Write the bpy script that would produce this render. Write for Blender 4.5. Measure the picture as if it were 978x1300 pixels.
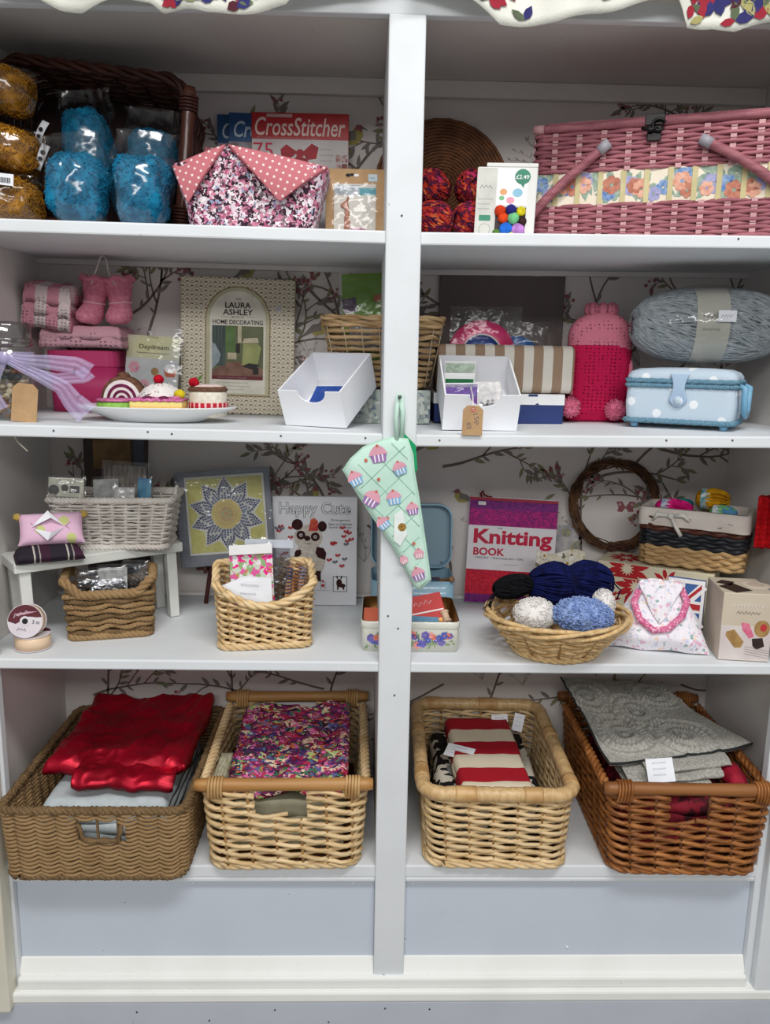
import bpy, math, random
from mathutils import Vector, Matrix, noise as mn
for o in list(bpy.data.objects): bpy.data.objects.remove(o)
SC = bpy.context.scene
COL = SC.collection
PI = math.pi
random.seed(7)
def U(a, b): return random.uniform(a, b)

# ---------------------------------------------------------------- camera
cam = bpy.data.cameras.new('camera'); camo = bpy.data.objects.new('camera', cam); COL.objects.link(camo)
cam.sensor_fit = 'HORIZONTAL'; cam.sensor_width = 36.0; cam.lens = 36.0*1035.97/978
cam.clip_start = .05
Fw = Vector((.027385, .981399, -.190012)); Rt = Vector((.999485, -.024598, .016999)); Dw = Vector((.012011, -.190378, -.981637))
camo.matrix_world = Matrix(((Rt.x, -Dw.x, -Fw.x, -.05288), (Rt.y, -Dw.y, -Fw.y, -1.2069), (Rt.z, -Dw.z, -Fw.z, 1.0709), (0, 0, 0, 1)))
SC.camera = camo

# ---------------------------------------------------------------- light
W = bpy.data.worlds.new('world'); SC.world = W; W.use_nodes = True
bg = W.node_tree.nodes['Background']; bg.inputs[0].default_value = (.95, .97, 1, 1); bg.inputs[1].default_value = .38
def tube_light(loc, target, sx, sy, power, col=(1, .985, .97)):
    l = bpy.data.lights.new('ceiling_tube', 'AREA'); l.shape = 'RECTANGLE'; l.size = sx; l.size_y = sy; l.energy = power; l.color = col
    o = bpy.data.objects.new('ceiling_tube', l); COL.objects.link(o); o.location = loc
    o.rotation_euler = (Vector(target)-Vector(loc)).to_track_quat('-Z', 'Y').to_euler()
    return o
tube_light((.2, -1.45, 2.85), (0, 0, .5), 1.6, .35, 44)
tube_light((-.1, -2.7, 2.05), (0, 0, .8), 2.2, .35, 36)
SC.view_settings.view_transform = 'Standard'; SC.view_settings.look = 'None'
SC.view_settings.gamma = 1; SC.view_settings.use_curve_mapping = False
SC.view_settings.exposure = -.14

# ---------------------------------------------------------------- helpers
def lin(v):
    v /= 255.0
    return v/12.92 if v <= .04045 else ((v+.055)/1.055)**2.4
def C(c):
    return (lin(c[0]), lin(c[1]), lin(c[2]), 1)
MATS = {}
def nodes(name):
    m = bpy.data.materials.new(name); m.use_nodes = True
    nt = m.node_tree
    return m, nt, nt.nodes['Principled BSDF']
def N(nt, t, **kw):
    n = nt.nodes.new(t)
    for k, v in kw.items():
        if hasattr(n, k): setattr(n, k, v)
        else: n.inputs[k].default_value = v
    return n
def coord(nt, sc=(1, 1, 1), rot=(0, 0, 0), world=False):
    mp = N(nt, 'ShaderNodeMapping'); mp.inputs['Scale'].default_value = sc; mp.inputs['Rotation'].default_value = rot
    if world: g = N(nt, 'ShaderNodeNewGeometry'); nt.links.new(g.outputs['Position'], mp.inputs[0])
    else: tc = N(nt, 'ShaderNodeTexCoord'); nt.links.new(tc.outputs['Object'], mp.inputs[0])
    return mp.outputs[0]
def mixc(nt, fac, a, b):
    m = N(nt, 'ShaderNodeMix', data_type='RGBA')
    for i, v in ((0, fac), (6, a), (7, b)):
        if hasattr(v, 'is_output'): nt.links.new(v, m.inputs[i])
        elif v is not None: m.inputs[i].default_value = v
    return m.outputs[2]
def mth(nt, op, a, b=None):
    m = N(nt, 'ShaderNodeMath', operation=op)
    for i, v in ((0, a), (1, b)):
        if v is None: continue
        if hasattr(v, 'is_output'): nt.links.new(v, m.inputs[i])
        else: m.inputs[i].default_value = v
    return m.outputs[0]
def addbump(nt, p, h, s, dist=.002):
    b = N(nt, 'ShaderNodeBump'); b.inputs['Strength'].default_value = s; b.inputs['Distance'].default_value = dist
    nt.links.new(h, b.inputs['Height']); nt.links.new(b.outputs[0], p.inputs['Normal'])
def mat(name, col, c2=None, rough=.6, ns=30, stretch=(1, 1, 1), amt=1.0, bump=0, bs=120, metal=0, coat=0, sheen=0, rnd=0, spec=.4, lo=.35, hi=.65):
    if name in MATS: return MATS[name]
    m, nt, p = nodes(name)
    p.inputs['Roughness'].default_value = rough; p.inputs['Metallic'].default_value = metal
    p.inputs['Coat Weight'].default_value = coat; p.inputs['Sheen Weight'].default_value = sheen
    p.inputs['Specular IOR Level'].default_value = spec
    a = C(col); b = C(c2) if c2 else tuple([x*.82 for x in a[:3]]+[1])
    n = N(nt, 'ShaderNodeTexNoise'); n.inputs['Scale'].default_value = ns; n.inputs['Detail'].default_value = 4
    nt.links.new(coord(nt, stretch), n.inputs[0])
    r = N(nt, 'ShaderNodeMapRange'); r.inputs[1].default_value = lo; r.inputs[2].default_value = hi; r.inputs[4].default_value = amt
    nt.links.new(n.outputs[0], r.inputs[0])
    out = mixc(nt, r.outputs[0], a, b)
    if rnd:
        oi = N(nt, 'ShaderNodeObjectInfo'); hs = N(nt, 'ShaderNodeHueSaturation')
        nt.links.new(out, hs.inputs['Color'])
        v = mth(nt, 'ADD', mth(nt, 'MULTIPLY', oi.outputs['Random'], rnd), 1-rnd/2); nt.links.new(v, hs.inputs['Value'])
        out = hs.outputs[0]
    nt.links.new(out, p.inputs['Base Color'])
    if bump:
        n2 = N(nt, 'ShaderNodeTexNoise'); n2.inputs['Scale'].default_value = bs; n2.inputs['Detail'].default_value = 3
        nt.links.new(coord(nt, stretch), n2.inputs[0]); addbump(nt, p, n2.outputs[0], bump)
    MATS[name] = m
    return m
def film(name, tint=(255, 255, 255), gloss=.10, rough=.14, bs=45):
    """clear crinkled plastic: mostly see-through, with sharp reflections on its creases"""
    if name in MATS: return MATS[name]
    m, nt, p = nodes(name); nt.nodes.remove(p)
    out = nt.nodes['Material Output']
    t = N(nt, 'ShaderNodeBsdfTransparent'); t.inputs[0].default_value = C(tint)
    g = N(nt, 'ShaderNodeBsdfGlossy'); g.inputs['Roughness'].default_value = rough
    lw = N(nt, 'ShaderNodeLayerWeight'); lw.inputs[0].default_value = .25
    f = mth(nt, 'ADD', mth(nt, 'MULTIPLY', lw.outputs['Facing'], .3), gloss)
    n = N(nt, 'ShaderNodeTexNoise'); n.inputs['Scale'].default_value = bs; n.inputs['Detail'].default_value = 2
    nt.links.new(coord(nt), n.inputs[0])
    b = N(nt, 'ShaderNodeBump'); b.inputs['Strength'].default_value = .6; b.inputs['Distance'].default_value = .007
    nt.links.new(n.outputs[0], b.inputs['Height']); nt.links.new(b.outputs[0], g.inputs['Normal'])
    mx = N(nt, 'ShaderNodeMixShader'); nt.links.new(f, mx.inputs[0]); nt.links.new(t.outputs[0], mx.inputs[1]); nt.links.new(g.outputs[0], mx.inputs[2])
    nt.links.new(mx.outputs[0], out.inputs[0])
    MATS[name] = m
    return m
def patches(name, pal, scale=60, rough=.75, stretch=(1, 1, 1), warp=.4, bump=.15, bs=300, sheen=0, feature='F1'):
    """printed cloth: irregular cells of a palette, listed as (colour, share)"""
    if name in MATS: return MATS[name]
    m, nt, p = nodes(name); p.inputs['Roughness'].default_value = rough; p.inputs['Specular IOR Level'].default_value = .25
    p.inputs['Sheen Weight'].default_value = sheen
    co = coord(nt, stretch)
    n = N(nt, 'ShaderNodeTexNoise'); n.inputs['Scale'].default_value = scale*.8; nt.links.new(co, n.inputs[0])
    va = N(nt, 'ShaderNodeVectorMath', operation='MULTIPLY_ADD'); nt.links.new(n.outputs['Color'], va.inputs[0])
    w = warp/scale*2; va.inputs[1].default_value = (w, w, w); nt.links.new(co, va.inputs[2])
    v = N(nt, 'ShaderNodeTexVoronoi'); v.inputs['Scale'].default_value = scale; nt.links.new(va.outputs[0], v.inputs['Vector'])
    sx = N(nt, 'ShaderNodeSeparateColor'); nt.links.new(v.outputs['Color'], sx.inputs[0])
    r = N(nt, 'ShaderNodeValToRGB'); r.color_ramp.interpolation = 'CONSTANT'
    tot = sum(s for _, s in pal); acc = 0; el = r.color_ramp.elements
    while len(el) < len(pal): el.new(.5)
    for i, (c, s) in enumerate(pal):
        el[i].position = acc/tot; acc += s
    for i, (c, s) in enumerate(pal): el[i].color = C(c)
    nt.links.new(sx.outputs[0], r.inputs[0]); nt.links.new(r.outputs[0], p.inputs['Base Color'])
    if bump:
        n2 = N(nt, 'ShaderNodeTexNoise'); n2.inputs['Scale'].default_value = bs; nt.links.new(co, n2.inputs[0]); addbump(nt, p, n2.outputs[0], bump)
    MATS[name] = m
    return m
def dots(name, bgc, dc, pitch, rad, plane='xz', rot=PI/4, rough=.75, jitter=0):
    """printed polka dots on a regular slanted lattice"""
    if name in MATS: return MATS[name]
    m, nt, p = nodes(name); p.inputs['Roughness'].default_value = rough; p.inputs['Specular IOR Level'].default_value = .25
    s = N(nt, 'ShaderNodeSeparateXYZ'); nt.links.new(coord(nt), s.inputs[0])
    c = N(nt, 'ShaderNodeCombineXYZ')
    for i, ax in enumerate(plane): nt.links.new(s.outputs['xyz'.index(ax)], c.inputs[i])
    mp = N(nt, 'ShaderNodeMapping'); mp.inputs['Rotation'].default_value = (0, 0, rot); nt.links.new(c.outputs[0], mp.inputs[0])
    v = N(nt, 'ShaderNodeTexVoronoi', voronoi_dimensions='2D'); v.inputs['Scale'].default_value = 1/pitch; v.inputs['Randomness'].default_value = jitter
    nt.links.new(mp.outputs[0], v.inputs['Vector'])
    f = mth(nt, 'LESS_THAN', v.outputs['Distance'], rad/pitch)
    nt.links.new(mixc(nt, f, C(bgc), C(dc)), p.inputs['Base Color'])
    n2 = N(nt, 'ShaderNodeTexNoise'); n2.inputs['Scale'].default_value = 600; nt.links.new(coord(nt), n2.inputs[0]); addbump(nt, p, n2.outputs[0], .15)
    MATS[name] = m
    return m
def stripes(name, cols, axis, width, rough=.75, off=0, bump=.2, rot=(0, 0, 0)):
    """woven or printed stripes: a list of (colour, share) repeated every width metres along one axis"""
    if name in MATS: return MATS[name]
    m, nt, p = nodes(name); p.inputs['Roughness'].default_value = rough; p.inputs['Specular IOR Level'].default_value = .25
    s = N(nt, 'ShaderNodeSeparateXYZ'); nt.links.new(coord(nt, rot=rot), s.inputs[0])
    f = mth(nt, 'FRACT', mth(nt, 'ADD', mth(nt, 'DIVIDE', s.outputs['xyz'.index(axis)], width), off))
    r = N(nt, 'ShaderNodeValToRGB'); r.color_ramp.interpolation = 'CONSTANT'; el = r.color_ramp.elements
    tot = sum(q for _, q in cols); acc = 0
    while len(el) < len(cols): el.new(.5)
    for i, (c, q) in enumerate(cols): el[i].position = acc/tot; acc += q
    for i, (c, q) in enumerate(cols): el[i].color = C(c)
    nt.links.new(f, r.inputs[0]); nt.links.new(r.outputs[0], p.inputs['Base Color'])
    n2 = N(nt, 'ShaderNodeTexNoise'); n2.inputs['Scale'].default_value = 400; nt.links.new(coord(nt), n2.inputs[0]); addbump(nt, p, n2.outputs[0], bump)
    MATS[name] = m
    return m
def rope(name, col, c2, scale=260, rot=(0, 0, .9), rough=.75, bump=.5, rnd=0):
    """twisted fibre: fine diagonal bands in colour and relief"""
    if name in MATS: return MATS[name]
    m, nt, p = nodes(name); p.inputs['Roughness'].default_value = rough; p.inputs['Specular IOR Level'].default_value = .25
    w = N(nt, 'ShaderNodeTexWave', bands_direction='DIAGONAL'); w.inputs['Scale'].default_value = scale; w.inputs['Distortion'].default_value = 4; w.inputs['Detail'].default_value = 2
    nt.links.new(coord(nt, rot=rot), w.inputs[0])
    n = N(nt, 'ShaderNodeTexNoise'); n.inputs['Scale'].default_value = 35; nt.links.new(coord(nt), n.inputs[0])
    f = mth(nt, 'MULTIPLY', mth(nt, 'ADD', w.outputs['Fac'], n.outputs[0]), .6)
    out = mixc(nt, f, C(col), C(c2))
    nt.links.new(out, p.inputs['Base Color']); addbump(nt, p, w.outputs['Fac'], bump)
    MATS[name] = m
    return m

class G:
    """collects geometry; build() links it as one mesh object"""
    def __init__(s): s.v = []; s.f = []; s.m = []
    def add(s, vs, fs, m=0):
        o = len(s.v); s.v.extend([tuple(p) for p in vs]); s.f.extend([tuple(i+o for i in f) for f in fs]); s.m.extend([m]*len(fs)); return s
    def box(s, x0, x1, y0, y1, z0, z1, m=0):
        v = [(x, y, z) for z in (z0, z1) for y in (y0, y1) for x in (x0, x1)]
        return s.add(v, [(0, 2, 3, 1), (4, 5, 7, 6), (0, 1, 5, 4), (2, 6, 7, 3), (0, 4, 6, 2), (1, 3, 7, 5)], m)
    def hexa(s, v, m=0):
        """eight corners, bottom ring then top ring, both counter-clockwise from above"""
        return s.add(v, [(3, 2, 1, 0), (4, 5, 6, 7), (0, 1, 5, 4), (1, 2, 6, 5), (2, 3, 7, 6), (3, 0, 4, 7)], m)
    def prism(s, poly, y0, y1, m=0):
        """outline in x,z (counter-clockwise seen from -y) given thickness from y0 (front) to y1"""
        n = len(poly)
        v = [(x, y0, z) for x, z in poly]+[(x, y1, z) for x, z in poly]
        f = [tuple(range(n)), tuple(range(2*n-1, n-1, -1))]+[(i, i+n, (i+1) % n+n, (i+1) % n) for i in range(n)]
        return s.add(v, f, m)
    def loft(s, rings, m=0, cap0=True, cap1=True, closed=True):
        n = len(rings[0]); v = [p for r in rings for p in r]; f = []
        for k in range(len(rings)-1):
            for i in range(n if closed else n-1):
                j = (i+1) % n
                f.append((k*n+i, k*n+j, (k+1)*n+j, (k+1)*n+i))
        if cap0: f.append(tuple(range(n-1, -1, -1)))
        if cap1: f.append(tuple(range((len(rings)-1)*n, len(rings)*n)))
        return s.add(v, f, m)
    def tube(s, pts, r, n=6, closed=False, m=0):
        pts = [Vector(p) for p in pts]; L = len(pts)
        if L < 2: return s
        rs = r if isinstance(r, (list, tuple)) else [r]*L
        rings = []; prev = None
        for i, p in enumerate(pts):
            if closed: t = pts[(i+1) % L]-pts[i-1]
            else: t = pts[min(i+1, L-1)]-pts[max(i-1, 0)]
            if t.length < 1e-9: t = Vector((0, 0, 1))
            t.normalize()
            if prev is None:
                a = Vector((0, 0, 1)) if abs(t.z) < .9 else Vector((1, 0, 0))
                u = t.cross(a).normalized()
            else:
                u = prev-t*prev.dot(t)
                u = u.normalized() if u.length > 1e-6 else t.orthogonal().normalized()
            prev = u; w = t.cross(u)
            rings.append([p+(u*math.cos(2*PI*k/n)+w*math.sin(2*PI*k/n))*rs[i] for k in range(n)])
        if closed:
            rings.append(rings[0])
            return s.loft(rings, m, False, False)
        return s.loft(rings, m)
    def lathe(s, prof, n=32, c=(0, 0, 0), m=0, sx=1, sy=1, cap=False):
        rings = [[(c[0]+r*sx*math.cos(2*PI*k/n), c[1]+r*sy*math.sin(2*PI*k/n), c[2]+z) for k in range(n)] for r, z in prof]
        return s.loft(rings, m, cap, cap)
    def ball(s, c, r, nu=24, nv=14, fn=None, m=0, rot=None):
        rx, ry, rz = r if isinstance(r, (tuple, list)) else (r, r, r)
        rings = []
        for j in range(nv+1):
            th = PI*max(.02, min(.98, j/nv)) if j in (0, nv) else PI*j/nv
            ring = []
            for i in range(nu):
                ph = 2*PI*i/nu
                d = Vector((math.sin(th)*math.cos(ph), math.sin(th)*math.sin(ph), -math.cos(th)))
                k = fn(d) if fn else 1
                p = Vector((d.x*rx*k, d.y*ry*k, d.z*rz*k))
                if rot: p = rot @ p
                ring.append((c[0]+p.x, c[1]+p.y, c[2]+p.z))
            rings.append(ring)
        return s.loft(rings, m)
    def grid(s, fn, nu, nv, m=0, th=0):
        """a cloth-like sheet fn(u, v) -> point; th gives it thickness along z"""
        top = [fn(i/nu, j/nv) for j in range(nv+1) for i in range(nu+1)]
        f = [(j*(nu+1)+i, j*(nu+1)+i+1, (j+1)*(nu+1)+i+1, (j+1)*(nu+1)+i) for j in range(nv) for i in range(nu)]
        if not th: return s.add(top, f, m)
        n = len(top); v = top+[(p[0], p[1], p[2]-th) for p in top]
        f2 = [tuple(n+i for i in reversed(q)) for q in f]
        e = [j for j in range(nu+1)]+[(j)*(nu+1)+nu for j in range(1, nv+1)]+[nv*(nu+1)+i for i in range(nu-1, -1, -1)]+[j*(nu+1) for j in range(nv-1, 0, -1)]
        f3 = [(e[i], e[i]+n, e[(i+1) % len(e)]+n, e[(i+1) % len(e)]) for i in range(len(e))]
        return s.add(v, f+f2+f3, m)
    def build(s, name, mats, parent=None, smooth=False, kind=None, label=None, loc=None, rot=None):
        me = bpy.data.meshes.new(name); me.from_pydata(s.v, [], s.f)
        if not isinstance(mats, (list, tuple)): mats = [mats]
        for mm in mats: me.materials.append(mm)
        if len(mats) > 1: me.polygons.foreach_set('material_index', s.m)
        if smooth: me.polygons.foreach_set('use_smooth', [True]*len(me.polygons))
        me.update()
        o = bpy.data.objects.new(name, me); COL.objects.link(o)
        if parent: o.parent = parent
        if kind: o['kind'] = kind
        if label: o['label'] = label
        if loc: o.location = loc
        if rot: o.rotation_euler = rot
        return o
def bevel(o, w, seg=2, ang=35):
    b = o.modifiers.new('bevel', 'BEVEL'); b.width = w; b.segments = seg; b.limit_method = 'ANGLE'; b.angle_limit = math.radians(ang)
    return o
def thing(name, label, cat, loc, rz=0, rx=0, ry=0, group=None):
    o = bpy.data.objects.new(name, None); COL.objects.link(o); o.empty_display_size = .02
    o.location = loc; o.rotation_euler = (math.radians(rx), math.radians(ry), math.radians(rz))
    o['label'] = label; o['category'] = cat
    if group: o['group'] = group
    return o
def tag(o, label, cat, group=None):
    o['label'] = label; o['category'] = cat
    if group: o['group'] = group
    return o
def text(parent, s, x, z, w, h, m, y=0, bold=0, name='lettering', rz=0, shear=0, at=None, ext=.0003, rot=None):
    """printed words, centred on x,z, stretched to width w and height h, facing -y"""
    cu = bpy.data.curves.new(name, 'FONT'); cu.body = s; cu.size = 1; cu.align_x = 'CENTER'; cu.offset = bold; cu.shear = shear; cu.resolution_u = 3; cu.extrude = .01
    t = bpy.data.objects.new(name, cu)
    me = bpy.data.meshes.new_from_object(t); bpy.data.objects.remove(t); bpy.data.curves.remove(cu)
    xs = [v.co.x for v in me.vertices]; ys = [v.co.y for v in me.vertices]
    if not xs: return None
    x0, x1, y0, y1 = min(xs), max(xs), min(ys), max(ys)
    sx = w/(x1-x0); sy = h/(y1-y0) if h else sx
    cr, sr = math.cos(rz), math.sin(rz)
    for v in me.vertices:
        a = (v.co.x-(x0+x1)/2)*sx; b = (v.co.y-(y0+y1)/2)*sy; d = ext if v.co.z > 0 else 0
        v.co = (x+a*cr-b*sr, y-d, z+a*sr+b*cr)
    me.materials.append(m)
    o = bpy.data.objects.new(name, me); COL.objects.link(o); o.parent = parent
    if at: o.location = at
    if rot: o.rotation_euler = rot
    return o
def scribble(parent, x, z, w, h, m, y=0, n=1, rz=0, name='tiny_writing'):
    """writing too small to read: uneven joined-up strokes"""
    g = G(); cr, sr = math.cos(rz), math.sin(rz)
    for k in range(n):
        zz = (0 if n == 1 else h*(.5-k/(n-1))); hh = h if n == 1 else h/n*.55; ww = w*U(.7, 1); q = max(6, int(ww/hh*2.2)); pts = []
        for i in range(q+1):
            a = -w/2+ww*i/q; b = zz+hh*.5*(U(.5, 1) if i % 2 else -U(.4, 1)); pts.append((x+a*cr-b*sr, y, z+a*sr+b*cr))
        g.tube(pts, max(.00016, hh*.07), 4)
    return g.build(name, m, parent, kind='stuff')
def circ(cx, cz, rx, rz=None, n=18, a0=0, a1=2*PI):
    rz = rx if rz is None else rz
    full = abs(a1-a0-2*PI) < 1e-6
    return [(cx+rx*math.cos(a0+(a1-a0)*i/(n if full else n-1)), cz+rz*math.sin(a0+(a1-a0)*i/(n if full else n-1))) for i in range(n)]
def rrect(w, d, r, N_):
    """N_ points evenly spaced round a rounded rectangle, counter-clockwise, with outward normals"""
    r = min(r, w/2-1e-4, d/2-1e-4); hw, hd = w/2-r, d/2-r
    segs = [((-hw, -hd-r), (hw, -hd-r)), None, ((hw+r, -hd), (hw+r, hd)), None, ((hw, hd+r), (-hw, hd+r)), None, ((-hw-r, hd), (-hw-r, -hd)), None]
    cc = [(hw, -hd, -PI/2), (hw, hd, 0), (-hw, hd, PI/2), (-hw, -hd, PI)]
    lens = [2*hw, r*PI/2, 2*hd, r*PI/2]*2; tot = sum(lens); out = []
    for i in range(N_):
        t = tot*i/N_; k = 0
        while t > lens[k]+1e-12: t -= lens[k]; k += 1
        if k % 2 == 0:
            a, b = segs[k]; q = t/max(lens[k], 1e-9); x = a[0]+(b[0]-a[0])*q; y = a[1]+(b[1]-a[1])*q
            nx, ny = [(0, -1), (1, 0), (0, 1), (-1, 0)][k//2]
        else:
            cx, cy, a0 = cc[k//2]; an = a0+t/r; nx, ny = math.cos(an), math.sin(an); x = cx+r*nx; y = cy+r*ny
        out.append((x, y, nx, ny))
    return out
def nz(x, y=0, z=0, s=1): return mn.noise((x*s, y*s, z*s))

# heights of the shelf tops: the old boards are not quite level
PROF = {'A': (1.2455, (.003, -.003, -.004, .002)), 'B': (.9582, (.003, -.003, -.004, .0015)), 'C': (.598, (.001, -.0005, -.001, -.001)), 'D': (.2438, (0, 0, 0, 0))}
def sz(s, x):
    z, p = PROF[s]; xs = (-.63, -.03, .03, .6)
    if x <= xs[0]: return z+p[0]
    for i in range(3):
        if x <= xs[i+1]: return z+p[i]+(p[i+1]-p[i])*(x-xs[i])/(xs[i+1]-xs[i])
    return z+p[3]
def P(s, x, y, dz=0): return (x, y, sz(s, x)+dz)

# ---------------------------------------------------------------- materials in common use
def paint(name, col, dirty, chip=.73):
    m, nt, p = nodes(name); p.inputs['Roughness'].default_value = .6; p.inputs['Specular IOR Level'].default_value = .2
    co = coord(nt, (1, 1, 1), world=True)
    n = N(nt, 'ShaderNodeTexNoise'); n.inputs['Scale'].default_value = 9; n.inputs['Detail'].default_value = 6; nt.links.new(co, n.inputs[0])
    n3 = N(nt, 'ShaderNodeTexNoise'); n3.inputs['Scale'].default_value = 85; n3.inputs['Detail'].default_value = 5; nt.links.new(co, n3.inputs[0])
    r = N(nt, 'ShaderNodeMapRange'); r.inputs[1].default_value = .45; r.inputs[2].default_value = .75; r.inputs[4].default_value = .5; nt.links.new(n.outputs[0], r.inputs[0])
    a = mixc(nt, r.outputs[0], C(col), C(dirty))
    s = N(nt, 'ShaderNodeMapRange'); s.inputs[1].default_value = chip; s.inputs[2].default_value = chip+.05; nt.links.new(n3.outputs[0], s.inputs[0])
    nt.links.new(mixc(nt, s.outputs[0], a, C([v*.86 for v in dirty])), p.inputs['Base Color'])
    b = N(nt, 'ShaderNodeTexNoise'); b.inputs['Scale'].default_value = 40; nt.links.new(coord(nt, (.25, 1, 1), world=True), b.inputs[0]); addbump(nt, p, b.outputs[0], .12)
    MATS[name] = m
    return m
WHITE = paint('white_gloss_paint', (223, 227, 230), (209, 212, 212))
INNER = paint('white_inner_paint', (230, 226, 222), (218, 212, 207))
SILL = paint('sill_white_paint', (240, 241, 237), (230, 230, 224))
GREY = paint('grey_blue_paint', (202, 210, 221), (194, 202, 213), .7)
PLINTH = paint('grey_plinth_paint', (192, 197, 207), (182, 187, 196), .72)
CREAM = paint('aged_cream_paint', (222, 218, 202), (206, 200, 180))
PAPERM = mat('wallpaper_ground', (226, 220, 216), (219, 212, 208), rough=.8, ns=6)
INK = mat('black_ink', (30, 28, 30), rough=.7)
WHITEP = mat('white_card', (240, 240, 240), (232, 232, 232), rough=.6)
FILM = film('clear_plastic_bag', gloss=.045, bs=36)
HOLE = mat('nail_hole_dark', (38, 34, 32), rough=.9)
# ---------------------------------------------------------------- the cupboard: the setting
def struct(o):
    o['kind'] = 'structure'; return o
XL, XR, D = -.647, .656, .352
DL, DR = -.0252, .0252
def board(n, s, th, x0, x1, y0, y1, lip=0):
    g = G(); xs = [x0, (x0+x1)/2, x1]; rings = []
    for i in range(9):
        x = x0+(x1-x0)*i/8; z = sz(s, x) if x0 < 0 else sz(s, x)
        rings.append([(x, y0, z-th), (x, y1, z-th), (x, y1, z), (x, y0, z)])
    g.loft(rings)
    return struct(bevel(g.build(n, WHITE), .0025, 2))
for i, (s, th) in enumerate((('A', .018), ('B', .0178), ('C', .0165), ('D', .022))):
    board('trim_%d' % (1+i), s, th, XL, DL+.004, .001, D-.001)
    board('trim_%d' % (11+i), s, th, DR-.004, XR, .001, D-.001)
def sbox(n, m, x0, x1, y0, y1, z0, z1, bv=.002):
    return struct(bevel(G().box(x0, x1, y0, y1, z0, z1).build(n, m), bv))
wall = struct(G().box(XL-.02, XR+.02, D, D+.02, .0, 1.6).build('wall_back', PAPERM))
sbox('wall_left', INNER, XL-.02, XL, .018, D, -.02, 1.56)
sbox('wall_right', INNER, XR, XR+.02, .018, D, -.02, 1.56)
sbox('ceiling', INNER, XL-.02, XR+.02, .0, D, 1.545, 1.57)
struct(G().box(-3, 3, -4, .4, -.17, -.15).build('floor', mat('floor_vinyl', (150, 146, 140), rough=.5)))
sbox('trim_21', INNER, XL, XR, D-.014, D-.0005, 1.5165, 1.5449)          # batten under the ceiling
for i, (s, t) in enumerate((('A', .018), ('B', .0178))):
    for k, (a, b) in enumerate(((XL, DL), (DR, XR))):
        g = G(); za, zb = sz(s, a)-t, sz(s, b)-t
        g.hexa([(a, D-.012, za-.009), (b, D-.012, zb-.009), (b, D-.0005, zb-.009), (a, D-.0005, za-.009), (a, D-.012, za-.0002), (b, D-.012, zb-.0002), (b, D-.0005, zb-.0002), (a, D-.0005, za-.0002)])
        struct(g.build('trim_%d' % (22+i*2+k), INNER))
for k, (a, b) in enumerate(((XL, DL), (DR, XR))):
    z = sz('C', a); struct(bevel(G().box(a, b, D-.014, D-.0005, z, z+.008).build('trim_%d' % (26+k), INNER), .004))
# face frame
sbox('trim_31', WHITE, -.76, -.617, 0, .018, .012, 1.521)
sbox('trim_32', WHITE, .611, .76, 0, .018, .012, 1.521)
sbox('trim_33', WHITE, -.76, .76, 0.001, .018, 1.521, 1.66)
sbox('trim_34', CREAM, -.80, -.6215, -.034, -.0005, -.002, 1.55, .003)     # door stops in front of the frame
sbox('trim_35', WHITE, .6215, .80, -.018, -.0005, .006, 1.55, .003)
SURR = mat('shop_wall_paint', (206, 206, 204), (200, 200, 198), rough=.8, ns=5)
for k, (a, b, c, d_) in enumerate(((-2.6, -.76, -.15, 2.6), (.76, 2.6, -.15, 2.6), (-.76, .76, 1.66, 2.6))):
    struct(G().box(a, b, .004, .03, c, d_).build('wall_front_%d' % (k+1), SURR))
div = sbox('trim_36', WHITE, DL, DR, -.004, D, .0225, 1.5205, .0025)
# low panel, its top rail and the sloping sill
for k, (a, b) in enumerate(((-.617, DL), (DR, .611))):
    sbox('trim_%d' % (41+k), WHITE, a, b, .0005, .03, .2145, .2218, .002)
    o = sbox('trim_%d' % (43+k), GREY, a, b, .012, .03, .066, .2145, .002)
    for x, z in ([(a+.29, .205), (b-.036, .205)] if k == 0 else [(a+.012, .204), (a+.285, .204), (a+.28, .082), (b-.02, .204)]):
        g = G(); g.ball((x, .0115, z), .0024, 10, 6); g.build('nail_head', WHITE, o, True)
    g = G()
    g.hexa([(a, -.002, .042), (b, -.002, .042), (b, .03, .042), (a, .03, .042), (a, .010, .067), (b, .010, .067), (b, .03, .067), (a, .03, .067)])
    struct(bevel(g.build('trim_%d' % (45+k), SILL), .0015))
sbox('trim_47', SILL, -.617, .611, -.012, .03, .0215, .0425, .004)
sbox('trim_48', SILL, -.70, .70, -.02, .03, .0025, .022, .004)
pl = sbox('baseboard_front', PLINTH, -1.2, 1.2, -.018, .03, -.15, .0025, .002)
def holes(parent, pts, y):
    for x, z in pts:
        g = G(); g.lathe([(.0004, 0), (.0015, 0), (.0015, .0006)], 8)
        o = g.build('nail_hole', HOLE, parent); o.location = (x, y, z); o.rotation_euler = (PI/2, 0, 0)
holes(pl, [(-.42, -.015), (-.19, -.012), (.07, -.012), (-.005, -.01), (-.3, -.032), (-.1, -.036)], -.0182)
holes(div, [(-.003, 1.262), (.004, .655), (-.012, .675), (.0005, .545), (-.008, .042), (-.003, .958)], -.0042)
for par, pts, s in (('trim_2', ((-.597, -.006), (-.507, -.0075), (-.37, -.006), (-.335, -.008), (-.175, -.007), (-.05, -.007)), 'B'), ('trim_12', ((.4, -.0065), (.06, -.008), (.5, -.006)), 'B'), ('trim_11', ((.48, -.005),), 'A')):
    o = bpy.data.objects[par]
    holes(o, [(x, sz(s, x)+dz) for x, dz in pts], .0008)

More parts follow.
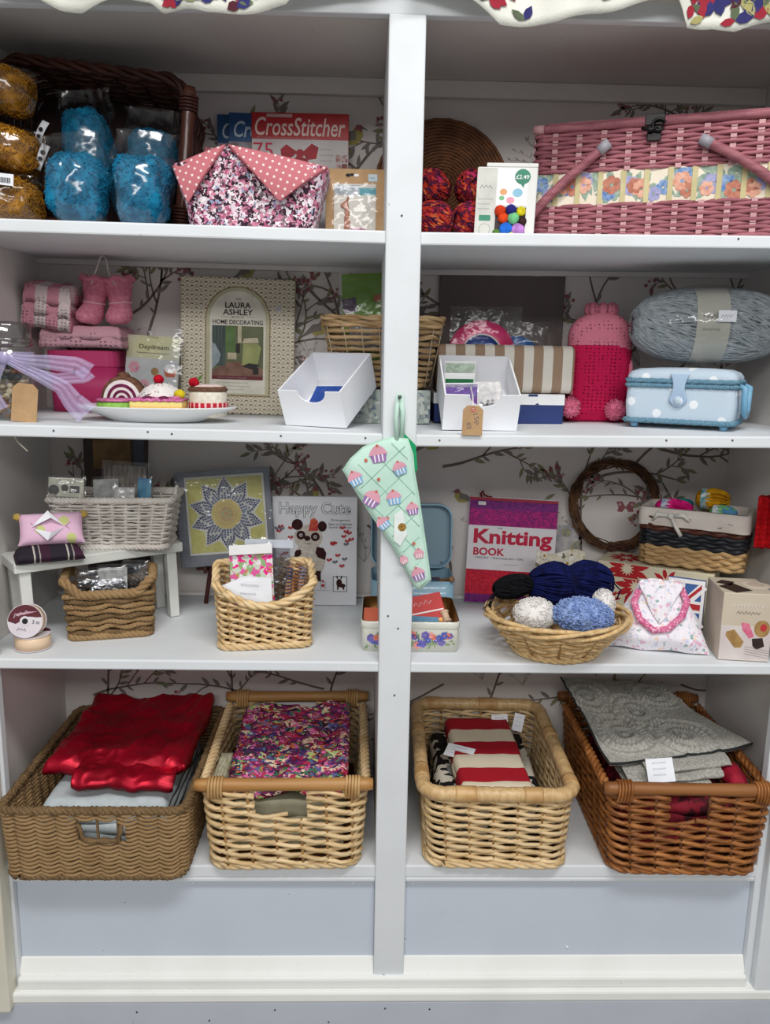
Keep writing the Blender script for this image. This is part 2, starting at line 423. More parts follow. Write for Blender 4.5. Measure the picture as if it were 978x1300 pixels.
# wallpaper: branches, leaves, blossoms, birds and butterflies printed on the back wall
INKS = [mat('paper_print_bark', (124, 108, 100), rough=.8), mat('paper_print_leaf', (138, 130, 124), rough=.8), mat('paper_print_red', (158, 92, 98), rough=.8),
        mat('paper_print_green', (144, 144, 112), rough=.8), mat('paper_print_pink', (206, 160, 166), rough=.8), mat('paper_print_yellow', (186, 172, 100), rough=.8), mat('paper_print_fine', (176, 168, 164), rough=.8)]
wp = [G() for _ in INKS]; wk = 0
def wpoly(i, pts, lay=0):
    n = len(pts); a = sum(pts[k][0]*pts[(k+1) % n][1]-pts[(k+1) % n][0]*pts[k][1] for k in range(n))
    if a < 0: pts = pts[::-1]
    global wk; wk = (wk+1) % 12
    wp[i].prism(pts, D-.0006-.0004*lay-.00003*wk, D-.0001, 0)
def wstroke(i, pts, w0, w1):
    L = len(pts); a = []; b = []
    for k, (x, z) in enumerate(pts):
        x0, z0 = pts[max(k-1, 0)]; x1, z1 = pts[min(k+1, L-1)]; dx, dz = x1-x0, z1-z0; l = math.hypot(dx, dz) or 1
        w = (w0+(w1-w0)*k/(L-1))/2; a.append((x-dz/l*w, z+dx/l*w)); b.append((x+dz/l*w, z-dx/l*w))
    g = wp[i]
    for k in range(L-1):
        q = [a[k], a[k+1], b[k+1], b[k]]
        ar = sum(q[j][0]*q[(j+1) % 4][1]-q[(j+1) % 4][0]*q[j][1] for j in range(4))
        g.add([(x, D-.0005, z) for x, z in (q if ar > 0 else q[::-1])], [(0, 1, 2, 3)])
def wleaf(i, x, z, an, l, w=.35):
    wpoly(i, [(x+math.cos(an)*l*t-math.sin(an)*l*w*s, z+math.sin(an)*l*t+math.cos(an)*l*w*s) for t, s in ((0, 0), (.3, .42), (.65, .4), (1, 0), (.6, -.4), (.28, -.38))])
def wflower(x, z, r, i=2):
    for k in range(8):
        an = U(0, 6.28); rr = r*math.sqrt(U(0, 1)); wpoly(i if k % 4 else 4, circ(x+rr*math.cos(an), z+rr*math.sin(an), r*U(.13, .26), n=7), k % 4)
def branch(x, z, an, l, w, depth=0, curve=None):
    pts = [(x, z)]; n = 8; cv = U(-.12, .12) if curve is None else curve
    for k in range(n):
        an += cv+U(-.1, .1); x += math.cos(an)*l/n; z += math.sin(an)*l/n; pts.append((x, z))
        if k > 1 and random.random() < .75:
            s = random.choice((-1, 1)); wleaf(random.choice((1, 1, 1, 3)), x, z, an+s*U(.5, 1), U(.014, .027))
        if depth < 2 and k in (3, 5) and random.random() < .8: branch(x, z, an+random.choice((-1, 1))*U(.5, .9), l*U(.35, .55), w*.6, depth+1)
    wstroke(0, pts, w, w*.45)
    if random.random() < .5: wflower(x, z, U(.008, .017))
    else: wleaf(3, x, z, an, .024)
def wbird(x, z, s, f=1):
    wpoly(5, [(x+f*s*a, z+s*b) for a, b in ((-.5, -.1), (-.2, -.35), (.25, -.3), (.5, .05), (.45, .4), (.2, .5), (0, .25))], 1)
    wpoly(1, [(x+f*s*a, z+s*b) for a, b in ((-1.0, -.55), (-.3, -.2), (.2, -.1), (.15, .3), (-.3, .2))], 2)
    wpoly(2, [(x+f*s*a, z+s*b) for a, b in ((.12, .3), (.45, .25), (.45, .5), (.2, .52))], 3)
    wpoly(0, [(x+f*s*a, z+s*b) for a, b in ((.44, .36), (.7, .3), (.45, .46))], 3)
def wbutterfly(x, z, s):
    for f in (-1, 1):
        wpoly(2, [(x, z), (x+f*s*.4, z+s*.55), (x+f*s*.95, z+s*.5), (x+f*s*.7, z-.02*s), (x+f*s*.8, z-s*.45), (x+f*s*.3, z-s*.5)], 1)
        wpoly(4, circ(x+f*s*.6, z+s*.25, s*.16, n=8), 3)
for x in (-.56, -.3, -.08, .16, .42, .62):
    for z0 in (1.28, .98, .62, .26):
        branch(x+U(-.05, .05), z0+U(0, .06), U(.9, 2.2), U(.16, .25), .0065)
        branch(x+U(-.05, .05), z0+U(.1, .16), U(-.5, .5)+random.choice((0, PI)), U(.12, .2), .005)
for x, z, a in ((-.46, 1.08, 1.3), (-.52, 1.12, .2), (-.16, 1.19, -.9), (.42, 1.02, 1.2), (.52, 1.02, 1.1), (-.47, .80, 1.4), (-.12, .76, 1.5), (.1, .86, .1), (.4, .84, .6), (.52, .9, -.3), (.47, .86, 1.2)):
    branch(x, z, a, .16, .006)
for x in [-.6+.11*k for k in range(12)]:                                   # fine sprays between the branches
    for z0 in (1.36, 1.02, .68, .44):
        xx = x+U(-.04, .04); zz = z0+U(-.03, .05)
        for k in range(4):
            an = U(.8, 2.3); wstroke(6, [(xx+math.cos(an+.1*j)*.013*j, zz+math.sin(an+.1*j)*.013*j) for j in range(6)], .0012, .0006)
            for j in range(2, 6): wleaf(6, xx+math.cos(an+.1*j)*.013*j, zz+math.sin(an+.1*j)*.013*j, an+U(-1, 1), .009)
for a in ((-.14, 1.115, .035, 1), (-.155, .80, .034, 1), (.08, .906, .04, 1), (-.08, 1.45, .04, 1), (-.29, 1.43, .03, -1), (.46, 1.43, .03, 1), (-.27, 1.215, .03, 1), (.14, .80, .03, -1), (-.18, .555, .04, 1), (.33, .56, .04, -1)): wbird(*a)
wbutterfly(.462, .785, .020); wbutterfly(.0, 1.09, .014)
for i, g in enumerate(wp):
    o = g.build('wallpaper_print', INKS[i], wall); o['kind'] = 'stuff'
# ---------------------------------------------------------------- weaving
WILLOW = mat('pale_willow', (228, 202, 158), (198, 166, 116), rough=.5, ns=26, stretch=(1, 1, 6), rnd=.22, bump=.2, bs=200)
WILLOWD = mat('brown_willow', (172, 112, 58), (122, 70, 32), rough=.45, ns=30, stretch=(1, 1, 6), rnd=.3, bump=.2, bs=200)
STAKE = mat('willow_stake', (176, 138, 86), (140, 100, 58), rough=.6, ns=40)
STAKED = mat('brown_willow_stake', (104, 62, 32), (80, 46, 24), rough=.6, ns=40)
ROD = mat('turned_pine_handle', (196, 150, 92), (168, 118, 64), rough=.45, ns=14, stretch=(.3, 4, 4), bump=.1)
RODD = mat('dark_pine_handle', (150, 98, 52), (116, 70, 36), rough=.45, ns=14, stretch=(.3, 4, 4), bump=.1)
SEAG = rope('seagrass_cord', (198, 168, 124), (140, 106, 68), 300)
SEAGD = rope('dark_seagrass_cord', (172, 142, 100), (84, 62, 40), 260)
def side_pts(w0, d0, w1, d1, k, r, n, y0=0):
    return rrect(w0+(w1-w0)*k, d0+(d1-d0)*k, r, n)
def weave(parent, w0, d0, w1, d1, h, r, rows, stakes, rad, mats, z0=0, amp=None, zamp=0, keep=None, name='willow_rod', joined=False, ppp=4, sides=6, stake_rad=None, jit=.0006, bulge=0, span=1, twine=0):
    """rods woven in and out of upright stakes round a tapering box; keep(x, y, z) says where the wall exists"""
    amp = rad*.9 if amp is None else amp; n = stakes*ppp
    gj = G()
    for q in range(rows):
        k = (q+.5)/rows; z = z0+h*k; ring = side_pts(w0, d0, w1, d1, k+bulge*math.sin(PI*k), r, n); runs = [[]]; ph = PI*(q % 2)+(q % 3)*.2
        for i in range(n+1):
            x, y, nx, ny = ring[i % n]; a = PI*i/(ppp*span)+ph
            if i == n: a = ph
            zz = z+zamp*math.cos(a)+U(-jit, jit); o = amp*math.sin(a)
            if twine: o = amp*abs(math.sin(PI*i/ppp)); zz = z-twine*abs(math.sin(PI*i/ppp))+U(-jit, jit)
            if keep and not keep(x, y, zz):
                if runs[-1]: runs.append([])
                continue
            runs[-1].append((x+nx*o, y+ny*o, zz))
        g = gj if joined else G(); tot = 0
        for run in runs:
            if len(run) > 2: g.tube(run, [rad*U(.86, 1.12) for _ in run], sides); tot += 1
        if not joined and tot: g.build(name, mats[0], parent, True)
    if joined: o = gj.build('woven_wall', mats[0], parent, True); o['kind'] = 'stuff'
    sr = stake_rad or rad*.8; g = G()
    for s in range(stakes):
        i = s*ppp; pts = []
        for k in range(9):
            x, y, nx, ny = side_pts(w0, d0, w1, d1, k/8+bulge*math.sin(PI*k/8), r, n)[i]
            if keep is None or keep(x, y, z0+h*k/8): pts.append((x, y, z0+h*k/8))
        if len(pts) > 1: g.tube(pts, sr, 5)
    o = g.build('stakes', mats[1], parent, True); o['kind'] = 'stuff'
def braid(parent, path, R, rad, strands, turns, m, name='rim', closed=True, sides=6):
    """strands twisted round a path of (x, y, z) points"""
    L = len(path); pts = [Vector(p) for p in path]; g = G()
    for s in range(strands):
        out = []
        for i, p in enumerate(pts):
            t = (pts[(i+1) % L]-pts[i-1]) if closed else (pts[min(i+1, L-1)]-pts[max(i-1, 0)])
            t.normalize(); u = t.cross(Vector((0, 0, 1))); u = u.normalized() if u.length > .05 else Vector((1, 0, 0)); w = t.cross(u)
            a = 2*PI*(turns*i/L+s/strands); out.append(p+(u*math.cos(a)+w*math.sin(a))*R)
        g.tube(out, rad, sides, closed)
    return g.build(name, m, parent, True)
def ring_path(w, d, r, n, z):
    f = z if callable(z) else (lambda x, y: z)
    return [(x, y, f(x, y)) for x, y, _, _ in rrect(w, d, r, n)]
def base_plate(parent, w, d, r, m, z=.004, th=.006):
    g = G(); p = rrect(w, d, r, 40); g.loft([[(x, y, z) for x, y, _, _ in p], [(x, y, z+th) for x, y, _, _ in p]]); return g.build('base', m, parent)
def rod_handle(parent, x0, x1, y, z, rad, m, wm, wraps, wr=.0024, axis='x'):
    g = G(); n = 26; pts = []; rs = []
    for i in range(n):
        t = i/(n-1); pts.append((x0+(x1-x0)*t, y, z)); e = min(t, 1-t); rs.append(rad*(.86 if e < .012 else 1)*(1+.04*math.sin(9*t)))
    g.tube(pts, rs, 14); o = g.build('handle_bar', m, parent, True)
    for xc in wraps:
        w = G()
        for k in range(5):
            xx = xc+(k-2)*wr*2.05
            w.tube([(xx+.0008*math.sin(a), y+(rad+wr*.7)*math.cos(a), z+(rad+wr*.7)*math.sin(a)*(1 if math.sin(a) > 0 else 1.9)) for a in [2*PI*j/18 for j in range(18)]], wr, 6, True)
        w.build('cane_binding', wm, o, True)
def folded(parent, name, m, w, d, z, layers, th=.012, wob=.004, edge=.006, seed=0, cx=0, cy=0, smooth=True, skew=0):
    """a folded cloth: one outline per layer with a rounded fold at its front edge"""
    g = G(); N_ = 26
    for L in range(layers):
        zz = z+L*th; ww = w*(1-.02*L); dd = d*(1-.03*L)
        def f(u, v, zz=zz, ww=ww, dd=dd, L=L):
            x = cx+(u-.5)*ww+skew*(v-.5)+.004*nz(v, L+seed, 3, 4); y = cy+(v-.5)*dd+.004*nz(u, L+seed, 9, 4)
            e = min(u, 1-u, v, 1-v); q = min(1, e/.06)
            return (x, y, zz+th*.98*math.sqrt(max(0, 1-(1-q)**2))*1+wob*nz(u+seed, v+L, .3, 4))
        g.grid(f, N_, N_, th=th*.75)
    return g.build(name, m, parent, smooth)
def swing_tag(parent, w, h, m, name='paper_tag', y=0, curl=0, loc=None, rot=None):
    g = G(); c = w*.22
    g.prism([(-w/2, -h), (w/2, -h), (w/2, -c), (w/2-c, 0), (-w/2+c, 0), (-w/2, -c)], y-.0004, y+.0004)
    o = g.build(name, m, parent); 
    if loc: o.location = loc
    if rot: o.rotation_euler = [math.radians(a) for a in rot]
    return o
KRAFT = mat('kraft_card', (186, 152, 112), (174, 140, 100), rough=.8, ns=60)
TWINE = mat('pale_twine', (226, 216, 200), rough=.9)
LABEL = mat('white_price_label', (238, 240, 244), (228, 231, 238), rough=.5)
BIRO = mat('ballpoint_ink', (96, 98, 120), rough=.7)

# ---------------------------------------------------------------- bottom shelf: four baskets and the cloth in them
# seagrass basket
t = thing('seagrass_basket', 'low rectangular brown seagrass basket holding red satin on bottom shelf', 'basket', (-.470, .150, .2445), 0)
hole = lambda x, y, z: not (y < -.1 and abs(x-.013) < .034 and .070 < z < .101)
weave(t, .274, .366, .286, .374, .112, .022, 16, 40, .0030, (SEAG, SEAGD), z0=.008, amp=.0042, joined=True, keep=hole, jit=.0006, twine=.0032, ppp=5)
braid(t, ring_path(.288, .374, .022, 190, .120), .0042, .0042, 3, 46, SEAGD)
braid(t, ring_path(.276, .367, .022, 190, .005), .0038, .0038, 3, 46, SEAGD, 'foot_rim')
braid(t, [(-.021+.068*i/20, -.189, .100-.030*min(1, math.sin(PI*i/20)*3)) for i in range(21)], .003, .003, 2, 9, SEAGD, 'handle_hole_edge', False)
base_plate(t, .262, .356, .02, SEAGD)
SATIN = mat('red_satin', (186, 10, 44), (150, 6, 32), rough=.40, ns=14, spec=.5, metal=.6)
g = G()
def fsat(u, v):
    x = -.114+.238*u+.006*v; y = -.085+.246*v
    rg = lambda a, b, s: (1-abs(nz(a, b, s)))**3
    fold = .010*nz(u*2.2+.4*v, v*1.6, 2.1, 1.5)+.010*rg(u*3.2+v*1.4, v*2.6-u, 2.2)+.004*rg(u*7-v*4, v*6+u*2, 7.1)+.0012*rg(u*15+v*9, v*13, 3.3)-.010+.004*math.sin(26*(u-.5*v)+5*nz(u, v, 1, 3))*max(0, u-.45)*1.5
    e = min(1, min(u, 1-u)/.07); f = min(1, v/.08); return (x, y, .136+.010*v+.008*u*u+fold+.018*math.sqrt(e*(2-e))*math.sqrt(f*(2-f))-.006)
g.grid(fsat, 120, 120, th=.008)
g.grid(lambda u, v: (-.052+.165*u+.006*nz(v, 1, 1, 5), -.128+.12*v+.008*nz(u, 7, 1, 4), .128+.014*math.sqrt(min(1, v/.15))+.006*nz(u*3, v*2, 8, 2)+.005*(1-abs(nz(u*6, v*5, 2)))**3-.006*u), 60, 36, th=.007)
tag(g.build('satin_cloth', SATIN, None, True, loc=(-.470, .150, .2445)), 'crumpled glossy crimson satin cloth heaped in seagrass basket', 'fabric')
GLIN = mat('pale_grey_linen', (196, 204, 206), (180, 190, 192), rough=.85, ns=60, bump=.25, bs=500)
o = folded(None, 'folded_linen', GLIN, .215, .29, .050, 4, .0140, wob=.002, seed=3); o.location = (-.468, .143, .2445)
tag(o, 'folded pale grey linen lying under the crimson satin', 'fabric')
o = folded(None, 'folded_cloth', mat('dusty_coral_cloth', (196, 128, 118), rough=.85, bump=.2), .21, .285, .026, 2, .011, wob=.002, seed=5); o.location = (-.468, .143, .2445)
tag(o, 'dusty coral cloth seen through handle hole of seagrass basket', 'fabric')

# pale willow basket with stick handles
def stick_basket(label, loc, rz, w0, d0, w1, d1, h, rods, rm, wm, rows, stakes, hw, bars, rad=.0034, rim_r=.0052, sk=1):
    t = thing('willow_basket', label, 'basket', loc, rz)
    keep = lambda x, y, z: not (abs(y) > d0/2-.03 and abs(x+.004) < hw and h-.030 < z)
    weave(t, w0, d0, w1, d1, h, .03, rows, stakes, rad*1.13, (rods, STAKE if rods is WILLOW else STAKED), z0=.010, amp=.0032, zamp=.0028, keep=keep, sides=6, jit=.0008)
    braid(t, ring_path(w0-.002, d0-.002, .03, 150, .0065), .0034, .0036, 3, 17, rods, 'foot_border')
    base_plate(t, w0-.012, d0-.012, .024, STAKED)
    for s in (-1, 1):                                    # side borders run between the handles
        braid(t, [(s*(w1/2), -d1/2+.03+(d1-.06)*i/40, h+.013) for i in range(41)], .0045, .0045, 3, 7, rods, 'side_border', False)
        rod_handle(t, bars[0], bars[1], s*(d1/2-.004), h+.020, .0105, rm, wm, (-w1/2+.022, w1/2-.022))
    return t
CANE = mat('cane_strip', (210, 172, 118), (184, 140, 86), rough=.4, ns=40, rnd=.15)
CANED = mat('brown_cane_strip', (170, 110, 58), (130, 78, 36), rough=.4, ns=40, rnd=.15)
stick_basket('pale willow basket with two wooden bar handles holding colourful scarf', (-.176, .166, .2445), 1.0, .242, .350, .262, .350, .128, WILLOW, ROD, CANE, 17, 28, .034, (-.142, .142))
SCARF = patches('multicolour_scarf_print', [((126, 34, 92), 3), ((176, 40, 78), 2.4), ((70, 40, 96), 2.2), ((214, 106, 160), 1.6), ((226, 200, 170), 1.6), ((54, 120, 86), 1.4), ((88, 100, 150), 1.2), ((216, 120, 60), .9), ((120, 24, 44), 1.6), ((176, 196, 120), .7), ((40, 28, 50), 1.6)], 85, rough=.6, stretch=(1, 2.1, 1.4), warp=2.6, bump=.2)
g = G()
def fsc(u, v):
    x = -.102+.206*u; y = -.128+.264*v
    z = .118+.030*v+.012*nz(u*3, v*3, 4, 1)+.007*nz(u*7, v*8, 1, 1)+.0042*math.sin(60*v+6*nz(u*4, v*3, 6, 1))+.02*max(0, u-.75)*2
    e = min(1, min(u, 1-u, v, 1-v)/.05); return (x, y, z-.012*(1-e)**2)
g.grid(fsc, 90, 110, th=.006)
tag(g.build('scarf', SCARF, None, True, loc=(-.176, .168, .2445)), 'crinkled multicoloured purple scarf bundled in pale willow basket', 'scarf')
o = folded(None, 'folded_cloth', mat('sage_cloth', (170, 166, 140), (150, 146, 120), rough=.9, bump=.2), .196, .285, .030, 4, .0150, wob=.002, seed=8); o.location = (-.176, .163, .2445)
tag(o, 'sage cloth packed under the multicoloured scarf', 'fabric')
o = folded(None, 'folded_cloth', mat('olive_stripe_cloth', (150, 146, 108), (196, 192, 172), rough=.9, ns=90, stretch=(6, 1, 1)), .022, .11, .112, 2, .008, wob=.001, seed=4); o.location = (-.288, .09, .2445)
tag(o, 'olive striped cloth tucked at the edge beside the multicoloured scarf', 'fabric')

# rectangular willow basket with cane-wrapped rim
t = thing('wrapped_rim_basket', 'rectangular willow basket with flat cane-wrapped rim holding striped cloth', 'basket', (.178, .166, .2445), -1.5)
weave(t, .224, .342, .240, .346, .118, .03, 18, 28, .0035, (WILLOW, STAKE), z0=.009, amp=.003, zamp=.0022, jit=.0008)
braid(t, ring_path(.228, .345, .03, 150, .0065), .0034, .0036, 3, 15, WILLOW, 'foot_border')
base_plate(t, .212, .33, .024, STAKED)
rimm = mat('cane_wrap', (218, 186, 136), (196, 158, 106), rough=.35, ns=18, stretch=(9, 9, 1), bump=.25, bs=160, coat=.2)
p = rrect(.246, .348, .034, 264); g = G(); pts = []; rs = []
for i, (x, y, nx, ny) in enumerate(p): pts.append((x, y, .133)); rs.append(.0122 if i % 6 else .0110)
g.tube(pts, rs, 12, True); rim = g.build('rim', rimm, t, True)
for i, ww in ((4, 9), (30, 8), (52, 7), (92, 8), (143, 10), (170, 8), (205, 8), (240, 10)):
    g = G(); g.tube([pts[(i+j) % 264] for j in range(ww)], .0130, 12); g.build('cane_patch', CANE, rim, True)
g = G(); g.ball((-.002, -.168, .107), .0028, 12, 8); g.build('brass_stud', mat('brass', (190, 150, 80), metal=1, rough=.3), t, True)
BW = patches('black_and_cream_print', [((26, 24, 26), 4), ((206, 200, 184), 4), ((120, 118, 116), 1)], 34, warp=1.2, bump=.2)
o = folded(None, 'folded_cloth', BW, .192, .29, .036, 3, .0195, wob=.002, seed=11); o.location = (.1755, .170, .2445); o.rotation_euler = (0, 0, math.radians(-1.5))
tag(o, 'black and cream patterned cloth spread under the red striped cloth', 'fabric')
RSTR = stripes('red_cream_stripes', [((168, 24, 40), 1), ((218, 206, 182), 1)], 'y', .088, off=.18, rot=(0, 0, math.radians(-3)))
o = folded(None, 'striped_cloth', RSTR, .126, .262, .110, 2, .010, wob=.002, seed=2, skew=-.012); o.location = (.176, .158, .2445); o.rotation_euler = (math.radians(3), 0, math.radians(-2))
tag(o, 'folded red and cream striped cloth in the wrapped-rim basket', 'fabric')
def price_label(label, loc, rot, w=.042, h=.026, lines=3):
    t = thing('price_label', label, 'label', loc); t.rotation_euler = [math.radians(a) for a in rot]
    g = G(); g.box(-w/2, w/2, -.0004, .0004, -h/2, h/2); bevel(g.build('card', LABEL, t), .0003, 1)
    scribble(t, 0, h*.05, w*.55, h*.5, BIRO, -.0006, lines)
    return t
price_label('slim white price label pinned to the fold of red striped cloth', (.126, .145, .3725), (-66, 0, -28), .052, .028)
price_label('square white price label near back of wrapped-rim basket', (.218, .262, .372), (-22, 0, 4), .032, .034)
price_label('narrow white price label nearest the back corner of wrapped-rim basket', (.254, .262, .374), (-18, 10, -12), .020, .034)

# brown willow basket
stick_basket('brown willow basket with bar handles holding grey lace cloth', (.484, .152, .2445), -1.5, .240, .352, .264, .364, .133, WILLOWD, RODD, CANED, 18, 28, .030, (-.142, .140))
LACE = mat('grey_crochet_lace', (184, 182, 174), (158, 156, 148), rough=.9, ns=240, bump=.7, bs=300, lo=.42, hi=.58)
BLACKT = mat('black_edging_thread', (40, 42, 44), rough=.9)
t = thing('lace_cloth', 'heavily textured grey lace cloth piled over the brown willow basket', 'fabric', (.484, .156, .2445))
g = G()
def flace(u, v):
    x = -.118+.205*u+.062*u*(1-v)**2-.02*v; y = -.112+.275*v+.055*u*(1-v)
    z = .160+.040*v-.01*u+.02*u*u*(1-v)+.008*nz(u*3, v*3, 2, 1)
    for cx, cy in ((.15, .75), (.5, .55), (.8, .8), (.25, .3), (.65, .2)):
        dx, dy = u-cx, v-cy; rr = math.hypot(dx, dy)
        if rr < .24: z += .0036*math.sin(26*math.atan2(dy, dx))*min(1, rr/.08)*(1-rr/.24)+.0022*math.cos(80*rr)
    return (x, y, z)
g.grid(flace, 150, 150, th=.004); g.build('top_sheet', LACE, t, True)
g = G(); g.tube([flace(i/60, 0) for i in range(61)], .0022, 6); g.tube([flace(0, i/40) for i in range(41)], .0018, 6); g.build('edging', BLACKT, t, True)
for L, (x0, x1, yf, zz, c) in enumerate(((-.095, .075, -.135, .140, .010), (-.085, .05, -.143, .125, .012), (-.06, .095, -.12, .152, .008))):
    g = G()
    def ff(u, v, x0=x0, x1=x1, yf=yf, zz=zz, c=c, L=L):
        a = PI*(v-.5); return (x0+(x1-x0)*u+.004*nz(v, L, 5, 4), yf-c*math.cos(a)*1.2+.12*max(0, abs(v-.5)*2-.0)**3+.03*u, zz+c*math.sin(a)+.005*nz(u*4, L, v*2, 1))
    g.grid(ff, 40, 18); g.build('fold', LACE, t, True)
    g = G(); g.tube([ff(i/40, .86) for i in range(41)], .0011, 5); g.build('edging', BLACKT, t, True)
o = folded(None, 'folded_cloth', mat('deep_red_print_cloth', (140, 24, 44), (70, 14, 26), rough=.8, ns=60, lo=.45, hi=.55), .200, .275, .036, 4, .0165, wob=.004, seed=9); o.location = (.486, .154, .2445)
tag(o, 'deep red patterned cloth bundled beneath the grey lace', 'fabric')
g = G(); g.ball((0, 0, 0), (.019, .045, .018), 22, 14, lambda d: 1+.12*nz(d.x, d.y, d.z, 3)); 
tag(g.build('rolled_cloth', mat('bright_red_cloth', (176, 20, 50), (120, 12, 36), rough=.7), None, True, loc=(.583, .062, .374)), 'rolled bright red cloth beside the grey lace folds', 'fabric')
price_label('white price label stuck on folded grey lace cloth', (.432, -.006, .420), (-38, -14, -18), .042, .038)
# ---------------------------------------------------------------- third shelf down
def panel(w, h, th, m, name, parent, bv=.001, y=0, z=0, x=0):
    o = G().box(x-w/2, x+w/2, y-th, y, z, z+h).build(name, m, parent); bevel(o, bv, 2); return o
def deco(parent, m, polys, y, name='printed_shape', th=.0003, stuff=False):
    """flat printed shapes (outlines in x,z) lying on a front face at depth y"""
    g = G()
    for k, p in enumerate(polys):
        n = len(p); a = sum(p[i][0]*p[(i+1) % n][1]-p[(i+1) % n][0]*p[i][1] for i in range(n))
        g.prism(p if a > 0 else p[::-1], y-th-.00002*(k % 5), y)
    o = g.build(name, m, parent)
    if stuff: o['kind'] = 'stuff'
    return o
def rect(x0, x1, z0, z1): return [(x0, z0), (x1, z0), (x1, z1), (x0, z1)]
PAGE = mat('page_edges', (226, 218, 200), (206, 196, 176), rough=.8, ns=200, stretch=(.1, 8, .1))
def flower(cx, cz, r, n=5, a0=0): return [circ(cx+r*.62*math.cos(a0+2*PI*k/n), cz+r*.62*math.sin(a0+2*PI*k/n), r*.45, n=9) for k in range(n)]
def leaf(cx, cz, an, l, w=.4):
    return [(cx+math.cos(an)*l*t-math.sin(an)*l*w*s, cz+math.sin(an)*l*t+math.cos(an)*l*w*s) for t, s in ((0, 0), (.3, .42), (.65, .4), (1, 0), (.6, -.4), (.28, -.38))]
def book(name, label, cat, loc, w, h, th, cover, rz=0, rx=-6, ry=0):
    t = thing(name, label, cat, loc, rz, rx, ry)
    panel(w, h, .0025, cover, 'front_cover', t, .0008, 0)
    panel(w-.004, h-.006, th-.005, PAGE, 'page_block', t, .0005, th-.0025, .003)
    o = G().box(-w/2, w/2, th-.0025, th, 0, h).build('back_cover', cover, t); bevel(o, .0008)
    G().box(-w/2-.0004, -w/2+.0022, .0002, th-.0002, 0, h).build('spine', cover, t)
    return t

# white bench
BW1 = mat('bench_white_paint', (226, 228, 224), (212, 214, 208), rough=.5, ns=20, bump=.1)
bx, by, ba = -.594, .062, 36.0
t = thing('bench', 'small white painted wooden bench standing askew, carrying the white wicker basket', 'bench', P('C', bx, by, .0005), ba)
HB = .137
bevel(G().box(-.012, .270, -.006, .086, HB-.017, HB).build('seat', BW1, t), .002)
for x, y in ((0, 0), (.246, 0), (.0, .064), (.246, .064)):
    g = G(); g.hexa([(x, y, 0), (x+.017, y, 0), (x+.017, y+.016, 0), (x, y+.016, 0), (x-.004, y, HB-.017), (x+.014, y, HB-.017), (x+.014, y+.016, HB-.017), (x-.004, y+.016, HB-.017)])
    bevel(g.build('leg', BW1, t), .0015)
ZB = sz('C', bx)+HB+.0008
# white wicker basket on the bench
WWICK = mat('white_wicker', (228, 222, 214), (206, 198, 190), rough=.55, ns=30, rnd=.06)
t = thing('white_wicker_basket', 'white painted wicker basket of craft packets on the little bench', 'basket', (-.479, .200, ZB), 3)
weave(t, .176, .086, .200, .108, .080, .012, 15, 26, .0026, (WWICK, WWICK), z0=.004, amp=.0026, joined=True, jit=.0007, stake_rad=.0024)
braid(t, ring_path(.204, .112, .012, 140, .086), .0032, .0034, 3, 30, WWICK)
braid(t, ring_path(.178, .088, .012, 110, .004), .003, .0032, 3, 24, WWICK, 'foot_rim')
base_plate(t, .168, .078, .012, WWICK)
for s in (-1, 1):
    g = G(); g.tube([(s*.102, -.018+.036*i/12, .088+.014*math.sin(PI*i/12)) for i in range(13)], .003, 8); g.build('side_handle', WWICK, t, True)
def packet(name, label, loc, w, h, th, m, rz=0, rx=-8, ry=0, prints=None, cat='packet'):
    t = thing(name, label, cat, loc, rz, rx, ry)
    g = G(); g.grid(lambda u, v: ((u-.5)*w, -th*math.sqrt(max(0, 1-(2*u-1)**4))*math.sqrt(max(0, 1-(2*v-1)**6))*.5+.0012*nz(u*5, v*6, w*90), v*h), 14, 14)
    g.build('bag', FILM, t, True)
    panel(w*.9, h*.86, .0012, m, 'card_insert', t, .0003, .0016, h*.04)
    g = G(); g.grid(lambda u, v: ((u-.5)*w, .004, v*h), 2, 2); g.build('bag_back', FILM, t)
    if prints: prints(t)
    return t
GREYP = mat('grey_craft_card', (176, 178, 176), (130, 132, 130), rough=.7, ns=70)
def prn1(t):
    deco(t, mat('grey_print', (96, 98, 96), rough=.8), [circ(-.02, .02, .009), circ(-.002, .024, .006), rect(.006, .022, .016, .028), rect(-.02, .02, .006, .009)], .0003)
    scribble(t, .012, .034, .012, .005, INK, .0001)
packet('stamp_packet', 'cellophane stamp packet with cream edge standing at front of white wicker basket', (-.560, .176, ZB+.077), .064, .046, .006, mat('stamp_sheet', (214, 214, 196), (190, 190, 176), ns=60), 8, -10, 3, prn1)
packet('button_packet', 'crumpled clear packet of silvery buttons in white wicker basket', (-.492, .178, ZB+.072), .05, .05, .014, GREYP, -6, -12, -4)
packet('bead_packet', 'clear packet with pale stripes standing at back of white wicker basket', (-.475, .226, ZB+.075), .085, .066, .008, mat('faded_stripe_card', (150, 146, 134), (104, 90, 88), ns=25, stretch=(9, 1, 1)), -3, -5, 3)
packet('needle_packet', 'narrow clear packet with blue edge standing in white wicker basket', (-.432, .19, ZB+.072), .03, .05, .008, mat('blue_card', (70, 120, 170), (110, 170, 190), ns=30), -20, -8)
packet('lace_packet', 'clear packet of white lace ribbon next to the blue edged packet', (-.458, .165, ZB+.073), .038, .036, .01, mat('lace_white', (206, 206, 204), (160, 160, 158), ns=120), 0, -14)
t = thing('boxed_kit', 'dark boxed kit with ochre picture against wallpaper above white wicker basket', 'box', P('C', -.522, .326, .0005), 0, -2)
bevel(G().box(-.058, .058, 0, .02, 0, .315).build('carton', mat('dark_carton', (66, 58, 56), (84, 70, 64), rough=.7), t), .001)
deco(t, mat('ochre_picture', (146, 116, 72), (116, 88, 56), ns=30), [rect(-.04, .03, .25, .305)], -.0003)
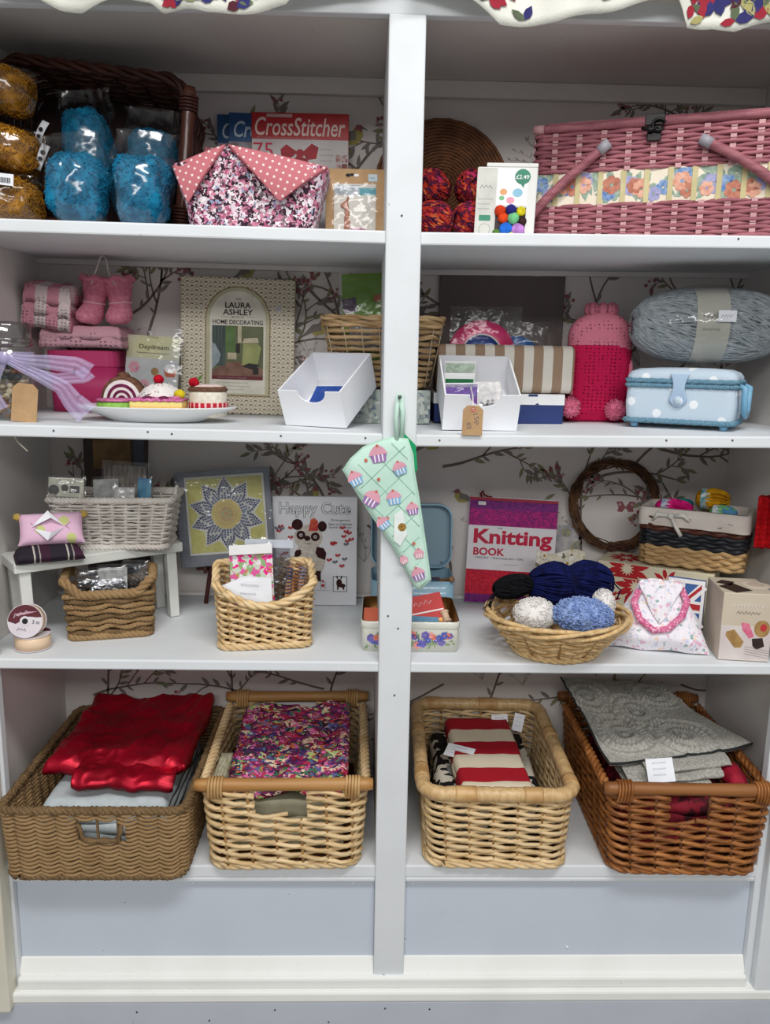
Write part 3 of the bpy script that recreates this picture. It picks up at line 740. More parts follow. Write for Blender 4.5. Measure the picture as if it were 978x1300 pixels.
deco(t, mat('slate_stripe', (84, 88, 100), rough=.7), [rect(.036, .056, .0, .31)], -.0003)

# tissue holder on the plaid pouch
PLAID = stripes('dark_plaid', [((40, 34, 44), 10), ((186, 180, 170), 1), ((44, 36, 48), 2.4), ((150, 146, 140), .8), ((60, 30, 48), 6)], 'x', .05, rough=.85)
t = thing('plaid_pouch', 'dark plaid folded cloth pouch lying on the end of the white bench', 'pouch', (-.562, .096, ZB), 26)
g = G()
g.grid(lambda u, v: ((u-.5)*.104, (v-.5)*.062, .0015+.019*(max(0, 1-abs(2*u-1)**5)*max(0, 1-abs(2*v-1)**4))**.5+.0025*nz(u*3, v*3, 1)), 26, 18, th=.0015)
g.build('pouch_body', PLAID, t, True)
g = G(); g.grid(lambda u, v: (-.048+.096*u, -.031-.0045*math.sin(PI*v), .002+.013*v+.002*nz(u*4, 2, 2)), 24, 6, th=0); g.build('folded_edge', PLAID, t, True)
PINKFLO = dots('pink_leaf_print', (222, 182, 206), (196, 200, 130), .036, .0075, 'xz', .4, jitter=.8)
t = thing('tissue_holder', 'pink printed fabric holder with white tissue poking out, on dark pouch', 'tissue holder', (-.556, .096, ZB+.0225), 20, -26)
g = G(); g.grid(lambda u, v: ((u-.5)*.094*(1+.09*abs(2*v-1)**3), -.012*(max(0, (1-abs(2*u-1)**4)*(1-abs(2*v-1)**4)))**.5+.0015*nz(u*4, v*4, 7), v*.052), 26, 20); g.grid(lambda u, v: ((u-.5)*.094, .008, v*.052), 2, 2)
g.build('fabric_cover', PINKFLO, t, True)
TISS = mat('tissue_paper', (240, 240, 244), (224, 226, 234), rough=.9)
g = G(); g.add([(-.030, -.0135, .026), (-.004, -.019, .052), (.020, -.0135, .026), (0, -.022, .038)], [(0, 3, 1), (3, 2, 1)]); g.add([(-.026, -.0135, .024), (-.006, -.018, .002), (.020, -.0135, .024), (0, -.022, .014)], [(0, 1, 3), (3, 1, 2)])
g.build('tissue', TISS, t)
g = G()
for s in (-1, 1):
    g.tube([(s*.046, -.003, .05), (s*.022, -.0128, .026), (s*.044, -.003, .004)], .0014, 6)
g.build('flap_edge', mat('pink_piping', (206, 160, 190), rough=.8), t, True, 'stuff')
for s in (-1, 1):
    g = G(); g.ball((s*.05, 0, .048), (.007, .004, .006), 10, 8, lambda d: 1+.3*nz(d.x, d.y, d.z, 3)); g.build('corner_tie', mat('mustard_trim', (190, 160, 84), rough=.9), t, True)

# ribbon reels
CRM = mat('cream_satin_ribbon', (236, 208, 176), (222, 190, 156), rough=.35, ns=8, stretch=(1, 1, .1))
DISC = mat('reel_white_card', (226, 220, 224), (214, 206, 212), rough=.55)
MAROON = mat('maroon_print', (96, 34, 44), (82, 26, 38), rough=.6)
def reel(label, loc, rx, rz, ry=0, words=True, r=.0265, wd=.022):
    t = thing('ribbon_reel', label, 'ribbon reel', loc, rz, rx, ry, 'cream ribbon reels')
    def cyl(y0, y1, rad, hole):
        g = G(); n = 40
        rings = [[(rr*math.cos(2*PI*k/n), y, rr*math.sin(2*PI*k/n)) for k in range(n)] for rr, y in ((hole, y0), (rad, y0), (rad, y1), (hole, y1))]
        g.loft(rings+[rings[0]], 0, False, False); return g
    o = cyl(-.0006, .0004, r, .0042).build('disc', DISC, t); cyl(wd-.0004, wd+.0006, r, .0042).build('disc', DISC, t)
    cyl(.0005, wd-.0005, r-.0012, .008).build('ribbon', CRM, t, True)
    cyl(.0005, wd-.0005, .008, .0042).build('core', MAROON, t)
    deco(o, MAROON, [[(r*.97*math.cos(a), r*.97*math.sin(a)) for a in [PI*(.12+.92*i/20) for i in range(21)]]+[(-r*.5, -r*.22), (-r*.2, -.0), (r*.2, r*.3), (r*.6, r*.3)]], -.0006)
    deco(o, DISC, [circ(0, 0, r*.3, n=20)], -.001, th=.0001); deco(o, INK, [circ(0, 0, r*.17, n=16)], -.0012, th=.0001)
    if words:
        text(o, '3 m', r*.62, r*.02, r*.4, r*.22, INK, -.0011); scribble(o, -r*.02, -r*.50, r*.7, r*.2, INK, -.0012)
        scribble(o, -r*.2, r*.44, r*1.1, r*.3, DISC, -.0014, rz=.45); deco(o, mat('reel_pink_swash', (206, 160, 176), rough=.6), [[(-r*.6, r*.22), (r*.1, r*.46), (r*.62, r*.66), (r*.1, r*.58), (-r*.5, r*.4)]], -.0009, 'swash', .0001)
    return t
z = sz('C', -.58)+.0008
reel('cream satin ribbon reel lying flat on the white shelf', (-.579, .052, z+.0232), -90, 0, words=False, r=.0285)
reel('cream ribbon reel with maroon label propped upright on the flat one', (-.580, .030, z+.0505), -14, 4, 8)

# small seagrass basket with packets, under the bench
t = thing('small_seagrass_basket', 'small ragged seagrass basket of clear packets beneath the white bench', 'basket', P('C', -.478, .135, .0008), 14)
zt = lambda x, y: .078+.022*min(1, max(0, abs(x)-.045)/.02)
random.seed(33)
for q in range(8):
    k = (q+.5)/8; pts = []
    for i in range(112):
        x, y, nx, ny = rrect(.128+.010*k, .080+.012*k, .012, 112)[i]; o = .0022*math.sin(i*PI/7+PI*(q % 2)); pts.append((x+nx*o, y+ny*o, .007+.072*k+.0016*math.cos(i*PI/7)+.0026*nz(i*.16, q*3, 5)))
    braid(t, pts, .0024, .0025, 3, 24, SEAG if q % 3 else SEAGD, 'seagrass_plait', sides=5)
braid(t, [(x, y, zt(x, y)) for x, y, _, _ in rrect(.140, .094, .012, 110)], .0042, .0042, 3, 16, SEAG)
braid(t, ring_path(.126, .08, .012, 100, .005), .0035, .004, 3, 16, SEAG, 'foot_rim')
base_plate(t, .118, .072, .01, SEAGD)
CLEARP = film('cloudy_plastic', (222, 224, 230), gloss=.12, rough=.16, bs=70)
for x, y, w, h, rz, rx, m, d in ((-.504, .120, .05, .058, 18, -10, CLEARP, 'clear packet leaning at the pale end of the small seagrass basket'), (-.472, .128, .052, .062, 8, -8, GREYP, 'clear packet standing in the middle of small seagrass basket'), (-.440, .14, .048, .066, -4, -10, CLEARP, 'tall clear packet by the far corner of small seagrass basket'), (-.474, .110, .06, .046, 14, -16, CLEARP, 'clear packet lolling over the front of small seagrass basket')):
    packet('craft_packet', d, P('C', x, y, .056), w, h, .014, m, rz, rx)

# framed flower mosaic on a wooden easel
EAS = mat('dark_red_wood', (92, 44, 38), (70, 32, 28), rough=.5, ns=30, stretch=(1, 1, .2))
t = thing('display_easel', 'dark red wooden easel holding the grey framed mosaic', 'easel', P('C', -.308, .300, .0005), 0)
for s in (-1, 1):
    g = G(); g.tube([(s*.042, -.004, 0), (s*.03, .012, .09), (s*.012, .026, .2)], .0042, 8); g.build('leg', EAS, t, True)
    g = G(); g.tube([(s*.036, .012, .071), (s*.036, -.030, .069), (s*.036, -.034, .078)], .0036, 8); g.build('peg', EAS, t, True)
g = G(); g.tube([(0, .03, .19), (0, .044, .002)], .0042, 8); g.build('rear_leg', EAS, t, True)
bevel(G().box(-.06, .06, .004, .012, .062, .071).build('crossbar', EAS, t), .001)
GFR = mat('silver_grey_fabric_frame', (128, 132, 142), (108, 112, 124), rough=.45, ns=18)
t = thing('mosaic_picture', 'grey framed blue flower mosaic picture under clear wrap on easel', 'picture', P('C', -.302, .284, .0800), 1.5, -7, -4.5)
panel(.176, .178, .012, GFR, 'frame', t, .002, .006)
panel(.146, .146, .002, mat('picture_card', (226, 226, 220), rough=.7), 'mount', t, .0004, -.0065, .022, .004)
pic = panel(.138, .137, .001, mat('lime_linen', (206, 204, 132), (196, 190, 116), rough=.8, ns=90), 'picture', t, .0002, -.0086, .0265, .004)
cx, cz, yy = .004, .096, -.0097
BLU = [mat('mosaic_slate', (112, 120, 146), (92, 100, 130), ns=120), mat('mosaic_navy', (66, 74, 112), rough=.7), mat('mosaic_white', (214, 216, 210), rough=.7), mat('mosaic_gold', (196, 178, 120), rough=.7), mat('mosaic_rose', (190, 120, 116), rough=.7), mat('mosaic_teal', (96, 150, 140), rough=.7)]
tiles = [[] for _ in BLU]
for k in range(10):
    a = PI/2+2*PI*k/10
    for i in range(9):
        rr = .030+.0044*i; hw = (.0128 if i < 4 else .0128*(1-(i-3.6)/5.4))*1.05
        n = max(1, int(hw*2/.0045))
        for j in range(n):
            s = (j+.5)/n*2-1; x = cx+rr*math.cos(a)-s*hw*math.sin(a); zz = cz+rr*math.sin(a)+s*hw*math.cos(a); h = .00205
            ang = a+.1
            tiles[1 if (abs(s) > .55 and i > 2) else (0 if (i+j) % 5 else 2)].append([(x+math.cos(ang+q)*h*1.3, zz+math.sin(ang+q)*h*1.3) for q in (PI/4, 3*PI/4, 5*PI/4, 7*PI/4)])
for i in range(6):
    for j in range(max(1, 6*i)):
        a = 2*PI*j/max(1, 6*i); rr = .0038*i
        tiles[(5, 4, 5, 4, 3, 3)[i]].append(circ(cx+rr*math.cos(a), cz+rr*math.sin(a), .0015, n=6))
deco(pic, mat('mosaic_grout', (222, 222, 214), rough=.8), [[(cx+(.072 if i % 2 == 0 else .052)*math.cos(PI/2+PI*i/10), cz+(.072 if i % 2 == 0 else .052)*math.sin(PI/2+PI*i/10)) for i in range(20)]], yy+.0003, 'flower_ground')
deco(pic, mat('mosaic_centre', (214, 196, 130), rough=.8), [circ(cx, cz, .0275, n=32)], yy-.0002, 'flower_centre')
for m, tl in zip(BLU, tiles): deco(pic, m, tl, yy-.0004, 'mosaic_tile', .0004, True)
g = G(); g.grid(lambda u, v: (-.088+.176*u, -.0118+.0012*nz(u*5, v*5, 3), v*.178), 16, 16); g.build('clear_wrap', film('clear_wrap', gloss=.05), t, True)

# the amigurumi book
t = book('craft_book', 'white book with knitted panda cover and outlined title', 'book', P('C', -.143, .292, .0008), .160, .207, .016, mat('white_gloss_cover', (232, 232, 236), (226, 226, 232), rough=.35, ns=4), 0, -6)
OUTL = mat('title_outline_grey', (106, 116, 132), rough=.6)
text(t, 'Happy Cute', 0, .182, .136, .030, OUTL, -.0026, bold=.034); text(t, 'Happy Cute', 0, .182, .134, .0285, WHITEP, -.0030, bold=-.004, name='lettering_fill')
for k, s in enumerate(('25 Amigurumi', 'Ideas to Celebrate', 'Special Occasions')): text(t, s, .048, .1625-.0068*k, (.036, .044, .042)[k], .0048, INK, -.0026)
PB = mat('panda_brown', (62, 26, 28), (46, 18, 20), rough=.9, ns=220); PW = mat('panda_cream', (214, 206, 196), (190, 180, 168), rough=.9, ns=220)
deco(t, PW, [circ(-.010, .085, .030, .036, 24), circ(-.012, .130, .027, .024, 24)], -.0026, 'panda_body')
deco(t, PB, [circ(-.033, .154, .0105), circ(.014, .151, .0085, .010), circ(-.026, .134, .0085), circ(.001, .131, .0085), circ(-.014, .128, .006, .005), leaf(.004, .112, -1.0, .030, .75), leaf(-.026, .106, 4.0, .018, .8), rect(-.002, .012, .046, .066)], -.0030, 'panda_patches', stuff=True)
deco(t, mat('panda_hat', (186, 44, 48), (220, 110, 60), ns=90), [[(-.012, .142), (.006, .142), (.006, .160), (.0, .167), (-.008, .164)]], -.0034, 'panda_hat')
deco(t, PB, [[(-.020, .119), (-.012, .1165), (-.003, .119), (-.012, .1178)]], -.0034, 'panda_mouth')
deco(t, WHITEP, [circ(-.026, .134, .003), circ(.001, .131, .003)], -.0034, 'panda_eye_ring'); deco(t, INK, [circ(-.026, .134, .0018), circ(.001, .131, .0018)], -.0038, 'panda_eye')
RED = mat('print_red', (190, 50, 56), rough=.7); bw = []; bk = []
for i in range(64):
    x, zz = U(-.072, .07), U(.075, .152)
    if -.04 < x < .026: continue
    (bw if i % 3 else bk).extend([circ(x-.0028, zz, .0026, n=7), circ(x+.0028, zz+.0006, .0026, n=7), leaf(x, zz, -1.2, .005), leaf(x, zz, -2, .005)])
deco(t, RED, bw, -.0026, 'bow_print', stuff=True); deco(t, OUTL, bk, -.0026, 'bow_print', stuff=True)
deco(t, OUTL, [rect(.035, .062, .026, .056)], -.0026, 'picture_frame'); deco(t, WHITEP, [rect(.0365, .0605, .0275, .0545)], -.0030, 'picture_ground')
deco(t, PB, [circ(.047, .043, .0055, .008), circ(.053, .038, .006, .004), rect(.043, .046, .030, .04), rect(.054, .057, .030, .04), leaf(.044, .05, 1.8, .008), leaf(.05, .05, 1.3, .008)], -.0034, 'reindeer_print')
deco(t, OUTL, [rect(.004, .032, .028, .0285), rect(.012, .0128, .03, .05), rect(.02, .0208, .03, .046)], -.0026, 'picture_frame')
deco(t, RED, [circ(.016, .046, .0022), circ(.016, .038, .003)], -.0030, 'little_print')
text(t, 'Chan Vei', -.012, .012, .026, .005, INK, -.0026, name='author_line')

# scoop-front willow basket
t = thing('scoop_basket', 'honey willow basket with dipped front full of kits and pegs', 'basket', P('C', -.213, .096, .0008), 8)
def ztop(x, y):
    f = min(1, max(0, (y+.045)/.03)); dip = .074+.034*(abs(x)/.075)**2
    return dip*(1-f)+(.102+.020*min(1, max(0, (y+.02)/.06)))*f
weave(t, .142, .086, .156, .098, .122, .016, 22, 26, .0029, (WILLOW, STAKE), z0=.006, amp=.0028, zamp=.0022, keep=lambda x, y, z: z < ztop(x, y)-.002)
braid(t, [(x, y, ztop(x, y)) for x, y, _, _ in rrect(.157, .099, .016, 150)], .0038, .0038, 3, 9, WILLOW)
braid(t, ring_path(.144, .088, .016, 120, .0055), .003, .0034, 3, 12, WILLOW, 'foot_border')
base_plate(t, .134, .08, .014, STAKED)
PETAL = patches('kit_contents', [((236, 100, 170), 3), ((214, 226, 206), 3), ((150, 190, 130), 2), ((244, 240, 240), 3), ((250, 30, 150), 1.6), ((200, 160, 90), .8)], 130, warp=1)
t = packet('craft_kit', 'clear craft kit bag with hot pink felt in scoop basket', P('C', -.232, .098, .052), .078, .112, .014, PETAL, 8, -7, -2)
panel(.070, .016, .0016, WHITEP, 'header_card', t, .0004, -.006, .094)
deco(t, mat('hot_pink_felt', (246, 24, 150), (226, 10, 130), rough=.9), [[(-.012, .02), (.022, .018), (.026, .044), (-.004, .046)]], -.004, 'pink_felt')
t = packet('grey_topped_packet', 'clear packet with pale grey header standing behind pink kit', P('C', -.213, .116, .055), .080, .115, .008, CLEARP, 8, -5, 3)
panel(.08, .014, .0016, mat('pale_grey_header', (206, 212, 222), rough=.6), 'header_card', t, .0004, -.004, .098)
t = thing('price_note', 'folded white price note propped at the front of scoop basket', 'note', P('C', -.234, .080, .077), 8, -10, 6)
G().add([(-.045, 0, 0), (.036, -.002, -.006), (.030, 0, .036), (-.012, .002, .036), (-.048, 0, .018)], [(0, 1, 2, 3, 4)]).build('paper', LABEL, t); 
bpy.data.objects[t.children[0].name].modifiers.new('thickness', 'SOLIDIFY').thickness = .0006
scribble(t, .0, .015, .036, .014, BIRO, -.0028, 2)
PEG = mat('peg_wood', (178, 132, 84), (150, 106, 64), rough=.6, ns=40, stretch=(1, 1, .2), rnd=.3)
for k, (x, y, tilt, m2) in enumerate(((-.178, .082, 6, (70, 76, 104)), (-.168, .092, -2, (176, 120, 90)), (-.157, .086, 5, (128, 120, 140)), (-.170, .112, 9, (150, 92, 66)), (-.150, .104, 2, (150, 128, 110)))):
    t = thing('craft_peg', ('wooden peg wrapped in dark blue thread, front of the peg bunch', 'wooden peg wrapped in terracotta thread in the middle of the bunch', 'wooden peg wrapped in lilac grey thread beside scoop basket edge', 'tallest wooden peg, rust coloured, at the back of the bunch', 'plain taupe wrapped wooden peg nearest the corner of scoop basket')[k], 'peg', P('C', x, y, .05), 8, 0, tilt)
    bevel(G().box(-.0042, .0042, -.004, .004, 0, .06).build('stick', PEG, t), .001)
    g = G(); g.tube([(.0046*math.cos(a*.9), .0046*math.sin(a*.9), .034+.00085*a) for a in [i*.35 for i in range(150)]], .0014, 5); g.build('thread_wrap', mat('thread_%d' % k, m2, rough=.8), t, True)
# floral tin
TINW = mat('cream_tin', (226, 226, 214), (218, 218, 206), rough=.3, ns=5, coat=.4); TING = mat('gold_tin_inside', (150, 104, 56), (120, 80, 42), rough=.35, metal=.8)
t = thing('floral_tin', 'open cream tin with painted flower border, behind the centre post', 'tin', P('C', .028, .118, .0008), -1)
TW, TD, TH = .158, .140, .0505
g = G(); ro = rrect(TW, TD, .010, 64); ri = rrect(TW-.003, TD-.003, .009, 64)
g.loft([[(x, y, z) for x, y, _, _ in ro] for z in (0, TH-.012)], 0, True, False); g.build('body', TINW, t, True)
g = G(); rr = rrect(TW+.003, TD+.003, .011, 64)
g.loft([[(x, y, z) for x, y, _, _ in ro] if z < .0385 or z > .05 else [(x, y, z) for x, y, _, _ in rr] for z in (.038, .0395, .0485, .0505)], 0, False, False); g.build('rolled_rim', TINW, t, True)
g = G(); g.loft([[(x, y, z) for x, y, _, _ in ri] for z in (TH, .002)], 0, False, True); g.build('lining', TING, t, True)
FL = {'v': mat('tin_violet', (98, 88, 160), (128, 112, 190), ns=90), 'b': mat('tin_blue', (72, 88, 168), (110, 120, 200), ns=90), 'p': mat('tin_pink', (222, 130, 130), (238, 170, 160), ns=90), 'o': mat('tin_coral', (214, 96, 76), (230, 140, 110), ns=90), 'g': mat('tin_leaf', (96, 128, 84), (140, 160, 110), ns=90), 'w': WHITEP}
acc = {k: [] for k in FL}
for i in range(90):
    x = -.07+.14*random.random(); z = .010+.020*random.random(); acc['g'].append(leaf(x, z, U(0, 6.28), U(.007, .011)))
for i in range(30):
    x = -.066+.132*(i+.5)/30; k = 'vbovpbgvbpovb'[i % 13]; k = k if k != 'g' else 'v'
    acc[k] += flower(x, U(.011, .030), U(.0045, .0068), 6, U(0, 1)); acc['w'].append(circ(x, .02, .0009, n=6))
for k, pl_ in acc.items(): deco(t, FL[k], pl_, -TD/2-(.0003 if k == 'g' else .0007), 'flower_border')
t = thing('seed_packet', 'red and white paper packet lying in floral tin', 'packet', P('C', .062, .105, .036), 12, -38, -8)
panel(.06, .045, .002, mat('packet_red', (200, 44, 40), (184, 32, 32), rough=.5), 'paper', t, .0006)
scribble(t, 0, .03, .042, .009, WHITEP, -.0022); deco(t, WHITEP, [rect(-.028, .028, .0125, .015)], -.0021)
t = thing('fabric_swatch', 'pale blue paper packet tucked at front of floral tin', 'packet', P('C', .05, .066, .036), 4, -50, 4)
panel(.05, .02, .002, mat('packet_blue', (86, 132, 164), (104, 150, 178), rough=.5), 'paper', t, .0006)
t = thing('coral_packet', 'coral paper packet half hidden by the post in floral tin', 'packet', P('C', -.03, .09, .036), -4, -60)
panel(.04, .03, .002, mat('packet_coral', (224, 116, 88), rough=.5), 'paper', t, .0006)
t = thing('cotton_spool', 'cream cotton spool beside red packet in floral tin', 'spool', P('C', .092, .10, .034), 20, -50)
g = G(); g.lathe([(.0005, 0), (.008, 0), (.008, .002), (.0062, .003), (.0062, .017), (.008, .018), (.008, .02), (.0005, .02)], 18); g.build('reel_body', mat('spool_cream', (222, 190, 160), rough=.6), t, True)
# blue tin suitcase
BT = mat('pale_blue_tin', (150, 190, 210), (140, 180, 202), rough=.32, ns=4, coat=.3); BTI = mat('pale_blue_tin_lining', (156, 184, 198), (148, 176, 192), rough=.45, ns=4)
t = thing('blue_tin_case', 'pale blue tin suitcase with raised lid, half behind the centre post', 'tin', P('C', .040, .262, .0008), 0)
g = G(); ro = rrect(.152, .104, .016, 72); ri = rrect(.148, .100, .014, 72)
g.loft([[(x, y, z) for x, y, _, _ in ro] for z in (0, .072)]+[[(x, y, z) for x, y, _, _ in ri] for z in (.072, .003)], 0, True, True); g.build('tray', BT, t, True)
lid = thing('lid_holder', '', '', (0, .053, .074)); del lid['label']; del lid['category']; lid.name = 'lid'; lid.parent = t; lid.rotation_euler = (math.radians(-5), 0, 0)
out = [(x, z+.061) for x, z, _, _ in rrect(.154, .122, .026, 60)]; inn = [(x*.965, (z-.061)*.955+.061) for x, z in out]
g = G(); g.loft([[(x, 0, z) for x, z in inn], [(x, -.026, z) for x, z in inn], [(x, -.026, z) for x, z in out], [(x, .002, z) for x, z in out]], 0, True, True); g.build('lid_shell', BT, lid)
g = G(); g.prism([(x, z) for x, z in inn], -.0012, -.0002); g.build('lid_lining', BTI, lid)
for s in (-1, 1):
    g = G(); g.tube([(s*.06, .05, .07), (s*.06, .056, .076), (s*.06, .05, .082)], .002, 6); g.build('hinge', mat('tin_hinge', (150, 156, 160), metal=.8, rough=.4), t, True)
for k, (x, y, ln, a, c, lab) in enumerate(((.095, .25, .05, 20, (176, 130, 90), 'tan wooden bobbin lying in blue tin case'), (.07, .24, .045, -30, (206, 160, 120), 'pale wooden bobbin crossing the tan one in blue tin case'), (-.02, .25, .06, 70, (190, 150, 110), 'upright wooden bobbin in blue tin case beside the post'))):
    t2 = thing('lace_bobbin', lab, 'bobbin', P('C', x, y, .062+.002*k), a, -20 if k < 2 else -70)
    g = G(); pf = [(.0005, 0), (.006, .001), (.006, .006), (.0035, .010), (.0048, ln*.5), (.0035, ln*.8), (.0055, ln*.9), (.0005, ln)]
    g.lathe([(r, z) for r, z in pf], 14); o = g.build('turned_stick', mat('bobbin_%d' % k, c, rough=.5, ns=30), t2, True); o.rotation_euler = (PI/2, 0, 0)
o = folded(None, 'felt_pieces', patches('felt_scraps', [((120, 130, 110), 2), ((170, 120, 70), 2), ((150, 60, 50), 1), ((96, 120, 140), 1)], 40), .128, .078, .018, 4, .010, wob=.002, seed=21); o.location = P('C', .040, .262, .001)
tag(o, 'mixed felt scraps filling the blue tin case', 'felt')
# ---------------------------------------------------------------- third shelf, right half
KN = patches('knit_band_magenta', [((150, 30, 110), 2), ((176, 30, 120), 2), ((126, 34, 116), 2), ((200, 40, 130), 1)], 330, stretch=(1, 1, 1.3), warp=.2, rough=.5)
KN2 = patches('knit_band_red', [((196, 24, 50), 3), ((214, 40, 60), 2), ((170, 20, 60), 1)], 330, stretch=(1, 1, 1.3), warp=.2, rough=.5)
KN3 = patches('knit_band_purple', [((110, 34, 116), 2), ((136, 40, 126), 2), ((94, 30, 100), 1)], 330, stretch=(1, 1, 1.3), warp=.2, rough=.5)
t = book('knitting_book', 'tall knitting book with magenta and red knitted bands on cover', 'book', P('C', .230, .308, .0008), .168, .206, .024, mat('book_white', (236, 232, 236), (230, 226, 230), rough=.35), -6, -5, 1.5)
deco(t, KN3, [rect(-.084, .084, .184, .2005)], -.0026, 'purple_band'); deco(t, KN3, [rect(-.084, .084, .001, .018)], -.0026, 'purple_band'); deco(t, KN, [rect(-.084, .084, .152, .184)], -.0026, 'magenta_band')
deco(t, mat('red_edge_band', (176, 30, 60), rough=.5), [rect(-.084, .084, .2005, .2058)], -.0026, 'top_band'); deco(t, KN2, [rect(-.084, .084, .018, .066)], -.0026, 'red_band')
CRIM = mat('crimson_print', (206, 18, 70), (190, 12, 60), rough=.5)
text(t, 'Knitting', .002, .127, .150, .037, CRIM, -.0026, bold=.035); text(t, 'BOOK', -.042, .1015, .060, .015, CRIM, -.0026, bold=.03)
text(t, 'THE', -.024, .1475, .010, .003, INK, -.0026); scribble(t, -.004, .1345, .022, .0022, INK, -.0028)
text(t, 'THEORY \u2022 TECHNIQUES \u2022 TIPS', -.022, .089, .092, .0042, INK, -.0026); scribble(t, .004, .078, .034, .0026, INK, -.0028); scribble(t, -.061, .1948, .010, .004, KN3, -.0034)
deco(t, WHITEP, [rect(-.068, -.0535, .1915, .198)], -.0030, 'publisher_mark')
g = G(); g.tube([(-.062, .012, .206), (-.064, .006, .212), (-.060, .004, .218), (-.058, .008, .211), (-.05, .004, .207), (-.042, .006, .2065)], .0022, 6); g.build('ribbon_bow', mat('book_ribbon', (150, 40, 50), rough=.5), t, True)
# floral paper in front of it
FLC = patches('cream_daisy_print', [((228, 222, 204), 8), ((216, 208, 186), 4), ((196, 170, 110), .8), ((120, 116, 100), .7), ((240, 238, 228), 3)], 150, warp=.8)
t = thing('floral_paper', 'cream daisy-print paper leaning before the knitting book', 'paper', P('C', .300, .208, .0008), -8, -9, 3)
g = G(); g.grid(lambda u, v: (-.044+.088*u, .006*math.sin(2*u), .128*v*(1-.05*math.sin(6*u))), 14, 10); o = g.build('sheet', FLC, t, True); o.modifiers.new('thickness', 'SOLIDIFY').thickness = .001
for x, z, r in ((-.03, .118, .009), (.012, .108, .010), (-.012, .095, .006), (.03, .112, .008)):
    g = G()
    for k in range(9): g.prism(leaf(x, z, 2*PI*k/9, r, .5), -.0028-.0002*(k % 3), -.0012)
    g.prism(circ(x, z, r*.28, n=8), -.0034, -.0028, 1)
    g.build('daisy', (mat('daisy_white', (240, 236, 220), rough=.8), mat('daisy_gold', (196, 140, 60), rough=.8)), t)
t = thing('shaped_card', 'arched grey flower card standing by the knitting book', 'card', P('C', .338, .330, .0008), -4, -4)
g = G(); g.prism([(-.022, 0), (.03, 0), (.034, .09)]+[(.004+.03*math.cos(a), .1+.052*math.sin(a)) for a in [PI*i/12 for i in range(13)]]+[(-.026, .09)], -.001, .001)
g.build('card', mat('grey_flower_card', (196, 192, 190), (150, 150, 160), ns=60), t)
deco(t, mat('card_sprig', (170, 168, 110), (120, 124, 140), ns=150), [leaf(.004, .06, 1.2, .05, .5), leaf(.0, .05, 1.9, .04, .5), leaf(.016, .1, .9, .03, .6), circ(.006, .138, .009)], -.0011, 'sprig')

# oval willow bowl with wool
OV = mat('bowl_willow', (226, 196, 144), (196, 158, 106), rough=.5, ns=26, stretch=(4, 4, 4), bump=.2)
t = thing('willow_bowl', 'round flared tan willow bowl heaped with skeins of wool', 'bowl', P('C', .266, .062, .0008), 0)
n = 88
def bowl_r(k): return .064+.040*k**.8
for q in range(7):
    k = (q+.5)/7; pts = []
    for i in range(n):
        a = 2*PI*i/n; o = .0026*math.sin(i*PI/4+PI*(q % 2)); rr = bowl_r(k)+o
        pts.append((rr*1.03*math.cos(a), rr*.97*math.sin(a), .008+.046*k+.002*math.cos(i*PI/4)))
    g = G(); g.tube(pts, .0031, 6, True); g.build('willow_rod', OV, t, True)
g = G()
for s in range(22):
    a = 2*PI*s/22; g.tube([((bowl_r(k/6)*1.03)*math.cos(a), bowl_r(k/6)*.97*math.sin(a), .006+.05*k/6) for k in range(7)], .0024, 5)
o = g.build('stakes', STAKE, t, True); o['kind'] = 'stuff'
for s in range(9):                                       # thick rope-like border, one rod after another
    g = G(); a0 = 2*PI*s/9; pts = []; rs = []
    for i in range(46):
        v = i/45; a = a0+v*2.6; q = 2*PI*(1.35*v+.02); rr = .108+.0062*math.cos(q); pts.append((rr*1.03*math.cos(a), rr*.97*math.sin(a), .0600+.0062*math.sin(q)+.003*(math.cos(q)))); rs.append(.0036*min(1, .35+6*min(v, 1-v)))
    g.tube(pts, rs, 7); g.build('border_rod', OV, t, True)
g = G(); g.lathe([(.0005, .004), (.066, .004), (.066, .009), (.0005, .009)], 40); g.build('base', STAKE, t)
braid(t, [(.066*1.03*math.cos(2*PI*i/110), .066*.97*math.sin(2*PI*i/110), .0052) for i in range(110)], .0028, .0034, 3, 10, OV, 'foot_border')
def hank(parent, L, r, nst, rad, m, c=(0, 0, 0), waist=0, name='wool_strands', twist=.35, seed=0, core=True):
    """a skein: strands running end to end along x and looping round the ends"""
    random.seed(100+seed); g = G()
    if core: g.ball(c, (L/2*.95, r[0]*.93, r[1]*.93), 24, 14, lambda d: 1-waist*math.exp(-(d.x*5)**2))
    for s in range(nst):
        a0 = U(0, 2*PI); tw = U(-twist, twist)+twist*.6; lay = U(.94, 1.03); e = U(.93, 1.0); pts = []
        for i in range(17):
            x = -math.cos(PI*i/16)*e; w = math.sqrt(max(0, 1-(x*.985)**2))**.75*(1-waist*math.exp(-(x*5)**2)); a = a0+tw*PI*(i/16)
            pts.append((c[0]+x*L/2, c[1]+r[0]*lay*w*math.cos(a), c[2]+r[1]*lay*w*math.sin(a)))
        g.tube(pts, rad, 4)
    random.seed(200+seed)
    return g.build(name, m, parent, True, kind='stuff')
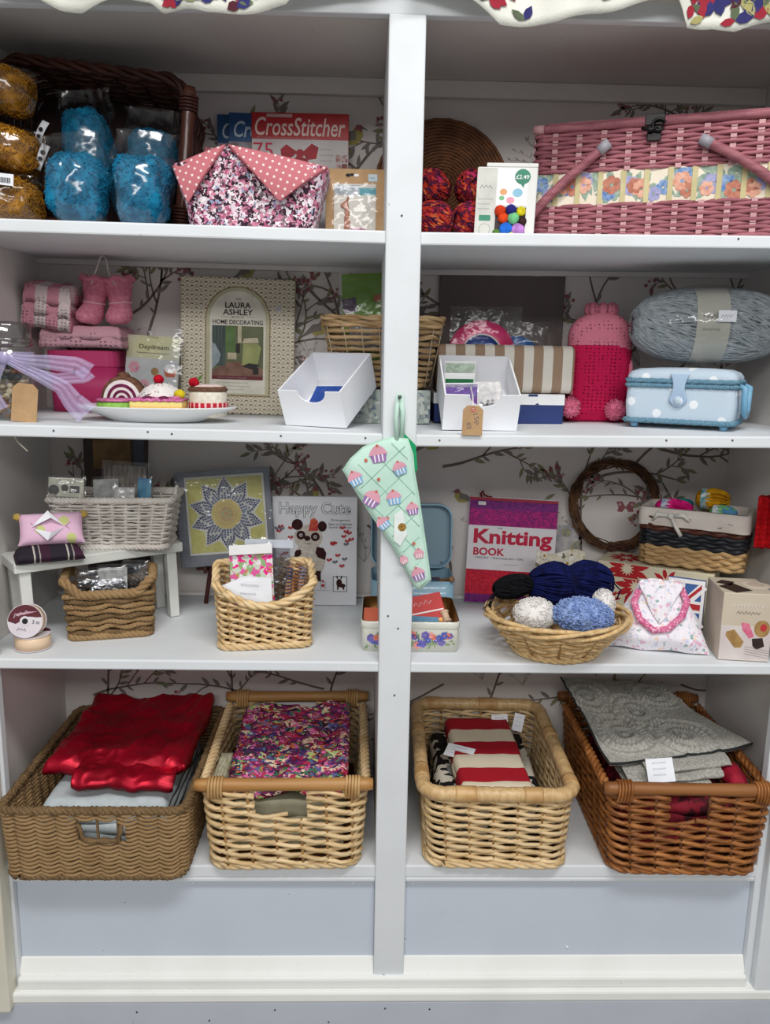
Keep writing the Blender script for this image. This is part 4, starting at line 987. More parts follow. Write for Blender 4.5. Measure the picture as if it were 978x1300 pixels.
def fluffy(parent, r, m, c=(0, 0, 0), seed=0, amp=.09, fr=7, nst=90, rad=.0016, name='wool', ln=.012, lump=0):
    """fuzzy or boucle wool: a lumpy body covered in little loops"""
    g = G(); random.seed(300+seed)
    f = lambda d: (1 if not lump else (abs(d.x)**3+abs(d.y)**3+abs(d.z)**3)**(-1/3)*(1+lump*nz(d.x*1.6+seed*3.1, d.y*1.6, d.z*1.6)))*(1+amp*nz(d.x*fr+seed, d.y*fr, d.z*fr)+amp*.6*nz(d.x*fr*2.3, d.y*fr*2.3+seed, d.z*fr*2.3))
    g.ball(c, r, 56, 34, f)
    for s in range(nst):
        d = Vector((random.gauss(0, 1), random.gauss(0, 1), random.gauss(0, 1))).normalized(); k = f(d)
        p = Vector((c[0]+d.x*r[0]*k, c[1]+d.y*r[1]*k, c[2]+d.z*r[2]*k)); u = d.orthogonal().normalized(); u.rotate(Matrix.Rotation(U(0, 6.28), 3, d))
        g.tube([p+u*ln*(-.5)-d*.002, p+u*ln*-.3+d*ln*.22, p+u*ln*.1+d*ln*.26, p+u*ln*.5-d*.002], rad, 4)
    return g.build(name, m, parent, True, kind='stuff')
def wool(name, col, c2): return mat(name, col, c2, rough=.9, ns=90, sheen=.0, spec=.15, bump=.3, bs=420)
t = thing('wool_skein', 'navy blue two-lobed skein on top of the willow bowl', 'wool', P('C', .298, .110, .100), 0, 0, -3)
hank(t, .142, (.038, .040), 150, .0017, wool('navy_wool', (18, 26, 82), (10, 14, 50)), waist=.30, seed=1)
g = G()
for k in range(4): g.tube([(.002*k-.003, .028*math.cos(a), .0295*math.sin(a)) for a in [2*PI*i/20 for i in range(20)]], .0018, 5, True)
g.tube([(.0, -.03, 0), (.003, -.034, -.02), (.02, -.04, -.028)], .0016, 5); g.tube([(.068, -.008, .004), (.082, -.01, -.012), (.076, -.01, -.028)], .0013, 5)
g.build('tie', wool('navy_wool_tie', (14, 20, 64), (8, 10, 40)), t, True)
t = thing('wool_skein', 'small black fuzzy skein spilling over the rim of willow bowl', 'wool', P('C', .198, .092, .099), 12, 0, -8)
hank(t, .068, (.019, .0195), 80, .0013, wool('black_wool', (22, 22, 26), (10, 10, 12)), seed=2, twist=.6)
g = G()
for k in range(8): g.tube([(-.028, -.004, 0), (-.04-U(0, .008), -.012+U(-.006, .006), U(-.02, .004)), (-.048-U(0, .014), -.016+U(-.008, .008), -.022-U(0, .014))], .0008, 4)
g.build('loose_ends', wool('black_wool', 0, 0), t, True, kind='stuff')
t = thing('wool_ball', 'large white wool ball under the black skein', 'wool', P('C', .224, .036, .071))
fluffy(t, (.033, .028, .024), wool('white_wool', (238, 234, 230), (226, 222, 218)), seed=3, amp=.02, nst=420, rad=.0006, ln=.009)
t = thing('wool_ball', 'small white wool ball peeping out beside fluffy pale blue wool', 'wool', P('C', .343, .066, .080))
fluffy(t, (.017, .022, .022), wool('white_wool', 0, 0), seed=4, amp=.02, nst=260, rad=.0006, ln=.008)
t = thing('wool_ball', 'fluffy pale blue wool in the front of willow bowl', 'wool', P('C', .297, .018, .074), 0, 0, 6)
fluffy(t, (.046, .028, .028), wool('baby_blue_wool', (150, 172, 216), (122, 146, 198)), seed=5, amp=.12, fr=10, nst=1300, rad=.0010, ln=.0055)

# twig wreath standing on the cream box
def obox(name, label, cat, loc, w, d, h, m, rz=0, rx=0, ry=0, bv=.0012):
    t = thing(name, label, cat, loc, rz, rx, ry)
    bevel(G().box(-w/2, w/2, -d/2, d/2, 0, h).build('carton', m, t), bv); return t
CREAMB = mat('cream_box_card', (232, 224, 196), (222, 212, 182), rough=.55, ns=8)
t = thing('flower_box', 'cream cardboard box with big red flower print', 'box', P('C', .500, .253, .0008), -30)
bevel(G().box(-.1, .1, -.044, .044, 0, .074).build('body', CREAMB, t), .001); lid = bevel(G().box(-.102, .102, -.046, .046, .0745, .102).build('lid', CREAMB, t), .0015)
RF = mat('box_red_flower', (196, 36, 44), (178, 26, 36), rough=.6); PF = mat('box_pink_flower', (226, 196, 190), rough=.6)
def clipz(poly, z, up):
    out = []
    for a, b in zip(poly, poly[1:]+poly[:1]):
        ia, ib = (a[1] >= z) == up, (b[1] >= z) == up
        if ia: out.append(a)
        if ia != ib: f = (z-a[1])/(b[1]-a[1]); out.append((a[0]+(b[0]-a[0])*f, z))
    return out
def bigf(cx, cz, r, n=10, e=.5, zlo=-9, zhi=9):
    out = []
    for k in range(n):
        a = PI*2*k/n+.2; p = leaf(cx+.18*r*math.cos(a), cz+.18*r*math.sin(a), a, r*.82, e); p = clipz(p, zlo, True); p = clipz(p, zhi, False) if len(p) > 2 else p
        if len(p) > 2: out.append(p)
    return out
deco(t, RF, bigf(-.048, .092, .040, 12, .42, .0755, .101), -.046, 'red_flower'); deco(t, RF, bigf(-.030, .060, .040, 11, .42, .001, .073), -.044, 'red_flower'); deco(t, RF, bigf(.022, .078, .026, 8, .42, .0755, .1), -.046, 'red_flower')
deco(t, PF, bigf(.035, .05, .03, 9, .42, .001, .073), -.044, 'pink_flower'); deco(t, RF, bigf(-.075, .03, .02, 8, .42, .001, .073), -.044, 'red_flower')
g = G()
for k, p in enumerate(bigf(-.06, .0, .035, 10, .42, -.042, .042)+bigf(.01, .03, .03, 10, .42, -.042, .044)):
    n = len(p); a = sum(p[i][0]*p[(i+1) % n][1]-p[(i+1) % n][0]*p[i][1] for i in range(n)); p = p if a > 0 else p[::-1]; g.add([(x, y, .1023+.00002*(k % 5)) for x, y in p], [tuple(range(n))])
g.build('lid_flower', (RF), lid)
TWIG = mat('wreath_twig', (112, 78, 50), (70, 46, 30), rough=.8, ns=60)
t = thing('twig_wreath', 'round brown twig wreath leaning against the wallpaper', 'wreath', P('C', .435, .318, .104), 0, -9)
random.seed(41)
for s in range(40):
    g = G(); a0 = U(0, 6.28); tw = U(1.0, 4.5)*random.choice((1, 1, -1)); R0 = U(.0, .0095); ph = U(0, 6.28); ln = U(4.2, 6.1); pts = []
    for i in range(60):
        a = a0+ln*i/59; q = ph+tw*a; rr = .081+R0*math.cos(q)+.0015*nz(a*2, s, 1)
        pts.append((rr*math.cos(a), R0*.8*math.sin(q), .093+rr*math.sin(a)))
    g.tube(pts, U(.0008, .0017), 5); g.build('twig', TWIG, t, True)
g = G()
for i in range(4): g.tube([(.082*math.cos(a)+.0*i, 0, .093+.082*math.sin(a)) for a in (4.6, 4.66)], .010, 8)
g.build('raffia_tie', mat('wreath_tie', (150, 116, 76), rough=.8), t, True)
random.seed(42); g = G()
for k in range(26): g.ball((.004+U(-.028, .03), U(-.012, .0), .010+U(-.004, .006)), (U(.004, .007), .004, U(.003, .005)), 7, 5)
g.build('dried_leaves', mat('wreath_dark_leaf', (74, 44, 34), rough=.9), t, False, 'stuff')

# lined basket on the cream box
t = thing('lined_basket', 'banded brown, black and natural basket with white cloth lining and wool', 'basket', P('C', .553, .229, .1045), -30); t.scale = (1, 1, 1.12)
SB = [mat('basket_natural_rush', (206, 172, 122), (176, 138, 90), rough=.6, ns=40, stretch=(.4, .4, 6)), mat('basket_black_rush', (42, 44, 52), (26, 28, 32), rough=.5, ns=40), mat('basket_brown_rush', (98, 52, 38), (72, 36, 26), rough=.5, ns=40)]
def lrow(q, nrow, m, nm, rad=.0042):
    pts = []; k = (q+.5)/nrow
    ring = rrect(.170+.006*k, .090+.006*k, .010, 96)
    g = G()
    for i, (x, y, nx, ny) in enumerate(ring): o = .0024*math.sin(i*PI/3+PI*(q % 2)); pts.append((x+nx*o, y+ny*o, .004+.080*k+.0012*math.cos(i*PI/3)))
    g.tube(pts, rad, 6, True); g.build(nm, m, t, True)
for q in range(13): lrow(q, 13, SB[0] if q < 5 else (SB[1] if q < 9 else SB[2]), 'rush_strand')
base_plate(t, .162, .084, .01, SB[0])
LIN = mat('white_liner_cloth', (226, 218, 208), (214, 204, 194), rough=.85, bump=.2, bs=400)
g = G(); N_ = 96
def lring(w, d, z, wob): return [(x+nx*wob*nz(i*.2, z*50, 1), y+ny*wob*nz(i*.2, z*50, 1), z+.001*nz(i*.15, 3, z*9)) for i, (x, y, nx, ny) in enumerate(rrect(w, d, .012, N_))]
g.loft([lring(.187, .107, .068, .003), lring(.188, .108, .082, .002), lring(.185, .105, .0955, .001), lring(.170, .090, .0965, .001), lring(.164, .084, .05, .002), lring(.162, .082, .02, .001)], 0, False, True); g.build('cloth_lining', LIN, t, True)
g = G()
g.tube([(-.040, -.0565, .086), (-.058, -.061, .088), (-.066, -.0575, .077)], [.003, .0042, .0022], 6); g.tube([(-.034, -.0565, .086), (-.014, -.061, .09), (-.004, -.0575, .08)], [.003, .0042, .0022], 6); g.tube([(-.036, -.057, .086), (-.026, -.061, .07), (-.016, -.060, .056)], .0034, 6); g.ball((-.037, -.058, .086), (.006, .005, .005), 10, 7)
g.build('bow', mat('white_ribbon_bow', (236, 232, 224), rough=.7), t, True)
for lab, x, y, z, L, rr, a, c, c2, sd in (('hot pink wool ball in white-lined basket', .514, .240, .102, .064, .017, -30, (236, 40, 140), (200, 24, 110), 11), ('mustard yellow wool ball on top in white-lined basket', .581, .233, .121, .056, .019, -30, (206, 152, 24), (172, 120, 16), 12), ('green and blue variegated wool ball in white-lined basket', .584, .192, .102, .044, .015, -34, (120, 190, 110), (90, 150, 190), 13), ('teal wool ball behind the pink one in white-lined basket', .540, .268, .106, .036, .0095, -30, (40, 150, 140), (30, 110, 120), 14)):
    t2 = thing('wool_ball', lab, 'wool', P('C', x, y, .1045+z), a)
    hank(t2, L, (rr, rr), 80, .0016, mat('wool_%d' % sd, c, c2, rough=.9, ns=70, spec=.15, lo=.45, hi=.55), seed=sd)
    g = G(); g.lathe([(rr*1.03, -.008), (rr*1.05, 0), (rr*1.03, .008)], 20); o = g.build('paper_band', mat('wool_band_%d' % sd, (150, 160, 200) if sd == 11 else ((40, 140, 150) if sd == 12 else (196, 206, 210)), (220, 226, 226), rough=.5, ns=120), t2, True); o.rotation_euler = (0, PI/2, 0); o.location = (-L*.2, 0, 0); o.scale = (.98, .98, 1)

# drawstring bag
FB = patches('rosebud_print', [((236, 232, 238), 12), ((240, 236, 242), 8), ((226, 178, 200), 1.6), ((150, 176, 172), .8), ((206, 210, 230), 2.4), ((240, 210, 190), .6)], 230, warp=1.0)
FPK = patches('pink_ditsy_print', [((214, 110, 150), 6), ((226, 140, 172), 3), ((240, 190, 206), 1.5), ((198, 90, 136), 3)], 420)
t = thing('drawstring_bag', 'small white rosebud drawstring bag with pink trim lying slumped', 'bag', P('C', .436, .062, .0008), -14, -24)
def fbag(u, v, s):
    w = .082*(1-.62*v**1.25); x = (u-.5)*2*w; e = max(0, 1-abs(2*u-1)**3.2); th = .030*e**.6*(1-.35*v)*min(1, .18+v*6)
    return (x+.003*nz(u*3, v*3, 1), s*th+.0022*nz(u*5, v*5, s*3)+.003*math.sin(22*u)*v**2, .116*v+.004*nz(u*4, 1, v))
g = G()
for s in (-1, 1): g.grid(lambda u, v: fbag(u, v if s < 0 else v, s), 36, 26)
g.build('bag_body', FB, t, True)
g = G()
for s in (-1,):
    g.grid(lambda u, v: (( u-.5)*2*(.031-.004*v)*(1+.18*math.sin(PI*v)), -.0205-.0085*math.sin(PI*min(1, v*1.1)*.75)*(1-.5*abs(2*u-1))+.0018*math.sin(26*u)*(1-v), .113-.072*v*(1-.75*abs(2*u-1)**1.5)+.0015*nz(u*9, v*3, 2)), 40, 14)
o = g.build('gathered_flap', FB, t, True); o.modifiers.new('thickness', 'SOLIDIFY').thickness = .0015
def strip(pts, wd, m, nm, y=0):
    g = G(); L = len(pts); a = []
    for i, p in enumerate(pts):
        q0, q1 = Vector(pts[max(0, i-1)]), Vector(pts[min(L-1, i+1)]); d = (q1-q0).normalized(); nrm = Vector((-d.z, 0, d.x))
        a.append((Vector(p)-nrm*wd/2, Vector(p)+nrm*wd/2))
    v = [q for ab in a for q in ab]
    g.add(v, [(2*i, 2*i+2, 2*i+3, 2*i+1) for i in range(L-1)]); o = g.build(nm, m, t, True); o.modifiers.new('thickness', 'SOLIDIFY').thickness = .0015; return o
strip([(-.034, -.024, .096), (-.042, -.029, .074), (-.032, -.033, .046), (-.010, -.034, .029), (.012, -.034, .033), (.034, -.031, .056), (.042, -.025, .082), (.033, -.019, .104)], .011, FPK, 'pink_trim')
g = G(); g.tube([(-.026, -.020, .104), (-.01, -.0235, .103), (.012, -.0235, .104), (.027, -.020, .106)], .0018, 6); g.build('drawstring', mat('pale_cord', (226, 214, 220), rough=.8), t, True)

# boxed knitting kit at the end of the shelf
KB = mat('kit_box_print', (208, 196, 176), (194, 180, 160), rough=.5, ns=7)
t = obox('knitting_kit_box', 'boxed knitting kit with cakes and tea cup photo at shelf end', 'box', P('C', .566, .064, .0008), .078, .094, .112, KB, -8)
y = -.047; BRN = mat('choc_brown_print', (62, 42, 36), (44, 30, 26), rough=.6); SAND = mat('biscuit_print', (176, 140, 86), (150, 114, 66), ns=60); PNKC = mat('wafer_print', (214, 96, 130), (226, 130, 156), ns=120)
deco(t, mat('kit_cloth_print', (218, 208, 204), (206, 194, 190), ns=20), [rect(-.0385, .0385, .001, .058)], y, 'photo_ground')
deco(t, SAND, [[(-.030, .048), (-.018, .052), (-.002, .032), (-.006, .022), (-.016, .022), (-.031, .042)]], y-.0003, 'biscuit_photo')
deco(t, PNKC, [[(-.008, .064), (.003, .063), (.013, .042), (.006, .038), (-.006, .052)]], y-.0003, 'wafer_photo'); deco(t, BRN, [[(.010, .038), (.026, .040), (.030, .026), (.018, .020), (.012, .026)]], y-.0003, 'chocolate_photo')
deco(t, SAND, [circ(.024, .055, .012, .014)], y-.0003, 'tart_photo'); deco(t, RED, [circ(.026, .057, .005, .006)], y-.0006, 'cherry_photo')
deco(t, mat('kit_line_print', (160, 146, 140), rough=.7), [[(.0, .012+.004*k), (.0385, .006+.004*k), (.0385, .0066+.004*k), (.0, .0126+.004*k)] for k in range(4)], y-.0003, 'cloth_lines')
scribble(t, .006, .092, .058, .006, WHITEP, y-.0004); scribble(t, .008, .080, .05, .006, BRN, y-.0004)
g = G(); g.add([(x, yy, .1124) for x, yy in ((-.038, -.01), (-.01, .012), (.01, -.03), (-.02, -.046))]+[(x, yy, .1124) for x, yy in ((-.036, .012), (-.022, .03), (-.004, .02), (-.016, -.004))], [(0, 3, 2, 1), (4, 7, 6, 5)]); g.build('brownie_photo', BRN, t)
g = G(); g.lathe([(.0005, .1122), (.022, .1122), (.022, .1126), (.0005, .1126)], 24, (.026, .004, 0)); g.build('saucer_photo', mat('saucer_print', (228, 216, 196), rough=.6), t); g = G(); g.lathe([(.0005, .1127), (.014, .1127), (.0005, .1129)], 20, (.026, .008, 0)); g.build('cup_photo', mat('cup_print', (206, 186, 170), rough=.6), t)
t = thing('flag_card', 'union flag card box standing beside the boxed knitting kit', 'box', P('C', .494, .108, .0008), -30, -4)
bevel(G().box(-.030, .030, 0, .012, .0, .108).build('carton', mat('flag_blue', (66, 106, 168), (52, 92, 154), rough=.55), t), .0008)
def fbar(x0, z0, x1, z1, w):
    dx, dz = x1-x0, z1-z0; l = math.hypot(dx, dz); a, b = -dz/l*w/2, dx/l*w/2; return [(x0+a, z0+b), (x1+a, z1+b), (x1-a, z1-b), (x0-a, z0-b)]
WV, RV = WHITEP, mat('flag_red', (190, 40, 48), rough=.55); c0 = (-.016, .062)
deco(t, WV, [fbar(-.029, .030, .028, .100, .014), fbar(-.029, .1, .028, .026, .014), rect(-.022, -.002, .001, .1075), rect(-.0298, .0298, .052, .072)], -.0001, 'flag_white')
deco(t, RV, [rect(-.017, -.007, .001, .1075), rect(-.0298, .0298, .057, .067)], -.0006, 'flag_cross'); deco(t, RV, [fbar(-.004, .066, .027, .100, .005), fbar(-.004, .057, .027, .026, .005), fbar(-.029, .034, -.02, .048, .005)], -.0005, 'flag_diagonal')
deco(t, WV, [rect(-.030, .030, .101, .108), rect(.025, .030, 0, .108)], -.0009, 'white_border')
t = thing('red_knitted_ball', 'bright red knitted strip hanging at the very end of the shelf', 'knitting', (.634, .124, .845))
g = G(); g.grid(lambda u, v: (-.016+.034*u, .004*math.sin(2*PI*3*u)+.001*math.sin(60*v), -.085+.085*v), 24, 50, th=0); o = g.build('knitted_strip', wool('bright_red_wool', (206, 24, 32), (170, 14, 24)), t, True); o.modifiers.new('thickness', 'SOLIDIFY').thickness = .007
t.name = 'knitted_strip'
g = G(); g.tube([(0, 0, 0), (.004, .004, .05), (.02, .006, .075)], .001, 5); g.build('hanging_cord', TWINE, t, True)

# cupcake pot holder hanging from a nail in the centre post
MINT = mat('mint_cotton', (200, 230, 216), (186, 220, 204), rough=.8, ns=14, bump=.25, bs=60)
t = thing('pot_holder', 'mint green cupcake-print quilted pot holder hanging on centre post', 'pot holder', (0, -.0125, .902))
outl = [(-.012, .047), (-.030, .043), (-.052, .033), (-.070, .016), (-.081, .001), (-.066, -.024), (-.048, -.052), (-.027, -.083), (-.006, -.112), (.012, -.142), (.029, -.177), (.0345, -.180), (.050, -.165), (.044, -.130), (.036, -.082), (.028, -.035), (.021, .0), (.0185, .024), (.011, .046)]
def front(x, z): return -.0065-.0016*abs(math.sin(38*(x+z)))*abs(math.sin(38*(x-z)))
g = G(); cx_, cz_ = .0, -.045; rings = []
for k, (f, y) in enumerate(((1, .0055), (1.0, .004), (1.012, .0), (1.0, -.004), (.965, -.0062), (.8, None), (.6, None), (.4, None), (.2, None))):
    rings.append([(cx_+(x-cx_)*f, y if y is not None else front(cx_+(x-cx_)*f, cz_+(z-cz_)*f), cz_+(z-cz_)*f) for x, z in outl])
rings = [r[::-1] for r in rings]
g.loft(rings, 0, True, True); g.build('quilted_panel', MINT, t, True)
g = G()
for c in (-.21, -.17, -.13, -.09, -.05, -.01, .03):
    for sg in (1, -1):
        pts = [(x, front(x, c+sg*x)-.0004, c+sg*x) for x in [-.08+.004*i for i in range(34)]]; run = []
        for p in pts:
            ins = False
            for (xa, za), (xb, zb) in zip(outl, outl[1:]+outl[:1]):
                if (za > p[2]) != (zb > p[2]) and p[0] < (xb-xa)*(p[2]-za)/(zb-za)+xa: ins = not ins
            if ins: run.append(p)
        if len(run) > 3: g.tube(run[1:-1], .00045, 4)
g.build('quilting_stitch', mat('mint_stitch', (150, 196, 176), rough=.9), t, True, 'stuff')
g = G(); g.tube([(x*1.004, -.001, z) for x, z in outl], .0028, 6, True); g.build('binding', mat('mint_binding', (190, 226, 206), rough=.8), t, True)
g = G(); g.tube([(-.004, -.002, .044), (-.006, -.003, .08), (-.003, -.004, .112), (.0, -.002, .113), (.004, -.001, .085), (.003, .001, .048)], .0038, 6); o = g.build('hanging_loop', MINT, t, True)
deco(t, mat('leaf_green_felt', (20, 160, 104), (14, 146, 92), rough=.8), [[(.006, .056), (.024, .038), (.0275, .002), (.020, -.008), (.010, .03)]], .004, 'green_lining', .002)
PUR, CPK, CBL, ORG = mat('cupcake_purple', (160, 118, 178), rough=.8), mat('cupcake_pink', (228, 166, 182), rough=.8), mat('cupcake_blue', (140, 186, 224), rough=.8), mat('heart_orange', (206, 110, 84), rough=.8)
def cupcake(x, z, s, a, mw, mi):
    ca, sa = math.cos(a), math.sin(a); R = lambda pts: [(x+s*(px*ca-pz*sa), z+s*(px*sa+pz*ca)) for px, pz in pts]
    y = -.0086
    deco(t, mw, [R([(-.42, -.5), (.42, -.5), (.55, .05), (-.55, .05)])], y, 'cupcake_case'); deco(t, WHITEP, [R([(q-.05, -.46), (q+.03, -.46), (q+.05, .02), (q-.05, .02)]) for q in (-.26, 0, .26)], y-.0003, 'case_pleat')
    deco(t, mi, [R([(.62*math.cos(b)*(1-.25*math.sin(b)), .03+.62*math.sin(b)) for b in [PI*i/12 for i in range(13)]])], y-.0003, 'icing'); deco(t, ORG, [R(circ(.02, .62, .1, n=8))], y-.0006, 'cherry_print')
for a in ((-.031, .024, .022, .2, PUR, CPK), (-.064, -.012, .019, .5, CBL, CPK), (-.040, -.042, .022, -.5, PUR, CPK), (-.007, -.040, .019, .2, CBL, CPK), (.001, .004, .018, .4, CBL, CPK), (-.022, -.078, .017, .7, CBL, CPK), (.021, -.056, .016, .2, PUR, CPK), (.032, -.124, .013, .2, CPK, CPK), (.032, -.156, .018, .4, PUR, CPK), (.010, -.134, .011, .5, CPK, CPK)): cupcake(*a)
deco(t, ORG, [circ(x, z, .0026, n=8) for x, z in ((-.049, .016), (-.030, -.012), (.024, -.108), (-.016, -.07))], -.0088, 'heart_print', .0003, True)
deco(t, mat('white_patch', (232, 240, 236), rough=.7), [[(-.006, -.064), (.006, -.056), (.014, -.094), (.004, -.112), (-.006, -.104)]], -.0087, 'care_label', .0006); deco(t, mat('bear_print', (176, 140, 50), (120, 80, 40), ns=300), [circ(.006, -.083, .0062, n=12)], -.0096, 'label_print')
g = G(); g.lathe([(.0004, 0), (.0016, 0), (.0016, .018), (.003, .018), (.003, .020), (.0004, .0202)], 10); o = g.build('nail', mat('steel_nail', (130, 132, 136), metal=1, rough=.4), div, True); o.location = (-.0015, -.004, 1.011); o.rotation_euler = (PI/2, 0, 0)
# ---------------------------------------------------------------- second shelf down
GLASS = film('jar_glass', (244, 250, 248), gloss=.10, rough=.04, bs=6)
t = thing('glass_jar', 'glass jar of dried shells and buttons with lilac ribbon', 'jar', P('B', -.606, .094, .0008)); t.scale = (1.12, 1.12, 1.03)
prof = [(.0005, .0), (.030, 0), (.0335, .004), (.0335, .084), (.031, .096), (.0255, .104), (.0255, .106)]
g = G(); g.lathe(prof, 40); g.build('glass_body', GLASS, t, True)
g = G(); g.lathe([(.0275, .106), (.0325, .108), (.0325, .122), (.0325, .138), (.030, .143), (.0005, .145)], 40); g.build('lid', film('lid_glass', (220, 218, 216), gloss=.22, rough=.08, bs=6), t, True)
for z in (.112, .118):
    g = G(); g.tube([(.0335*math.cos(a), .0335*math.sin(a), z) for a in [2*PI*i/36 for i in range(36)]], .0016, 6, True); g.build('lid_ring', film('lid_ring_glass', (210, 210, 208), gloss=.3), t, True)
random.seed(51)
BD = [mat('bead_brown', (150, 92, 54), (120, 70, 40), rough=.4, ns=60), mat('bead_tan', (206, 156, 110), (180, 128, 84), rough=.35, ns=60), mat('shell_cream', (214, 200, 176), (170, 140, 110), rough=.6, ns=140), mat('button_dark', (44, 44, 46), rough=.4), mat('button_red', (170, 70, 60), rough=.5), mat('sprig_green', (96, 130, 70), rough=.7)]
gs = [G() for _ in BD]
for lay in range(12):
    for k in range(13):
        a = U(0, 6.28); r = .0275*math.sqrt(U(.15, 1)); z = .006+lay*.0072
        i = (1 if random.random() < .6 else 0) if lay < 4 else (2 if lay < 8 else random.choice((3, 3, 3, 4, 5, 2, 0)))
        s = U(.0035, .0055) if i != 3 else U(.005, .008)
        gs[i].ball((r*math.cos(a), r*math.sin(a), z), (s, s, s*(.8 if i < 2 else .55)), 8, 6, None, 0, Matrix.Rotation(U(0, 3), 3, 'X'))
for g, m, nm in zip(gs, BD, ('brown_beads', 'tan_beads', 'cream_shells', 'dark_buttons', 'red_buttons', 'green_sprigs')): g.build(nm, m, t, True, 'stuff')
def gauze(name, col, alpha=.42):
    m, nt, p = nodes(name); p.inputs['Base Color'].default_value = C(col); p.inputs['Roughness'].default_value = .5; p.inputs['Sheen Weight'].default_value = .4
    w = N(nt, 'ShaderNodeTexNoise'); w.inputs['Scale'].default_value = 220; nt.links.new(coord(nt, (1, 1, 5)), w.inputs[0])
    nt.links.new(mth(nt, 'ADD', mth(nt, 'MULTIPLY', w.outputs[0], .35), alpha-.17), p.inputs['Alpha']); return m
ORGZ = gauze('lilac_organza', (200, 190, 230))
def ribbon(parent, pts, w0, w1, nm='ribbon', m=None, pleat=.0009):
    g = G(); n = len(pts)
    def f(u, v):
        q = u*(n-1); i = min(int(q), n-2); a, b = Vector(pts[i]), Vector(pts[i+1]); fr = q-i; fr = fr*fr*(3-2*fr)*.5+fr*.5; p = a.lerp(b, fr); d = (b-a).normalized()
        nn = Vector((-d.z, 0, d.x)); w = (w0+(w1-w0)*u)*(v-.5)
        return tuple(p+nn*w+Vector((0, pleat*math.sin(v*19+u*3), 0)))
    g.grid(f, 30, 14); return g.build(nm, m or ORGZ, parent, True)
b = thing('organza_bow', '', '', (0, 0, .092)); del b['label']; del b['category']; b.parent = t
g = G(); g.lathe([(.034, -.008), (.0348, 0), (.034, .008)], 32); g.build('ribbon_band', ORGZ, b, True)
kx = .012
ribbon(b, [(kx, -.036, 0), (kx+.03, -.046, -.004), (kx+.062, -.05, -.006), (kx+.098, -.046, -.010), (kx+.112, -.042, -.020)], .012, .030, 'bow_loop')
ribbon(b, [(kx, -.037, -.002), (kx+.03, -.044, -.018), (kx+.07, -.044, -.030), (kx+.105, -.042, -.026), (kx+.113, -.042, -.018)], .010, .022, 'bow_loop')
ribbon(b, [(kx, -.037, 0), (kx-.03, -.04, -.006), (kx-.045, -.036, -.03), (kx-.04, -.038, -.05)], .012, .022, 'bow_loop')
ribbon(b, [(kx, -.039, -.002), (kx+.042, -.047, -.022), (kx+.078, -.047, -.042), (kx+.09, -.045, -.062), (kx+.108, -.046, -.080)], .010, .036, 'ribbon_tail')
ribbon(b, [(kx, -.039, -.002), (kx-.012, -.042, -.03), (kx-.018, -.042, -.05), (kx-.006, -.042, -.075)], .010, .018, 'ribbon_tail')
g = G(); g.ball((kx, -.040, 0), (.008, .006, .009), 14, 9); g.build('bow_knot', ORGZ, b, True)
g = G(); g.tube([(kx, -.041, -.004), (kx+.012, -.044, -.03), (kx+.026, -.046, -.044)], .0012, 5); g.build('tag_string', TWINE, t, True)
swing_tag(t, .034, .056, KRAFT, 'kraft_tag', 0, 0, (.041, -.046, .055), (0, 6, 0))
# pink box with blankets and bootees
PKB = mat('hot_pink_card', (206, 58, 118), (196, 48, 108), rough=.45, ns=5)
t = thing('pink_box', 'hot pink lidded card box under the crocheted pink blanket', 'box', P('B', -.551, .304, .0008), 2)
g = G(); g.loft([[(x, y, z) for x, y, _, _ in rrect(.112+w, .084+w, .014, 48)] for z, w in ((0, 0), (.082, .006))], 0); g.build('body', PKB, t, True)
g = G(); g.loft([[(x, y, z) for x, y, _, _ in rrect(.122, .094, .016, 48)] for z in (.079, .107)], 0); bevel(g.build('lid', PKB, t), .0012)
def crochet_mat(name, cols, axis, width, hole=.012):
    """open crochet: stripes with a lattice of small dark gaps between stitches"""
    m, nt, p = nodes(name); p.inputs['Roughness'].default_value = .9; p.inputs['Specular IOR Level'].default_value = .15
    s = N(nt, 'ShaderNodeSeparateXYZ'); nt.links.new(coord(nt), s.inputs[0])
    f = mth(nt, 'FRACT', mth(nt, 'DIVIDE', s.outputs['xyz'.index(axis)], width)); r = N(nt, 'ShaderNodeValToRGB'); r.color_ramp.interpolation = 'CONSTANT'; el = r.color_ramp.elements
    tot = sum(q for _, q in cols); acc = 0
    while len(el) < len(cols): el.new(.5)
    for i, (c, q) in enumerate(cols): el[i].position = acc/tot; acc += q
    for i, (c, q) in enumerate(cols): el[i].color = C(c)
    nt.links.new(f, r.inputs[0])
    v = N(nt, 'ShaderNodeTexVoronoi'); v.inputs['Scale'].default_value = 1/hole; v.inputs['Randomness'].default_value = .25; nt.links.new(coord(nt, (1, 1, 1.25)), v.inputs['Vector'])
    k = N(nt, 'ShaderNodeMapRange'); k.inputs[1].default_value = .08; k.inputs[2].default_value = .26; nt.links.new(v.outputs['Distance'], k.inputs[0])
    n = N(nt, 'ShaderNodeTexNoise'); n.inputs['Scale'].default_value = 420; nt.links.new(coord(nt), n.inputs[0])
    h = mth(nt, 'ADD', k.outputs[0], mth(nt, 'MULTIPLY', n.outputs[0], .3))
    dk = N(nt, 'ShaderNodeHueSaturation'); dk.inputs['Value'].default_value = .42; nt.links.new(r.outputs[0], dk.inputs['Color'])
    nt.links.new(mixc(nt, k.outputs[0], dk.outputs[0], r.outputs[0]), p.inputs['Base Color']); addbump(nt, p, h, .8, .004)
    MATS[name] = m; return m
CRP = crochet_mat('pale_pink_crochet', [((222, 172, 186), 1)], 'x', .1, .0085)
CRS = crochet_mat('striped_pink_crochet', [((216, 150, 166), 1), ((228, 210, 210), 1)], 'x', .040, .0065)
